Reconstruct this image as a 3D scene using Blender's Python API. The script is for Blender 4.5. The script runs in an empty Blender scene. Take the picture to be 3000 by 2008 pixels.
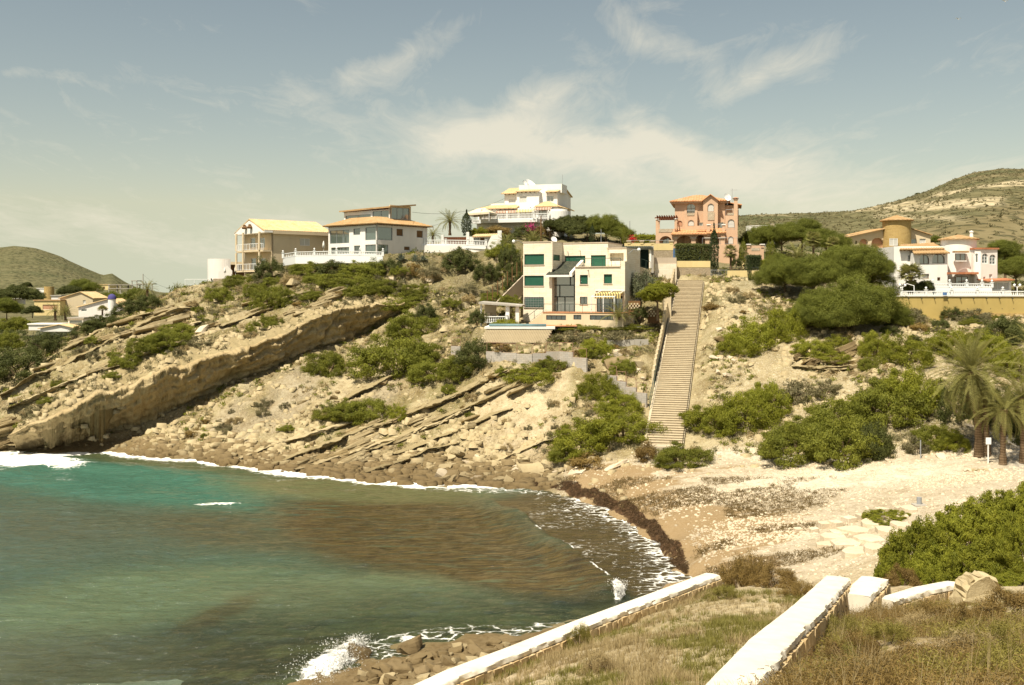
import bpy, bmesh, math, random
import numpy as np
from mathutils import Vector, Matrix

# ------------------------------------------------------------------ camera, sky, sun, exposure
SC = bpy.context.scene
COL = SC.collection
W, F, CX, HY, CH = 3000.0, 3000.0, 1500.0, 850.0, 18.0     # photo width, focal length in photo pixels, horizon row, eye height
cam_data = bpy.data.cameras.new("camera")
cam = bpy.data.objects.new("camera", cam_data); COL.objects.link(cam)
cam.location = (0, 0, CH); cam.rotation_euler = (math.pi/2, 0, 0)
cam_data.sensor_width = 36; cam_data.lens = 36.0*F/W
cam_data.shift_y = -(1004.0-HY)/W
cam_data.clip_start = 0.2; cam_data.clip_end = 9000
SC.camera = cam
SC.view_settings.view_transform = 'Standard'; SC.view_settings.look = 'None'
SC.view_settings.gamma = 1.0; SC.view_settings.use_curve_mapping = False
SC.view_settings.exposure = 0.6
SC.cycles.max_bounces = 5; SC.cycles.diffuse_bounces = 2; SC.cycles.glossy_bounces = 2; SC.cycles.transmission_bounces = 2; SC.cycles.caustics_reflective = False; SC.cycles.caustics_refractive = False; SC.cycles.transparent_max_bounces = 12
SC.cycles.use_denoising = True

SUN_EL, SUN_AZ = 60.0, 34.0        # elevation; degrees to the left of straight behind the camera
sx = -math.sin(math.radians(SUN_AZ))*math.cos(math.radians(SUN_EL))
sy = -math.cos(math.radians(SUN_AZ))*math.cos(math.radians(SUN_EL))
sz = math.sin(math.radians(SUN_EL))
sun_data = bpy.data.lights.new("sun", 'SUN'); sun_data.energy = 5.0; sun_data.angle = math.radians(0.53)
sun_data.color = (1.0, 0.92, 0.75)
sun = bpy.data.objects.new("sun", sun_data); COL.objects.link(sun)
sun.rotation_euler = Vector((sx, sy, sz)).to_track_quat('Z', 'Y').to_euler()
sun.location = (-40, -40, 90)

# ------------------------------------------------------------------ node helper
class NT:
    def __init__(s, tree): s.t = tree; s.t.nodes.clear()
    def n(s, typ, ins=None, out=0, **props):
        nd = s.t.nodes.new(typ)
        for k, v in props.items(): setattr(nd, k, v)
        for k, v in (ins or {}).items():
            sock = nd.inputs[k]
            if isinstance(v, bpy.types.NodeSocket): s.t.links.new(v, sock)
            else:
                if isinstance(v, (tuple, list)) and len(v) == 3 and sock.type == 'RGBA': v = (*v, 1)
                sock.default_value = v
        return nd.outputs[out] if out is not None else nd
    def math(s, op, a, b=0.0, c=0.0, clamp=False):
        return s.n('ShaderNodeMath', {0: a, 1: b, 2: c}, operation=op, use_clamp=clamp)
    def mix(s, fac, a, b, blend='MIX'):
        nd = s.t.nodes.new('ShaderNodeMix'); nd.data_type = 'RGBA'; nd.blend_type = blend
        for i, v in ((0, fac), (6, a), (7, b)):
            if isinstance(v, bpy.types.NodeSocket): s.t.links.new(v, nd.inputs[i])
            else:
                if isinstance(v, (tuple, list)) and len(v) == 3: v = (*v, 1)
                nd.inputs[i].default_value = v
        return nd.outputs[2]
    def ramp(s, fac, stops, interp='LINEAR'):
        nd = s.t.nodes.new('ShaderNodeValToRGB'); cr = nd.color_ramp; cr.interpolation = interp
        while len(cr.elements) > 1: cr.elements.remove(cr.elements[-1])
        for i, (p, c) in enumerate(stops):
            e = cr.elements[0] if i == 0 else cr.elements.new(p)
            e.position = p; e.color = (c, c, c, 1) if isinstance(c, (int, float)) else (*c, 1)
        s.t.links.new(fac, nd.inputs[0]); return nd.outputs[0]
    def noise(s, vec, scale, detail=4, rough=0.55, dist=0.0, out=0):
        ins = {'Scale': scale, 'Detail': detail, 'Roughness': rough, 'Distortion': dist}
        if vec is not None: ins['Vector'] = vec
        return s.n('ShaderNodeTexNoise', ins, out=out)

# ------------------------------------------------------------------ world: Nishita sky and thin cirrus
world = bpy.data.worlds.new("World"); SC.world = world; world.use_nodes = True
world.cycles.sampling_method = 'MANUAL'; world.cycles.sample_map_resolution = 256
w = NT(world.node_tree)
tc = w.n('ShaderNodeTexCoord', out=0)
sep = w.n('ShaderNodeSeparateXYZ', {0: tc}, out=None)
sdir_ = w.n('ShaderNodeVectorMath', {0: w.n('ShaderNodeCombineXYZ', {0: sep.outputs[0], 1: sep.outputs[1], 2: w.math('MAXIMUM', sep.outputs[2], 0.08)})}, operation='NORMALIZE')
sky = w.n('ShaderNodeTexSky', {'Vector': sdir_}, sky_type='NISHITA', sun_disc=False, sun_elevation=math.radians(SUN_EL),
          sun_rotation=math.radians(180+SUN_AZ), altitude=0, air_density=1.0, dust_density=0.95, ozone_density=1.0)
dz = w.math('MAXIMUM', sep.outputs[2], 0.02)
u = w.math('DIVIDE', sep.outputs[0], w.math('MAXIMUM', sep.outputs[1], 0.05))
v = w.math('DIVIDE', sep.outputs[2], w.math('MAXIMUM', sep.outputs[1], 0.05))
# cloud layer seen from below: project the direction on a plane high above
pu = w.math('DIVIDE', sep.outputs[0], w.math('ADD', dz, 0.10))
pv = w.math('DIVIDE', sep.outputs[1], w.math('ADD', dz, 0.10))
pvec = w.n('ShaderNodeCombineXYZ', {0: pu, 1: pv, 2: 0.0})
warp = w.n('ShaderNodeMapping', {'Vector': pvec, 'Rotation': (0, 0, 0.5), 'Scale': (1.0, 0.42, 1)})
n1 = w.noise(warp, 1.9, 4, 0.62, 1.1)
n2 = w.noise(warp, 5.5, 5, 0.68, 1.9)
wisp = w.math('ADD', w.math('MULTIPLY', n1, 0.55), w.math('MULTIPLY', n2, 0.45))
uvv = w.n('ShaderNodeCombineXYZ', {0: u, 1: v, 2: 0.0})
wuv = w.n('ShaderNodeVectorMath', {0: uvv, 1: w.n('ShaderNodeVectorMath', {0: w.n('ShaderNodeVectorMath', {0: w.noise(uvv, 9.0, 1.5, 0.6, out=1), 1: (0.5, 0.5, 0.5)}, operation='SUBTRACT'), 'Scale': 0.09}, operation='SCALE')}, operation='ADD')
ws = w.n('ShaderNodeSeparateXYZ', {0: wuv}, out=None)
def bank(cu, cv, ru, rv, rot, amp):
    """a cirrus bank: an elliptical patch of the cloud layer in the direction (u, v)"""
    du = w.math('SUBTRACT', ws.outputs[0], cu); dv = w.math('SUBTRACT', ws.outputs[1], cv)
    c, s_ = math.cos(rot), math.sin(rot)
    a = w.math('DIVIDE', w.math('ADD', w.math('MULTIPLY', du, c), w.math('MULTIPLY', dv, s_)), ru)
    b = w.math('DIVIDE', w.math('ADD', w.math('MULTIPLY', du, -s_), w.math('MULTIPLY', dv, c)), rv)
    r2 = w.math('ADD', w.math('MULTIPLY', a, a), w.math('MULTIPLY', b, b))
    return w.math('MULTIPLY', w.math('EXPONENT', w.math('MULTIPLY', r2, -1.0)), amp)
banks = None
for args in [(0.03, 0.135, 0.19, 0.032, -0.10, 0.40), (0.00, 0.170, 0.085, 0.026, 0.45, 0.34), (0.19, 0.122, 0.13, 0.022, -0.16, 0.34),
             (-0.125, 0.222, 0.075, 0.020, 0.38, 0.26), (0.155, 0.246, 0.075, 0.022, -0.22, 0.28), (0.245, 0.210, 0.085, 0.020, 0.22, 0.28),
             (-0.30, 0.050, 0.20, 0.022, -0.05, 0.20), (0.32, 0.150, 0.10, 0.018, 0.2, 0.13), (-0.46, 0.208, 0.07, 0.010, 0.1, 0.13), (0.0, 0.06, 0.6, 0.035, 0, 0.14), (0.42, 0.10, 0.14, 0.022, 0.1, 0.16)]:
    b = bank(*args); banks = b if banks is None else w.math('ADD', banks, b)
dens = w.math('MULTIPLY', w.math('ADD', wisp, banks), w.n('ShaderNodeMapRange', {0: sep.outputs[2], 1: -0.01, 2: 0.05, 3: 0.6, 4: 1.0}))
dens = w.ramp(dens, [(0.0, 0.0), (0.56, 0.0), (0.74, 0.36), (0.95, 0.88), (1.0, 0.95)])
tint = w.mix(1.0, sky, (1.01, .82, .59), 'MULTIPLY')
cloud = w.mix(w.math('MULTIPLY', dens, 0.82), tint, (5.9, 5.45, 4.35))
bg = w.n('ShaderNodeBackground', {'Color': cloud, 'Strength': 0.10})
w.n('ShaderNodeOutputWorld', {'Surface': bg}, out=None)

# ------------------------------------------------------------------ object helpers
WB = {}                                     # things whose parts are modelled in world coordinates: name -> base point
def link(o, parent=None):
    COL.objects.link(o)
    if parent is not None:
        o.parent = parent
        if parent.name in WB: o.matrix_parent_inverse = Matrix.Translation(-Vector(WB[parent.name]))
    return o
def wempty(name, loc, label=None, cat=None, group=None):
    o = empty(name, loc, 0.0, label, cat, group); WB[o.name] = tuple(loc); return o
def tag(o, label=None, cat=None, group=None, kind=None):
    if label: o["label"] = label
    if cat: o["category"] = cat
    if group: o["group"] = group
    if kind or cat: o["kind"] = kind or 'thing'
    return o
def empty(name, loc, rz=0.0, label=None, cat=None, group=None):
    o = bpy.data.objects.new(name, None); o.location = loc; o.rotation_euler = (0, 0, rz); o.empty_display_size = 0.3
    link(o); return tag(o, label, cat, group)
def mesh_np(name, V, Fc, mat=None, smooth=False, attrs=None, mids=None):
    """fast mesh from arrays: V (n,3), Fc (m,k)"""
    V = np.asarray(V, dtype=np.float32); Fc = np.asarray(Fc, dtype=np.int32)
    me = bpy.data.meshes.new(name); m, k = Fc.shape
    me.vertices.add(len(V)); me.vertices.foreach_set("co", V.ravel())
    me.loops.add(m*k); me.loops.foreach_set("vertex_index", Fc.ravel())
    me.polygons.add(m); me.polygons.foreach_set("loop_start", np.arange(0, m*k, k, dtype=np.int32))
    me.update(calc_edges=True)
    if smooth: me.polygons.foreach_set("use_smooth", np.ones(m, dtype=bool))
    for an, arr in (attrs or {}).items():
        arr = np.asarray(arr, dtype=np.float32)
        if arr.ndim == 1:
            a = me.attributes.new(an, 'FLOAT', 'POINT'); a.data.foreach_set("value", arr)
        else:
            if arr.shape[1] == 3: arr = np.hstack([arr, np.ones((len(arr), 1), np.float32)])
            a = me.attributes.new(an, 'FLOAT_COLOR', 'POINT'); a.data.foreach_set("color", arr.ravel())
    for mm in (mat if isinstance(mat, (list, tuple)) else [mat]):
        if mm is not None: me.materials.append(mm)
    if mids is not None: me.polygons.foreach_set("material_index", np.asarray(mids, dtype=np.int32))
    me.validate(); return me
def obj_np(name, V, Fc, mat=None, parent=None, **kw):
    return link(bpy.data.objects.new(name, mesh_np(name, V, Fc, mat, **kw)), parent)

class MB:
    """collects boxes, prisms, tubes into one mesh"""
    def __init__(s): s.v = []; s.f = []
    def add(s, vs, fs):
        b = len(s.v); s.v += [tuple(p) for p in vs]; s.f += [tuple(b+i for i in f) for f in fs]; return s
    def box(s, x0, x1, y0, y1, z0, z1):
        vs = [(x0, y0, z0), (x1, y0, z0), (x1, y1, z0), (x0, y1, z0), (x0, y0, z1), (x1, y0, z1), (x1, y1, z1), (x0, y1, z1)]
        return s.add(vs, [(3, 2, 1, 0), (4, 5, 6, 7), (0, 1, 5, 4), (1, 2, 6, 5), (2, 3, 7, 6), (3, 0, 4, 7)])
    def hexa(s, p):
        return s.add(p, [(3, 2, 1, 0), (4, 5, 6, 7), (0, 1, 5, 4), (1, 2, 6, 5), (2, 3, 7, 6), (3, 0, 4, 7)])
    def prism(s, poly, axis, a, b):
        """extrude a 2D polygon along axis ('x','y','z') from a to b"""
        def P(p, t): return {'x': (t, p[0], p[1]), 'y': (p[0], t, p[1]), 'z': (p[0], p[1], t)}[axis]
        n = len(poly); vs = [P(p, a) for p in poly]+[P(p, b) for p in poly]
        return s.add(vs, [tuple(range(n))[::-1], tuple(range(n, 2*n))]+[(i, (i+1) % n, n+(i+1) % n, n+i) for i in range(n)])
    def tube(s, p, q, r, n=6, r2=None):
        p, q = Vector(p), Vector(q); d = (q-p).normalized(); a = d.orthogonal().normalized(); b = d.cross(a)
        r2 = r if r2 is None else r2
        vs = [p+(a*math.cos(t)+b*math.sin(t))*r for t in [2*math.pi*i/n for i in range(n)]]
        vs += [q+(a*math.cos(t)+b*math.sin(t))*r2 for t in [2*math.pi*i/n for i in range(n)]]
        return s.add(vs, [tuple(range(n))[::-1], tuple(range(n, 2*n))]+[(i, (i+1) % n, n+(i+1) % n, n+i) for i in range(n)])
    def lathe(s, prof, c=(0, 0, 0), n=16, a0=0.0, a1=2*math.pi, close=True):
        """profile [(r,z)...] turned about z at c"""
        full = abs(a1-a0-2*math.pi) < 1e-6; m = n if full else n+1; vs = []; fs = []
        for r, z in prof:
            for i in range(m):
                t = a0+(a1-a0)*i/n; vs.append((c[0]+r*math.cos(t), c[1]+r*math.sin(t), c[2]+z))
        for j in range(len(prof)-1):
            for i in range(n):
                k = (i+1) % m if full else i+1
                fs.append((j*m+i, j*m+k, (j+1)*m+k, (j+1)*m+i))
        return s.add(vs, fs)
    def build(s, name, mat, parent=None, smooth=False, kind=None, bevel=0.0):
        me = bpy.data.meshes.new(name); me.from_pydata(s.v, [], s.f); me.update()
        if mat is not None: me.materials.append(mat)
        bm = bmesh.new(); bm.from_mesh(me); bmesh.ops.recalc_face_normals(bm, faces=bm.faces)
        if bevel > 0: bmesh.ops.bevel(bm, geom=bm.edges[:], offset=bevel, segments=1, affect='EDGES')
        bm.to_mesh(me); bm.free()
        if smooth: me.polygons.foreach_set("use_smooth", np.ones(len(me.polygons), dtype=bool))
        o = link(bpy.data.objects.new(name, me), parent)
        if kind: o["kind"] = kind
        return o
def copy_tree(o, parent=None):
    c = o.copy(); COL.objects.link(c); c.parent = parent
    for ch in list(o.children): copy_tree(ch, c)
    return c

def P3(px, py, d): return ((px-CX)/F*d, d, CH-(py-HY)/F*d)
def Pz(px, py, z): return P3(px, py, (CH-z)*F/(py-HY))

# ------------------------------------------------------------------ numpy noise
def _hash(ix, iy, seed):
    h = (ix.astype(np.int64)*374761393 + iy.astype(np.int64)*668265263 + seed*974634777) & 0xFFFFFFFF
    h = ((h ^ (h >> 13))*1274126177) & 0xFFFFFFFF
    return ((h ^ (h >> 16)) & 0xFFFFFF).astype(np.float32)/0xFFFFFF
def vnoise(x, y, seed=0):
    ix, iy = np.floor(x), np.floor(y); fx, fy = x-ix, y-iy
    fx = fx*fx*fx*(fx*(fx*6-15)+10); fy = fy*fy*fy*(fy*(fy*6-15)+10)
    a, b, c, d = _hash(ix, iy, seed), _hash(ix+1, iy, seed), _hash(ix, iy+1, seed), _hash(ix+1, iy+1, seed)
    return (a+(b-a)*fx)*(1-fy)+(c+(d-c)*fx)*fy
def fbm(x, y, octs=4, seed=0, gain=0.5, ridged=False):
    s, a, t = 0, 1.0, 0
    for o in range(octs):
        n = vnoise(x*2**o+17.3*o, y*2**o-9.1*o, seed+o)*2-1
        s = s+a*((1-2*np.abs(n)) if ridged else n); t += a; a *= gain
    return s/t
def sstep(a, b, x):
    t = np.clip((x-a)/(b-a), 0, 1); return t*t*(3-2*t)
# ------------------------------------------------------------------ the lie of the land: surveyed points, interpolated
def pd(*L): return [P3(*p) for p in L]
def pz(*L): return [Pz(*p) for p in L]
shore_px = [(-160, 1318), (0, 1326), (150, 1332), (300, 1322), (450, 1338), (600, 1348), (800, 1378), (950, 1395), (1100, 1412), (1250, 1424), (1400, 1424),
            (1520, 1428), (1600, 1436), (1700, 1455), (1800, 1492), (1900, 1542), (1955, 1590), (2005, 1645), (2030, 1690), (1960, 1760), (1800, 1800), (1600, 1835), (1480, 1862), (1250, 1890), (1050, 1930), (900, 1990), (850, 2040)]
SH = np.array([Pz(x, y, 0)[:2] for x, y in shore_px])
seab = []
for i in range(len(SH)):                      # sea bed falls away from the shore
    a, b = SH[max(i-1, 0)], SH[min(i+1, len(SH)-1)]; t = (b-a)/np.linalg.norm(b-a); nrm = np.array([t[1], -t[0]])
    near = i > 17
    for dist, zz in (((3, -0.5), (8, -1.0), (16, -1.7)) if near else ((3, -0.9), (8, -2.0), (16, -3.0))):
        q = SH[i]+nrm*dist
        seab.append((q[0], q[1], zz))
seab = [p for p in seab if min(np.hypot(SH[:, 0]-p[0], SH[:, 1]-p[1])) > 2.6]
seab += [(-30, 70, -3.5), (-50, 80, -4), (-20, 60, -2.6), (-60, 60, -5), (-40, 45, -4), (-90, 90, -6), (-90, 40, -6), (-15, 75, -2.5), (-30, 95, -3.2)]
shared = [(p[0], p[1], 0.0) for p in SH] + seab
shared += pd((600, 1300, 111.5), (800, 1300, 108), (800, 1220, 114), (1000, 1330, 105.5), (1000, 1250, 110), (1000, 1170, 116),
    (1200, 1350, 103.5), (1200, 1250, 109), (1200, 1150, 115), (1200, 1050, 122), (1290, 950, 129), (1290, 870, 136), (1200, 790, 143), (1180, 756, 148),
    (1400, 1370, 101), (1400, 1280, 105), (1400, 1180, 110), (1400, 1080, 115.5), (1400, 1005, 120), (1400, 950, 125), (1420, 870, 137), (1400, 770, 149), (1460, 740, 152),
    (1600, 1385, 98), (1600, 1280, 102), (1600, 1180, 107), (1600, 1080, 112), (1600, 1012, 116.5), (1420, 1016, 116.2), (1500, 1017, 116.1), (1580, 1017, 116.0), (1600, 955, 123),
    (1750, 1340, 96), (1750, 1220, 102), (1750, 1100, 109), (1750, 1010, 115), (1750, 955, 123), (1700, 770, 146), (1850, 740, 152),
    (1850, 1340, 94.5), (1850, 1200, 102.5), (1850, 1080, 109.5), (1850, 985, 117), (1870, 955, 122),
    (2150, 1300, 93), (2150, 1160, 102), (2150, 1020, 113), (2150, 920, 121), (2150, 830, 134),
    (2350, 1325, 89), (2350, 1200, 97), (2350, 1080, 106), (2350, 980, 114), (2350, 880, 125), (2350, 800, 138),
    (2550, 1335, 86), (2550, 1220, 93), (2550, 1090, 102), (2550, 1000, 109), (2550, 925, 118),
    (2750, 1340, 84), (2750, 1250, 89), (2750, 1110, 98), (2750, 1000, 107), (2750, 935, 119),
    (2950, 1335, 83), (2950, 1260, 86), (2950, 1110, 97), (2950, 1000, 106), (2950, 940, 119),
    (3200, 1335, 82), (3200, 1240, 87), (3200, 1100, 97), (3200, 1000, 106), (3200, 930, 119), (3500, 1300, 80), (3500, 1150, 95), (3500, 950, 118),
    (2800, 865, 131), (2950, 865, 131), (2650, 870, 130), (3200, 862, 131), (2800, 855, 150), (2600, 775, 168), (2450, 770, 170), (2250, 740, 172), (2100, 745, 170), (1950, 745, 168), (2050, 780, 152), (2200, 790, 148),
    (1880, 730, 165), (1500, 690, 190), (1400, 690, 186), (1650, 690, 188), (1560, 715, 172), (1300, 735, 165), (1100, 745, 156), (1000, 755, 156), (1250, 720, 185), (900, 770, 165),
    (1000, 740, 185), (2300, 730, 200), (2700, 790, 190), (3000, 800, 180), (3300, 820, 170), (1800, 690, 200))
# beach and its road
shared += pz((1640, 1420, .6), (1720, 1440, .7), (1820, 1470, .9), (1920, 1520, .9), (1990, 1580, .9), (2050, 1640, .9), (2100, 1690, 1.0),
    (1850, 1440, 1.2), (1700, 1400, 1.3), (2000, 1500, 1.3), (2100, 1600, 1.2), (2150, 1400, 2.4), (1950, 1390, 2.2), (2400, 1400, 3.0), (2400, 1550, 1.9), (2300, 1650, 1.5), (2250, 1500, 1.7),
    (2700, 1400, 3.7), (2600, 1480, 2.9), (2700, 1480, 3.3), (2200, 1335, 3.1), (1850, 1365, 2.3), (2450, 1700, 1.9), (2500, 1600, 2.2), (2850, 1440, 4.0), (2900, 1500, 4.0), (2650, 1580, 2.8))
shared += pd((2850, 1362, 80), (2950, 1366, 79.5), (3100, 1368, 79), (3300, 1370, 78))
# the near slope, the walled path and the drop to the water
shared += [(0, 0, 16.4), (-6, 2, 15.8), (8, 0, 16.8), (16, 4, 16.5), (-14, 4, 13.5)]
shared += pd((2950, 2000, 9), (2600, 2000, 10), (2258, 2030, 14.0), (1950, 2010, 16.5), (1700, 2010, 19), (1500, 2010, 22.6), (1180, 2080, 22.2), (1330, 2035, 23.5), (1500, 1968, 25.5), (1700, 1885, 28.1), (1900, 1802, 31.2), (2070, 1738, 34.3), (2150, 1725, 34.6),
    (2200, 1770, 29.5), (2300, 1775, 28), (2405, 1830, 24.0), (2490, 1800, 26.8), (2580, 1790, 26.8), (2700, 1785, 26.2), (2850, 1780, 23.5), (3000, 1790, 22), (3000, 1900, 14), (2750, 1900, 15), (2600, 1880, 16.5), (2372, 1950, 17.0), (3300, 1900, 14), (3300, 1780, 22),
    (1800, 1900, 22.5), (2050, 1850, 24), (1750, 1960, 19.8))
shared += [(-3.6, 25.6, 7.2), (-1.2, 28.6, 6.6), (1.5, 32.0, 6.3), (4.5, 35.6, 6.2), (7.0, 38.2, 6.0), (-5.5, 28, 3.6), (-3.2, 32, 3.0), (0, 37, 2.6), (3.4, 41, 2.5), (6.5, 44, 2.4), (-7.5, 22, 6), (-10, 28, 1.5), (-12, 20, 4),
    (-7, 40.5, 1.1), (-3.5, 43, 1.2), (0, 46, 1.1), (-10, 38, .7), (5, 50, 1.4), (9, 53, 1.5), (10, 42, 4.6), (12, 47, 3.2), (15, 40, 5.6), (17, 45, 4.5), (20, 50, 4.2), (14, 33, 8.4), (20, 36, 7.8), (25, 45, 6.2), (26, 55, 5.2), (30, 62, 5.0), (22, 60, 3.2),
    (40, 60, 6.5), (40, 45, 8.5), (50, 75, 6), (45, 30, 12)]
lipA = [(40, 1330, 113.2), (120, 1328, 113.4), (200, 1318, 114.5), (300, 1285, 116.5), (450, 1238, 119), (560, 1186, 121), (750, 1095, 125.5), (950, 1018, 131.5), (1060, 985, 134), (1180, 905, 134)]
lipB = [(40, 1262, 112.0), (100, 1228, 112.2), (200, 1188, 113.2), (300, 1140, 114.8), (450, 1095, 117), (560, 1052, 119), (750, 1000, 123.6), (950, 925, 129.8), (1060, 892, 132.5), (1180, 880, 134.2)]
lowpts = pd(*lipA) + pd((450, 1290, 114.5), (600, 1215, 117.5), (700, 1200, 117), (850, 1140, 120), (900, 1070, 126), (1000, 1060, 126.5), (1080, 1010, 130), (1180, 960, 130))
uppts = pd(*lipB) + pd((0, 1235, 115), (0, 1140, 125), (100, 1052, 129), (250, 962, 136), (400, 897, 143), (540, 845, 150), (200, 1100, 122), (350, 1030, 127), (500, 960, 133), (650, 900, 138),
    (650, 860, 146), (800, 940, 131), (800, 860, 138), (800, 800, 148), (1000, 850, 138), (1000, 790, 146), (1150, 810, 142), (700, 812, 153), (-160, 1240, 122), (-160, 1290, 116), (620, 835, 152))
back = [(-80, 140, 1.5), (-75, 155, 5), (-62, 160, 9), (-55, 172, 12.5), (-40, 175, 18.5), (-88, 122, -2), (-100, 140, -2), (-120, 120, -4), (-85, 180, 7), (-70, 200, 9), (-110, 200, 6), (-95, 165, 4), (-50, 200, 15), (-30, 200, 22),
        (0, 230, 25), (40, 230, 25), (80, 230, 24), (-40, 250, 17), (-80, 250, 9), (-120, 250, 8), (120, 200, 24), (110, 120, 15), (90, 90, 9)]
def rbf(pts):
    p = np.array(pts, dtype=np.float64); x, y = p[:, 0], p[:, 1]; n = len(p)
    A = np.hypot(x[:, None]-x, y[:, None]-y); A[np.arange(n), np.arange(n)] -= 0.12
    M = np.zeros((n+3, n+3)); M[:n, :n] = A; M[:n, n] = 1; M[:n, n+1] = x; M[:n, n+2] = y; M[n:, :n] = M[:n, n:].T
    s = np.linalg.solve(M, np.concatenate([p[:, 2], [0, 0, 0]]))
    def ev(X, Y):
        sh = X.shape; X, Y = X.ravel(), Y.ravel(); out = np.empty(len(X))
        for i in range(0, len(X), 40000):
            a, b = X[i:i+40000], Y[i:i+40000]
            out[i:i+40000] = np.sqrt((a[:, None]-x)**2+(b[:, None]-y)**2) @ s[:n] + s[n]+s[n+1]*a+s[n+2]*b
        return out.reshape(sh)
    return ev
zlow, zup = rbf(shared+lowpts+back), rbf(shared+uppts+back)
LA, LB = np.array(pd(*lipA)), np.array(pd(*lipB))
def polydist(X, Y, PL):
    """signed distance (positive = left of the direction of travel) and parameter along the polyline"""
    best = np.full(X.shape, 1e9); sg = np.zeros(X.shape); par = np.zeros(X.shape)
    for i in range(len(PL)-1):
        ax, ay = PL[i][:2]; bx, by = PL[i+1][:2]; dx, dy = bx-ax, by-ay; L2 = dx*dx+dy*dy
        t = np.clip(((X-ax)*dx+(Y-ay)*dy)/L2, 0, 1); ex, ey = X-ax-t*dx, Y-ay-t*dy; d = np.hypot(ex, ey)
        m = d < best; best = np.where(m, d, best); sg = np.where(m, np.sign(dx*(Y-ay)-dy*(X-ax)), sg); par = np.where(m, i+t, par)
    return best*sg, par
BN = np.array([-.436, .26, .863])          # the limestone beds dip towards the water
# stairs (needed by the ground below them)
ST0, ST1 = np.array(P3(1945, 1302, 94.0)), np.array(P3(2024, 822, 137.0)); ST_W = 3.3; ST_N = 92
def stair_uv(X, Y):
    d = ST1[:2]-ST0[:2]; L = np.linalg.norm(d); d = d/L
    return (X-ST0[0])*d[0]+(Y-ST0[1])*d[1], (X-ST0[0])*d[1]-(Y-ST0[1])*d[0], L
def proj(X, Y, Z): return CX+X/Y*F, HY-(Z-CH)/Y*F
# level building plots: (centre x, y, half x, half y, height)
PLOTS = [((1690-CX)/F*127, 129, 7.5, 7.5, 14.2), ((1640-CX)/F*122.5, 123.0, 9.8, 1.9, 13.75)]
def ground_noise_free(X, Y):
    s, par = polydist(X, Y, LB)
    k = sstep(2.7, 4.2, s)
    return zlow(X, Y)*(1-k)+zup(X, Y)*k, s, par
def ground(X, Y):
    Z, s, par = ground_noise_free(X, Y)
    px, py = proj(X, np.maximum(Y, 1), Z)
    land = sstep(0.3, 2.0, Z)
    far = sstep(52, 60, Y)
    beach = far*sstep(1330, 1370, py)*sstep(1560, 1700, px)*(Y < 100)
    beach = np.maximum(beach, far*sstep(1295, 1330, py)*sstep(2050, 2120, px)*(Y < 96))
    road = sstep(2.2, 1.0, np.abs(Z-4.6))*sstep(74, 77, Y)*sstep(36, 42, X)*(Y < 88)
    calm = np.clip(np.maximum(beach, road*0.8), 0, 1)
    rough = land*(1-0.93*calm)
    # strata: the surface steps from bed to bed
    q = BN[0]*X+BN[1]*Y+BN[2]*Z + 0.5*fbm(X*.09, Y*.09, 3, 5)
    left = sstep(1900, 1500, px)*far
    t = q/1.9; fr = t-np.floor(t); saw = fr - sstep(0.80, 1.0, fr)
    t2 = q/0.62; fr2 = t2-np.floor(t2); saw2 = fr2 - sstep(0.7, 1.0, fr2)
    mdl = sstep(0.35, 0.6, vnoise(X*.07, Y*.07, 31))
    Z = Z - rough*left*(1.25*(saw-.3)*(0.3+0.7*mdl) + 0.34*(saw2-.3))
    Z = Z + rough*far*(0.55*fbm(X*.16, Y*.16, 4, 2)+0.20*fbm(X*.8, Y*.8, 3, 9, ridged=True)+0.12*fbm(X*2.1, Y*2.1, 2, 12))
    Z = Z + (1-far)*land*(0.16*fbm(X*.45, Y*.45, 4, 40)+0.05*fbm(X*2.6, Y*2.6, 3, 43))
    Z = Z + beach*(0.10*fbm(X*.18, Y*.18, 3, 20)+0.035*fbm(X*1.1, Y*1.1, 3, 21))
    under = (1-land)
    Z = Z + under*(0.28*fbm(X*.5, Y*.5, 4, 60)+0.20*fbm(X*1.5, Y*1.5, 3, 61))*sstep(0.6, -0.3, Z)
    # ground follows the stairs
    a, b, L = stair_uv(X, Y)
    k = sstep(3.6, 1.9, np.abs(b))*sstep(-2.5, 0, a)*sstep(L+3, L, a)
    Z = Z*(1-k)+k*(ST0[2]+(ST1[2]-ST0[2])*np.clip(a/L, 0, 1)-0.55)
    for cx, cy, hx, hy, zz in PLOTS:
        k = sstep(1.2, 0, np.maximum(np.abs(X-cx)-hx, np.abs(Y-cy)-hy)); Z = Z*(1-k)+k*(zz-0.12)
    return Z, dict(beach=beach, left=left, s=s, par=par, land=land, q=q, far=far, road=road)
class Grid:
    def __init__(g, x0, x1, y0, y1, st):
        g.x0, g.y0, g.st = x0, y0, st; g.nx, g.ny = int((x1-x0)/st)+1, int((y1-y0)/st)+1
        g.X, g.Y = np.meshgrid(x0+np.arange(g.nx)*st, y0+np.arange(g.ny)*st)
        g.Z, g.A = ground(g.X, g.Y)
    def has(g, x, y): return (x > g.x0+g.st) & (y > g.y0+g.st) & (x < g.x0+(g.nx-2)*g.st) & (y < g.y0+(g.ny-2)*g.st)
    def samp(g, x, y, arr=None):
        arr = g.Z if arr is None else arr
        u = np.clip((np.asarray(x)-g.x0)/g.st, 0, g.nx-1.001); v = np.clip((np.asarray(y)-g.y0)/g.st, 0, g.ny-1.001)
        i, j = u.astype(int), v.astype(int); a, b = u-i, v-j
        return (arr[j, i]*(1-a)+arr[j, i+1]*a)*(1-b)+(arr[j+1, i]*(1-a)+arr[j+1, i+1]*a)*b
    def faces(g):
        i = np.arange(g.nx*g.ny).reshape(g.ny, g.nx)
        return np.stack([i[:-1, :-1], i[:-1, 1:], i[1:, 1:], i[1:, :-1]], -1).reshape(-1, 4)
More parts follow.
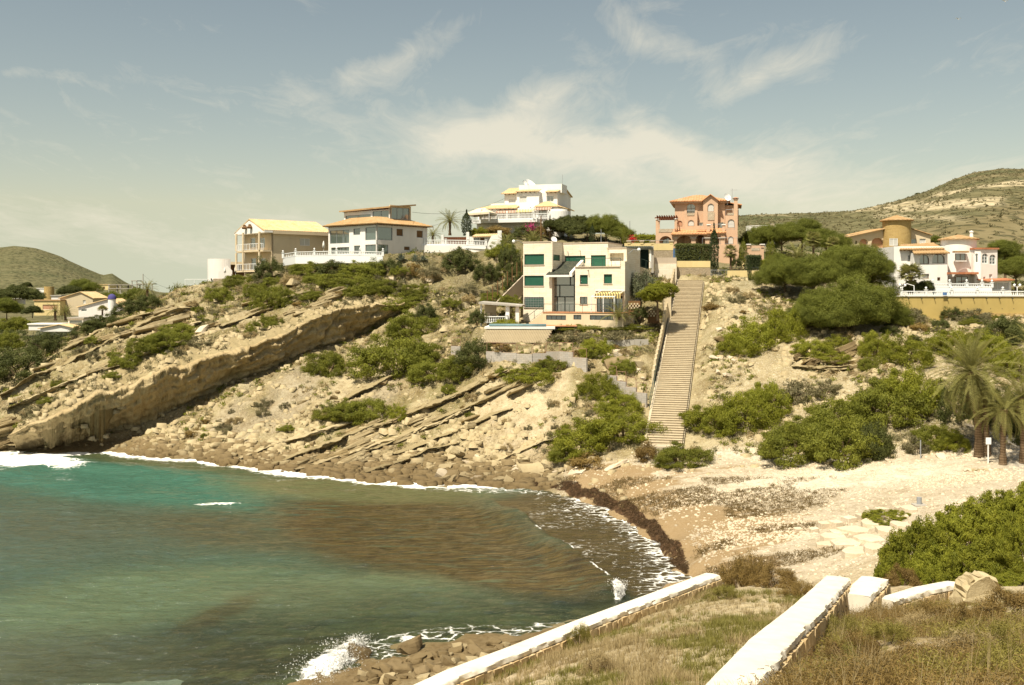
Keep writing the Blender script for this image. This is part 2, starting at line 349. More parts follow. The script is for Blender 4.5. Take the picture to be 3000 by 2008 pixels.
GN = Grid(-16, 30, 1.0, 52.0, 0.14)
GF = Grid(-92, 112, 50.0, 152.0, 0.40)
GB = Grid(-140, 160, 150.0, 260.0, 1.5)
def gz(x, y):
    x, y = np.asarray(x, dtype=float), np.asarray(y, dtype=float)
    return np.where(GN.has(x, y), GN.samp(x, y), np.where(y < 151, GF.samp(x, y), GB.samp(x, y)))
_D = np.concatenate([np.arange(6, 50, 0.15), np.arange(50, 258, 0.3)])
def hit(px, py):
    """where the photo pixel's line of sight meets the ground"""
    X, Z = (px-CX)/F*_D, CH-(py-HY)/F*_D
    b = Z < gz(X, _D); b[:10] = False
    i = int(np.argmax(b)) if b.any() else len(_D)-1
    d = float(_D[i]); return ((px-CX)/F*d, d, float(gz(np.array([X[i]]), np.array([d]))[0]))
# ------------------------------------------------------------------ materials
M = {}
def newmat(name):
    m = bpy.data.materials.new(name); m.use_nodes = True; M[name] = m
    return m, NT(m.node_tree)
def finish(t, surf, disp=None):
    t.n('ShaderNodeOutputMaterial', {'Surface': surf}, out=None)
def bsdf(t, col, rough=0.8, normal=None, spec=0.3, **kw):
    ins = {'Base Color': col, 'Roughness': rough, 'Specular IOR Level': spec}
    if normal is not None: ins['Normal'] = normal
    ins.update(kw); return t.n('ShaderNodeBsdfPrincipled', ins)
def bump(t, h, strength=0.5, dist=0.1): return t.n('ShaderNodeBump', {'Height': h, 'Strength': strength, 'Distance': dist})
def pos(t): return t.n('ShaderNodeNewGeometry', out=0)
def objc(t): return t.n('ShaderNodeTexCoord', out=3)

def plaster(name, col, var=0.10, scale=0.6, rough=0.85):
    m, t = newmat(name); p = pos(t)
    n = t.noise(p, scale, 5, 0.6); n2 = t.noise(p, scale*9, 4, 0.6)
    st = t.n('ShaderNodeMapping', {'Vector': p, 'Scale': (2.2, 2.2, 0.16)}); streak = t.noise(st, 1.0, 4, 0.6)
    c = t.mix(t.ramp(n, [(0.35, 0.0), (0.75, 1.0)]), col, tuple(x*(1-var) for x in col))
    c = t.mix(t.math('MULTIPLY', t.ramp(streak, [(0.52, 0.0), (0.8, 1.0)]), var*2.2), c, (col[0]*.62, col[1]*.55, col[2]*.44))
    finish(t, bsdf(t, c, rough, bump(t, n2, 0.12, 0.02), 0.15)); return m
plaster('white_plaster', (.82, .79, .74)); plaster('cream_plaster', (.66, .54, .37)); plaster('peach_plaster', (.60, .405, .27)); plaster('peach_shade', (.52, .29, .18))  # last one: peach plaster darkened, shade of recesses put into its colour
plaster('yellow_plaster', (.70, .56, .28)); plaster('ochre_wall', (.48, .36, .13), 0.14, 0.4); plaster('pinkish_white', (.77, .72, .67)); plaster('beige_plaster', (.60, .50, .34))  # pinkish_white also serves as shaded white on villa walls turned right
plaster('whitewash', (.78, .71, .585), 0.16, 2.2); plaster('concrete', (.40, .37, .32), 0.2); plaster('trim_beige', (.52, .43, .33)); plaster('parasol_cloth', (.80, .77, .70))
plaster('terracotta', (.52, .25, .13), 0.25, 0.9); plaster('pool_blue', (.17, .26, .28), 0.25); plaster('marl_frame', (.30, .18, .12)); plaster('red_wood', (.16, .055, .025), 0.3); plaster('brown_wood', (.20, .11, .05), 0.3)
plaster('blue_dome', (.09, .08, .24), 0.3); plaster('blue_net', (.10, .20, .42), 0.3); plaster('white_paint', (.80, .80, .78), 0.03); plaster('grey_metal', (.30, .31, .32), .1, rough=.4)
plaster('dark_metal', (.045, .055, .05), .1, rough=.45); plaster('green_rail', (.06, .09, .075), .1, rough=.5); plaster('magenta_flower', (.42, .04, .16), .3); plaster('red_flower', (.55, .03, .03), .3); plaster('green_board', (.012, .028, .024), .2); plaster('canvas', (.70, .60, .44), 0.08)

# stone-clad walls of the pale house: thin long courses
m, t = newmat('travertine'); p = pos(t)
bk = t.n('ShaderNodeTexBrick', {'Vector': t.n('ShaderNodeCombineXYZ', {0: t.math('ADD', t.n('ShaderNodeSeparateXYZ', {0: p}, out=0), t.n('ShaderNodeSeparateXYZ', {0: p}, out=1)), 1: t.n('ShaderNodeSeparateXYZ', {0: p}, out=2), 2: 0.0}),
    'Color1': (.80, .73, .60, 1), 'Color2': (.76, .68, .53, 1), 'Mortar': (.62, .53, .39, 1), 'Scale': 1.0, 'Mortar Size': 0.012, 'Brick Width': 0.9, 'Row Height': 0.24}, out=None)
n = t.noise(t.n('ShaderNodeMapping', {'Vector': p, 'Scale': (0.5, 0.5, 2.0)}), 1.2, 5, 0.65)
c = t.mix(t.ramp(n, [(0.45, 0.0), (0.8, 0.5)]), bk.outputs[0], (.60, .46, .28))
st = t.noise(t.n('ShaderNodeMapping', {'Vector': p, 'Scale': (1.6, 1.6, 0.22)}), 1.0, 4, 0.6)
c = t.mix(t.ramp(st, [(0.58, 0.0), (0.8, 0.45)]), c, (.52, .36, .19))
finish(t, bsdf(t, c, 0.75, bump(t, bk.outputs[1], -0.2, 0.02), 0.2))

# rubble masonry
def rubble(name, c1, c2, mort, scale):
    m, t = newmat(name); p = pos(t)
    wv = t.n('ShaderNodeVectorMath', {0: p, 1: t.noise(p, 1.5, 2, out=1)}, operation='ADD')
    vo = t.n('ShaderNodeTexVoronoi', {'Vector': wv, 'Scale': scale}, out=None, feature='F1'); ed = t.n('ShaderNodeTexVoronoi', {'Vector': wv, 'Scale': scale}, feature='DISTANCE_TO_EDGE')
    e = t.ramp(ed, [(0.0, 0.0), (0.10, 1.0)]); c = t.mix(t.n('ShaderNodeSeparateColor', {0: vo.outputs[1]}, out=0), c1, c2)
    c = t.mix(t.noise(p, 6, 3), c, tuple(x*.75 for x in c1)); c = t.mix(e, mort, c)
    finish(t, bsdf(t, c, 0.9, bump(t, e, 0.5, 0.04), 0.1))
rubble('rubble_grey', (.42, .33, .22), (.30, .24, .17), (.46, .38, .26), 3.4); rubble('rubble_ochre', (.52, .37, .15), (.40, .26, .09), (.46, .33, .15), 2.4); rubble('stone_panel', (.50, .42, .31), (.38, .31, .22), (.55, .46, .34), 4.0)

# clay roof tiles: colour varies tile by tile
def tiles(name, c1, c2, c3):
    m, t = newmat(name); p = pos(t)
    vo = t.n('ShaderNodeTexVoronoi', {'Vector': p, 'Scale': 3.6}, out=1); r = t.n('ShaderNodeSeparateColor', {0: vo}, out=0); n = t.noise(p, 1.0, 4)
    c = t.mix(r, c1, c2); c = t.mix(t.ramp(n, [(0.45, 0.0), (0.75, 0.8)]), c, c3)
    finish(t, bsdf(t, c, 0.8, bump(t, r, 0.3, 0.03), 0.15))
tiles('tile_yellow', (.62, .46, .25), (.52, .35, .17), (.64, .52, .33)); tiles('tile_orange', (.56, .29, .14), (.47, .22, .10), (.58, .37, .22)); tiles('tile_brown', (.42, .27, .13), (.33, .20, .09), (.44, .32, .18))
tiles('tile_dark', (.045, .052, .038), (.085, .085, .06), (.03, .035, .03)); tiles('tile_red', (.44, .18, .09), (.36, .13, .06), (.46, .24, .13))

# glazing: dark tinted panes with clear reflections
def glass(name, col, rough=0.03):
    m, t = newmat(name); fr = t.n('ShaderNodeFresnel', {'IOR': 1.6})
    d = bsdf(t, col, 0.3, None, 0.4); g = t.n('ShaderNodeBsdfGlossy', {'Color': (.9, .95, .95, 1), 'Roughness': rough})
    finish(t, t.n('ShaderNodeMixShader', {0: t.math('ADD', t.math('MULTIPLY', fr, 0.9), 0.16), 1: d, 2: g}))
glass('glass_dark', (.03, .035, .035)); glass('glass_teal', (.07, .10, .09)); glass('glass_grey', (.16, .16, .14))
m, t = newmat('green_shutter'); p = pos(t); z = t.n('ShaderNodeSeparateXYZ', {0: p}, out=2)
wv = t.math('FRACT', t.math('MULTIPLY', z, 16.0)); c = t.mix(t.noise(p, 1.2, 3), (.012, .075, .045), (.02, .105, .06))
finish(t, bsdf(t, c, 0.35, bump(t, wv, 0.6, 0.01), 0.4))
m, t = newmat('white_shutter'); z = t.n('ShaderNodeSeparateXYZ', {0: pos(t)}, out=2)
wv = t.math('FRACT', t.math('MULTIPLY', z, 14.0)); finish(t, bsdf(t, (.56, .54, .49), 0.5, bump(t, wv, 0.5, 0.01), 0.3))
def stripes(name, a, b, freq):
    m, t = newmat(name); x = t.n('ShaderNodeSeparateXYZ', {0: objc(t)}, out=0)
    f = t.math('GREATER_THAN', t.math('FRACT', t.math('MULTIPLY', x, freq)), 0.5); finish(t, bsdf(t, t.mix(f, a, b), 0.9))
stripes('awning_yellow', (.66, .52, .20), (.13, .105, .06), 3.4); stripes('awning_red', (.70, .62, .50), (.30, .10, .05), 3.6); stripes('awning_gold', (.74, .68, .52), (.55, .40, .08), 3.6)
# grilles: open screens drawn as dark metal with holes behind glass would be too fine; they are real bars where built
m, t = newmat('blockwork'); p = pos(t); sp = t.n('ShaderNodeSeparateXYZ', {0: p}, out=None)
bk = t.n('ShaderNodeTexBrick', {'Vector': t.n('ShaderNodeCombineXYZ', {0: sp.outputs[0], 1: sp.outputs[2], 2: 0.0}), 'Color1': (.40, .37, .33, 1), 'Color2': (.47, .43, .38, 1), 'Mortar': (.30, .28, .25, 1), 'Scale': 1.0, 'Mortar Size': 0.014, 'Brick Width': 0.42, 'Row Height': 0.21}, out=None)
c = t.mix(t.ramp(t.noise(p, 0.8, 5, .65), [(0.45, 0.0), (0.75, 0.6)]), bk.outputs[0], (.40, .32, .22)); finish(t, bsdf(t, c, 0.95, bump(t, bk.outputs[1], -0.3, 0.02), 0.1))
m, t = newmat('stair_stone'); p = pos(t); n = t.noise(p, 1.3, 6, 0.68); n2 = t.noise(p, 7, 4, 0.6); rnd = t.n('ShaderNodeObjectInfo', out=5)
c = t.mix(t.ramp(n, [(0.35, 0.0), (0.7, 1.0)]), (.54, .47, .34), (.40, .33, .23)); c = t.mix(t.math('MULTIPLY', rnd, 0.5), c, (.46, .39, .28)); c = t.mix(t.ramp(n2, [(0.5, 0.0), (0.75, 0.5)]), c, (.24, .18, .12)); finish(t, bsdf(t, c, 0.92, bump(t, n2, 0.3, 0.03), 0.1))

# rock, used for boulders, slabs and the ledge
def rockmat(name, c1, c2, c3, k=1.0, bd=.06):
    m, t = newmat(name); p = pos(t); rnd = t.n('ShaderNodeObjectInfo', out=5)
    n = t.noise(p, 0.55*k, 4, 0.62); n2 = t.noise(p, 3.2*k, 5, 0.68); n3 = t.noise(p, 12*k, 3, 0.6)
    c = t.mix(t.ramp(n, [(0.35, 0.0), (0.68, 1.0)]), c1, c2); c = t.mix(t.ramp(n2, [(0.50, 0.0), (0.72, 0.7)]), c, c3)
    c = t.mix(t.math('MULTIPLY', rnd, 0.45), c, c2)
    zz = t.n('ShaderNodeSeparateXYZ', {0: p}, out=2); wet = t.ramp(t.math('ADD', t.math('MULTIPLY', zz, 0.27), t.math('MULTIPLY', n, 0.5)), [(0.22, 1.0), (0.62, 0.0)])
    c = t.mix(t.math('MULTIPLY', wet, 0.8), c, (.10, .068, .03))
    h = t.math('ADD', t.math('MULTIPLY', n2, 0.7), t.math('MULTIPLY', n3, 0.3))
    finish(t, bsdf(t, c, 0.9, bump(t, h, 0.8, bd), 0.12))
rockmat('rock_bed', (.355, .29, .165), (.285, .225, .12), (.19, .155, .07), .6, .3); rockmat('rock_face', (.50, .40, .235), (.39, .295, .155), (.20, .145, .07), .5, .5); rockmat('rock_pale', (.45, .375, .23), (.37, .295, .17), (.26, .20, .105)); rockmat('rock_cliff', (.42, .335, .19), (.33, .25, .13), (.21, .155, .075)); rockmat('rock_brown', (.27, .205, .115), (.19, .14, .07), (.11, .08, .038)); rockmat('rock_white', (.62, .53, .40), (.54, .45, .32), (.42, .34, .22))

m, t = newmat('terrain'); p = pos(t)
col = t.n('ShaderNodeAttribute', attribute_name='Col', out=0); rk = t.n('ShaderNodeAttribute', attribute_name='rocky', out=2); peb = t.n('ShaderNodeAttribute', attribute_name='pebble', out=2); weed = t.n('ShaderNodeAttribute', attribute_name='weed', out=2)
n = t.noise(p, 0.7, 4, 0.66); n2 = t.noise(p, 3.0, 4, 0.68); n3 = t.noise(p, 17, 2, 0.6)
c = t.mix(t.math('MULTIPLY', t.ramp(n, [(0.42, 0.0), (0.68, 1.0)]), 0.55), col, t.mix(1.0, col, (.62, .54, .42), 'MULTIPLY'))
c = t.mix(t.math('MULTIPLY', t.ramp(n2, [(0.50, 0.0), (0.66, 1.0)]), 0.55), c, t.mix(1.0, c, (.55, .49, .40), 'MULTIPLY'))
c = t.mix(t.math('MULTIPLY', t.ramp(n2, [(0.30, 1.0), (0.45, 0.0)]), 0.5), c, t.mix(1.0, c, (1.35, 1.35, 1.35), 'MULTIPLY'))
vo = t.n('ShaderNodeTexVoronoi', {'Vector': p, 'Scale': 3.0}, out=None); vs = t.ramp(vo.outputs[0], [(0.25, 1.0), (0.55, 0.0)])
vo2 = t.n('ShaderNodeTexVoronoi', {'Vector': p, 'Scale': 7.0}, out=None); vs2 = t.ramp(vo2.outputs[0], [(0.2, 1.0), (0.5, 0.0)])
pick = t.ramp(t.n('ShaderNodeSeparateColor', {0: vo2.outputs[1]}, out=0), [(0.45, 0.0), (0.5, 1.0)])
c = t.mix(t.math('MULTIPLY', t.math('MULTIPLY', vs2, pick), peb), c, (.66, .58, .46))
# dry seaweed litter in wind-blown streaks
ps = t.n('ShaderNodeMapping', {'Vector': p, 'Rotation': (0, 0, 0.35), 'Scale': (0.30, 0.9, 0.3)}); ns = t.noise(ps, 0.9, 5, 0.70, 0.8)
wd = t.ramp(t.math('ADD', t.math('SUBTRACT', ns, 0.5), weed), [(0.44, 0.0), (0.56, 1.0)])
c = t.mix(t.math('MULTIPLY', wd, 0.85), c, t.mix(n3, (.20, .125, .05), (.32, .225, .115)))
h = t.math('ADD', t.math('MULTIPLY', n2, 0.5), t.math('ADD', t.math('MULTIPLY', n3, 0.16), t.math('MULTIPLY', vs, t.math('MULTIPLY', rk, 0.42))))
h = t.math('ADD', h, t.math('MULTIPLY', vs2, t.math('MULTIPLY', rk, 0.18)))
finish(t, bsdf(t, c, 0.95, bump(t, h, 0.85, 0.30), 0.08))

m, t = newmat('far_hill'); p = pos(t); col = t.n('ShaderNodeAttribute', attribute_name='Col', out=0)
n = t.noise(p, 0.07, 6, 0.7); vo = t.n('ShaderNodeTexVoronoi', {'Vector': p, 'Scale': 0.22}, out=None); s = t.ramp(vo.outputs[0], [(0.15, 1.0), (0.5, 0.0)])
c = t.mix(t.math('MULTIPLY', s, 0.65), col, (.055, .065, .03)); c = t.mix(t.ramp(n, [(0.40, 0.0), (0.7, 0.7)]), c, t.mix(1.0, c, (.55, .55, .45), 'MULTIPLY'))
finish(t, bsdf(t, c, 0.95, bump(t, t.math('ADD', s, n), 0.9, 1.8), 0.05))

# water: murky where deep, clear over the shallow bed, foam as an attribute
m, t = newmat('sea_water'); p = pos(t)
col = t.n('ShaderNodeAttribute', attribute_name='Col', out=0); foam = t.n('ShaderNodeAttribute', attribute_name='foam', out=2); murk = t.n('ShaderNodeAttribute', attribute_name='murk', out=2); weed = t.n('ShaderNodeAttribute', attribute_name='weed', out=2)
pw = t.n('ShaderNodeMapping', {'Vector': p, 'Rotation': (0, 0, 0.06), 'Scale': (0.30, 1.0, 1.0)})
rip = t.noise(pw, 2.6, 5, 0.62, 0.5); rip2 = t.noise(pw, 9.0, 3, 0.6, 0.4)
stv = t.n('ShaderNodeMapping', {'Vector': p, 'Rotation': (0, 0, 0.10), 'Scale': (0.12, 1.0, 1.0)})
sn = t.noise(stv, 1.7, 7, 0.70, 0.9)
fib = t.noise(t.n('ShaderNodeMapping', {'Vector': p, 'Rotation': (0, 0, 0.10), 'Scale': (0.16, 1.5, 1.0)}), 3.0, 5, 0.7, 0.6)
k = t.math('MULTIPLY', weed, t.ramp(sn, [(0.30, 0.0), (0.48, 1.0)]))
wc = t.mix(t.ramp(fib, [(0.38, 0.0), (0.66, 1.0)]), (.036, .027, .011), (.118, .082, .026))
c = t.mix(k, col, wc); c = t.mix(t.math('MULTIPLY', t.ramp(rip, [(0.40, 0.0), (0.65, 1.0)]), 0.35), c, t.mix(1.0, c, (.55, .62, .60), 'MULTIPLY'))
nb = bump(t, t.math('ADD', t.math('MULTIPLY', rip, 0.8), t.math('MULTIPLY', rip2, 0.25)), 0.85, 0.28)
body = bsdf(t, c, 0.10, nb, 0.5, IOR=1.33)
clear = t.n('ShaderNodeMixShader', {0: t.math('ADD', t.math('MULTIPLY', t.n('ShaderNodeFresnel', {'IOR': 1.33, 'Normal': nb}), 0.9), 0.0), 1: t.n('ShaderNodeBsdfTransparent', {'Color': (.62, .72, .58, 1)}), 2: t.n('ShaderNodeBsdfGlossy', {'Roughness': 0.08, 'Normal': nb})})
wat = t.n('ShaderNodeMixShader', {0: murk, 1: clear, 2: body})
fn = t.noise(t.n('ShaderNodeMapping', {'Vector': p, 'Scale': (0.7, 1.2, 1.0)}), 1.1, 7, 0.72, 1.4)
lace = t.n('ShaderNodeTexVoronoi', {'Vector': t.n('ShaderNodeVectorMath', {0: t.n('ShaderNodeMapping', {'Vector': p, 'Scale': (0.75, 1.3, 1.0)}), 1: t.noise(p, 1.2, 3, out=1)}, operation='ADD'), 'Scale': 1.3}, feature='DISTANCE_TO_EDGE')
lc = t.ramp(lace, [(0.0, 1.0), (0.16, 0.0)]); ff = t.math('ADD', t.math('MULTIPLY', fn, 0.75), t.math('MULTIPLY', lc, 0.22))
fm = t.ramp(t.math('ADD', t.math('SUBTRACT', ff, 1.0), foam), [(0.0, 0.0), (0.03, 0.0), (0.20, 1.0)])
finish(t, t.n('ShaderNodeMixShader', {0: fm, 1: wat, 2: bsdf(t, (.80, .79, .74), 0.8, bump(t, fn, 0.5, 0.1))}))
m, t = newmat('sea_foam'); p = pos(t); finish(t, bsdf(t, (.82, .81, .77), 0.8, bump(t, t.noise(p, 5, 4), 0.6, 0.1)))
m, t = newmat('seaweed'); p = pos(t); n = t.noise(p, 2.4, 6, 0.7); n2 = t.noise(p, 14, 4, .65)
c = t.mix(t.ramp(n, [(0.35, 0.0), (0.7, 1.0)]), (.055, .028, .014), (.125, .07, .032)); c = t.mix(t.ramp(n2, [(0.5, 0.0), (0.75, 0.8)]), c, (.19, .12, .06)); finish(t, bsdf(t, c, 0.85, bump(t, t.math('ADD', n, n2), 0.9, 0.12), 0.2))

# foliage: two-tone leaves, each plant its own shade; the tint attribute varies from twig to twig
def leafmat(name, c1, c2, c3, trans=0.35, rough=0.6):
    m, t = newmat(name); a = t.n('ShaderNodeAttribute', attribute_name='tint', out=2); rnd = t.n('ShaderNodeObjectInfo', out=5)
    c = t.mix(a, c1, c2); c = t.mix(t.math('MULTIPLY', rnd, 0.55), c, c3)
    hs = t.n('ShaderNodeHueSaturation', {'Hue': 0.5, 'Saturation': 1.0, 'Value': t.math('ADD', 0.82, t.math('MULTIPLY', rnd, 0.36)), 'Color': c})
    b = bsdf(t, hs, rough, None, 0.2); tr = t.n('ShaderNodeBsdfTranslucent', {'Color': hs})
    finish(t, t.n('ShaderNodeMixShader', {0: trans, 1: b, 2: tr}))
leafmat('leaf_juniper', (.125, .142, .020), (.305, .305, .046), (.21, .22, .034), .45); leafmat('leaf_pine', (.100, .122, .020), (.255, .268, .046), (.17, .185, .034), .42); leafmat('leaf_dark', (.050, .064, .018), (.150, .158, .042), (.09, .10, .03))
leafmat('leaf_bright', (.150, .170, .018), (.350, .345, .040), (.25, .26, .032), .45); leafmat('leaf_olive', (.10, .115, .06), (.22, .23, .13), (.16, .17, .09)); leafmat('leaf_grey', (.125, .115, .055), (.26, .23, .125), (.19, .165, .08))
leafmat('leaf_dry', (.27, .20, .09), (.48, .38, .20), (.34, .26, .125)); leafmat('leaf_brown', (.165, .105, .032), (.33, .225, .075), (.25, .18, .055)); leafmat('leaf_palm', (.16, .165, .045), (.36, .325, .11), (.25, .24, .07), .4); leafmat('leaf_palm_old', (.15, .10, .04), (.27, .20, .085), (.20, .15, .06))
leafmat('leaf_cypress', (.028, .042, .014), (.080, .095, .030), (.035, .05, .018)); leafmat('leaf_yellowgreen', (.10, .115, .015), (.20, .20, .025), (.15, .155, .02)); leafmat('leaf_agave', (.10, .12, .085), (.24, .26, .19), (.16, .18, .125)); leafmat('leaf_grass', (.13, .125, .025), (.28, .25, .065), (.20, .18, .045)); leafmat('leaf_wrack', (.035, .02, .009), (.12, .075, .035), (.07, .042, .02), .1); leafmat('leaf_heath', (.165, .15, .03), (.33, .285, .07), (.24, .20, .048)); leafmat('leaf_twig', (.16, .13, .09), (.28, .24, .17), (.2, .17, .12), 0.0)
m, t = newmat('bark'); p = pos(t); n = t.noise(p, 5, 4); c = t.mix(n, (.10, .065, .04), (.21, .15, .095)); finish(t, bsdf(t, c, 0.95, bump(t, n, 0.6, 0.05), 0.05))
m, t = newmat('palm_bark'); p = pos(t); z = t.n('ShaderNodeSeparateXYZ', {0: p}, out=2); n = t.noise(p, 4, 4); wv = t.math('FRACT', t.math('ADD', t.math('MULTIPLY', z, 5.0), n))
c = t.mix(wv, (.12, .08, .045), (.27, .19, .12)); finish(t, bsdf(t, c, 0.95, bump(t, wv, 0.8, 0.06), 0.05))
# ------------------------------------------------------------------ ground sheets
def lerp3(a, b, k): return a*(1-k[..., None])+np.asarray(b, dtype=float)*k[..., None]
def ell(px, py, cx, cy, rx, ry, rot=0.0, e=0.35):
    c, s = math.cos(rot), math.sin(rot); a = ((px-cx)*c+(py-cy)*s)/rx; b = (-(px-cx)*s+(py-cy)*c)/ry
    return sstep(1+e, 1-e, np.sqrt(a*a+b*b))
def paint(g):
    X, Y, Z, A = g.X, g.Y, g.Z, g.A
    px, py = proj(X, np.maximum(Y, 1), Z); gy, gx = np.gradient(Z, g.st)
    slope = np.hypot(gx, gy); nz = fbm(X*.11, Y*.11, 4, 71); nm = fbm(X*.35, Y*.35, 3, 73); nh = fbm(X*.9, Y*.9, 3, 74)
    far, beach, land = A['far'], A['beach'], A['land']
    c = np.zeros(X.shape+(3,)); c[:] = (.315, .262, .148)
    c = lerp3(c, (.385, .325, .195), sstep(0.05, 0.4, nz)); c = lerp3(c, (.255, .20, .10), sstep(0.0, 0.35, nm)*0.75); c = lerp3(c, (.19, .165, .07), sstep(0.0, 0.35, fbm(X*.6, Y*.6, 3, 78))*.6*far)
    c = lerp3(c, (.33, .28, .20), sstep(0.15, 0.5, fbm(X*.2, Y*.05, 3, 76))*A['left']*0.6)
    # pale marl slips, and the dusty right hand slope
    marl = np.maximum.reduce([ell(px, py, 1520, 1240, 150, 130, -0.6), ell(px, py, 1600, 1110, 80, 50, -0.3), ell(px, py, 1130, 1090, 130, 60, -0.4)*.5, ell(px, py, 1000, 1150, 130, 40, -.5)*.5])
    c = lerp3(c, (.52, .43, .285), marl*(0.6+0.4*np.clip(nh, -1, 1))*far)
    rt = sstep(2060, 2160, px)*far*(1-beach); c = lerp3(c, (.40, .335, .205), rt*0.75)
    # scrubby soil on the upper slopes
    scr = sstep(930, 840, py)*far*(px > 600)*(px < 1560); scr = np.maximum(scr, ell(px, py, 1650, 985, 330, 45)*far*.8)
    scr = np.maximum(scr, sstep(2000, 2120, px)*sstep(960, 880, py)*far*.7); scr = np.maximum(scr, sstep(2620, 2800, px)*sstep(1150, 950, py)*far*.6)
    scr = np.maximum(scr, ell(px, py, 2800, 1270, 190, 70)*far*.7)
    c = lerp3(c, (.165, .145, .068), np.clip(scr*(0.72+0.8*nm), 0, 1))
    valley = far*sstep(-1, 3, X*-0.5+Y*0.55-103-0*X)*(px < 330)*sstep(20, 60, (1140-0.58*px)-py+60)
    c = lerp3(c, (.12, .12, .05), np.clip(valley, 0, 1)*.9)
    c = lerp3(c, (.17, .15, .075), (Y > 150)*0.8)
    # beach
    sand = beach; c = lerp3(c, (.46, .395, .29), sand); c = lerp3(c, (.60, .545, .43), sand*np.maximum(ell(px, py, 2480, 1400, 360, 32, -0.08), ell(px, py, 2300, 1330, 280, 20))*.85)
    c = lerp3(c, (.42, .36, .26), sand*ell(px, py, 2480, 1480, 150, 30)*.6)
    c = lerp3(c, (.40, .37, .33), A['road']*.8)
    # wet and weedy below and by the water line
    c = lerp3(c, (.17, .12, .06), sstep(2.2, 0.5, Z)*(1-beach)*sstep(-0.6, 0, Z)*.85)
    c = lerp3(c, (.21, .19, .10), sstep(0.15, -0.25, Z)); c = lerp3(c, (.05, .042, .022), sstep(0.0, -0.3, Z)*sstep(0.02, 0.22, fbm(X*.35, Y*.6, 4, 90))*.85)
    # near slope: dry grass on crumbly pale earth
    near = 1-far; nn = fbm(X*.5, Y*.5, 4, 81)
    c = lerp3(c, (.42, .345, .21), near*land*.95); c = lerp3(c, (.30, .245, .125), near*land*sstep(-0.1, 0.4, nn)*.85); c = lerp3(c, (.30, .225, .125), near*land*sstep(2150, 2400, px)*sstep(1760, 1830, py)*.7)
    c = lerp3(c, (.56, .46, .32), near*land*np.maximum(ell(px, py, 1560, 1960, 130, 45, -.2), sstep(2110, 2160, px)*sstep(1740, 1700, py))*.6)
    rocky = np.clip((1-beach)*far*land*(0.35+0.65*sstep(-0.1, 0.4, nm)), 0, 1)+near*land*.25
    pebble = np.clip(beach*(0.25+0.75*sstep(0.0, 0.35, fbm(X*.13, Y*.3, 3, 95)))+rt*.35+.25*near*land+far*land*(1-beach)*.25, 0, 1)
    d, _ = polydist(X, Y, SH); d = np.abs(d)
    weed = beach*(0.30*sstep(11, 1.0, d)+0.34*sstep(26, 3, d)+0.05+0.30*fbm(X*.1, Y*.16, 3, 96)); weed = weed-0.5*beach*ell(px, py, 2480, 1400, 420, 60, -0.08)-0.6*beach*ell(px, py, 2520, 1570, 190, 70, -.3)-0.5*(1-beach)
    return c.reshape(-1, 3), rocky.ravel(), pebble.ravel(), weed.ravel(), beach.ravel()
def sheet(name, g, sel=None, label=None, cat=None):
    c, r, p, wd, b = g.P; Fc = g.faces()
    if sel is not None: Fc = Fc[sel(b[Fc].mean(1), g.Z.ravel()[Fc].max(1))]
    used = np.zeros(g.nx*g.ny, bool); used[Fc.ravel()] = True; ix = np.cumsum(used)-1
    V = np.stack([g.X, g.Y, g.Z], -1).reshape(-1, 3)[used]
    return tag(obj_np(name, V, ix[Fc], M['terrain'], smooth=True, attrs={'Col': c[used], 'rocky': r[used], 'pebble': p[used], 'weed': wd[used]}), label, cat, kind='structure')
for g in (GN, GF, GB): g.P = paint(g)
sheet('hillside', GF, lambda b, z: (b <= 0.5) & (z > -0.05), 'pale limestone hillside with dipping rock beds above the cove', 'hillside')
sheet('beach', GF, lambda b, z: (b > 0.5) & (z > -0.05), 'sandy pebble beach strewn with dry brown seaweed', 'beach')
sheet('seabed', GF, lambda b, z: z <= -0.05, 'dim sea floor under the cove water', 'seabed')
sheet('near_slope', GN, None, 'dry grassy slope in front with the walled path', 'slope')
sheet('hilltop_ground', GB, None, 'scrubby ground behind the villas', 'ground')

# far land: one polar sheet from behind the villas to the horizon, hills included
sky_px = np.array([-2500, -1200, -600, -200, 0, 40, 100, 180, 240, 300, 328, 370, 410, 480, 700, 1400, 1900, 2100, 2180, 2300, 2400, 2500, 2600, 2700, 2790, 2850, 2930, 3000, 3200, 3600, 4500, 6000])
sky_py = np.array([800, 770, 752, 740, 734, 729, 736, 757, 783, 808, 803, 829, 846, 858, 862, 850, 740, 640, 632, 627, 625, 620, 595, 565, 525, 506, 494, 497, 520, 570, 640, 700])
ridge_r = np.array([1300]*13+[1300, 1200, 1000, 900, 700, 620, 620, 640, 660, 700, 740, 780, 800, 800, 800, 800, 800, 800, 800])
th = np.linspace(math.radians(-62), math.radians(62), 620); pxs = CX+np.tan(th)*F
rr = np.concatenate([np.linspace(205, 1500, 300), np.geomspace(1520, 5200, 16)])
R, T = np.meshgrid(rr, th); YY = R; XX = R*np.tan(T); PX = CX+np.tan(T)*F
rdg = np.interp(PX, sky_px, ridge_r); hz = CH+(HY-np.interp(PX, sky_px, sky_py))/F*rdg
base0 = np.interp(PX, [0, 500, 900, 1500, 2100, 2600, 3000], [6, 10, 16, 20, 20, 20, 18])
k = np.clip((R-230)/(rdg-230), 0, 1); kk = np.where(PX > 1500, k**0.85, sstep(0.25, 1.0, k)); ZZ = base0+(hz-base0)*kk
ZZ = np.where(R > rdg, hz-(hz-5)*sstep(rdg, rdg*1.9, R)+0*R, ZZ)
rel = np.clip((ZZ-18)/50, 0, 1)*sstep(0, .3, 1-np.abs(R-rdg)/rdg*0)
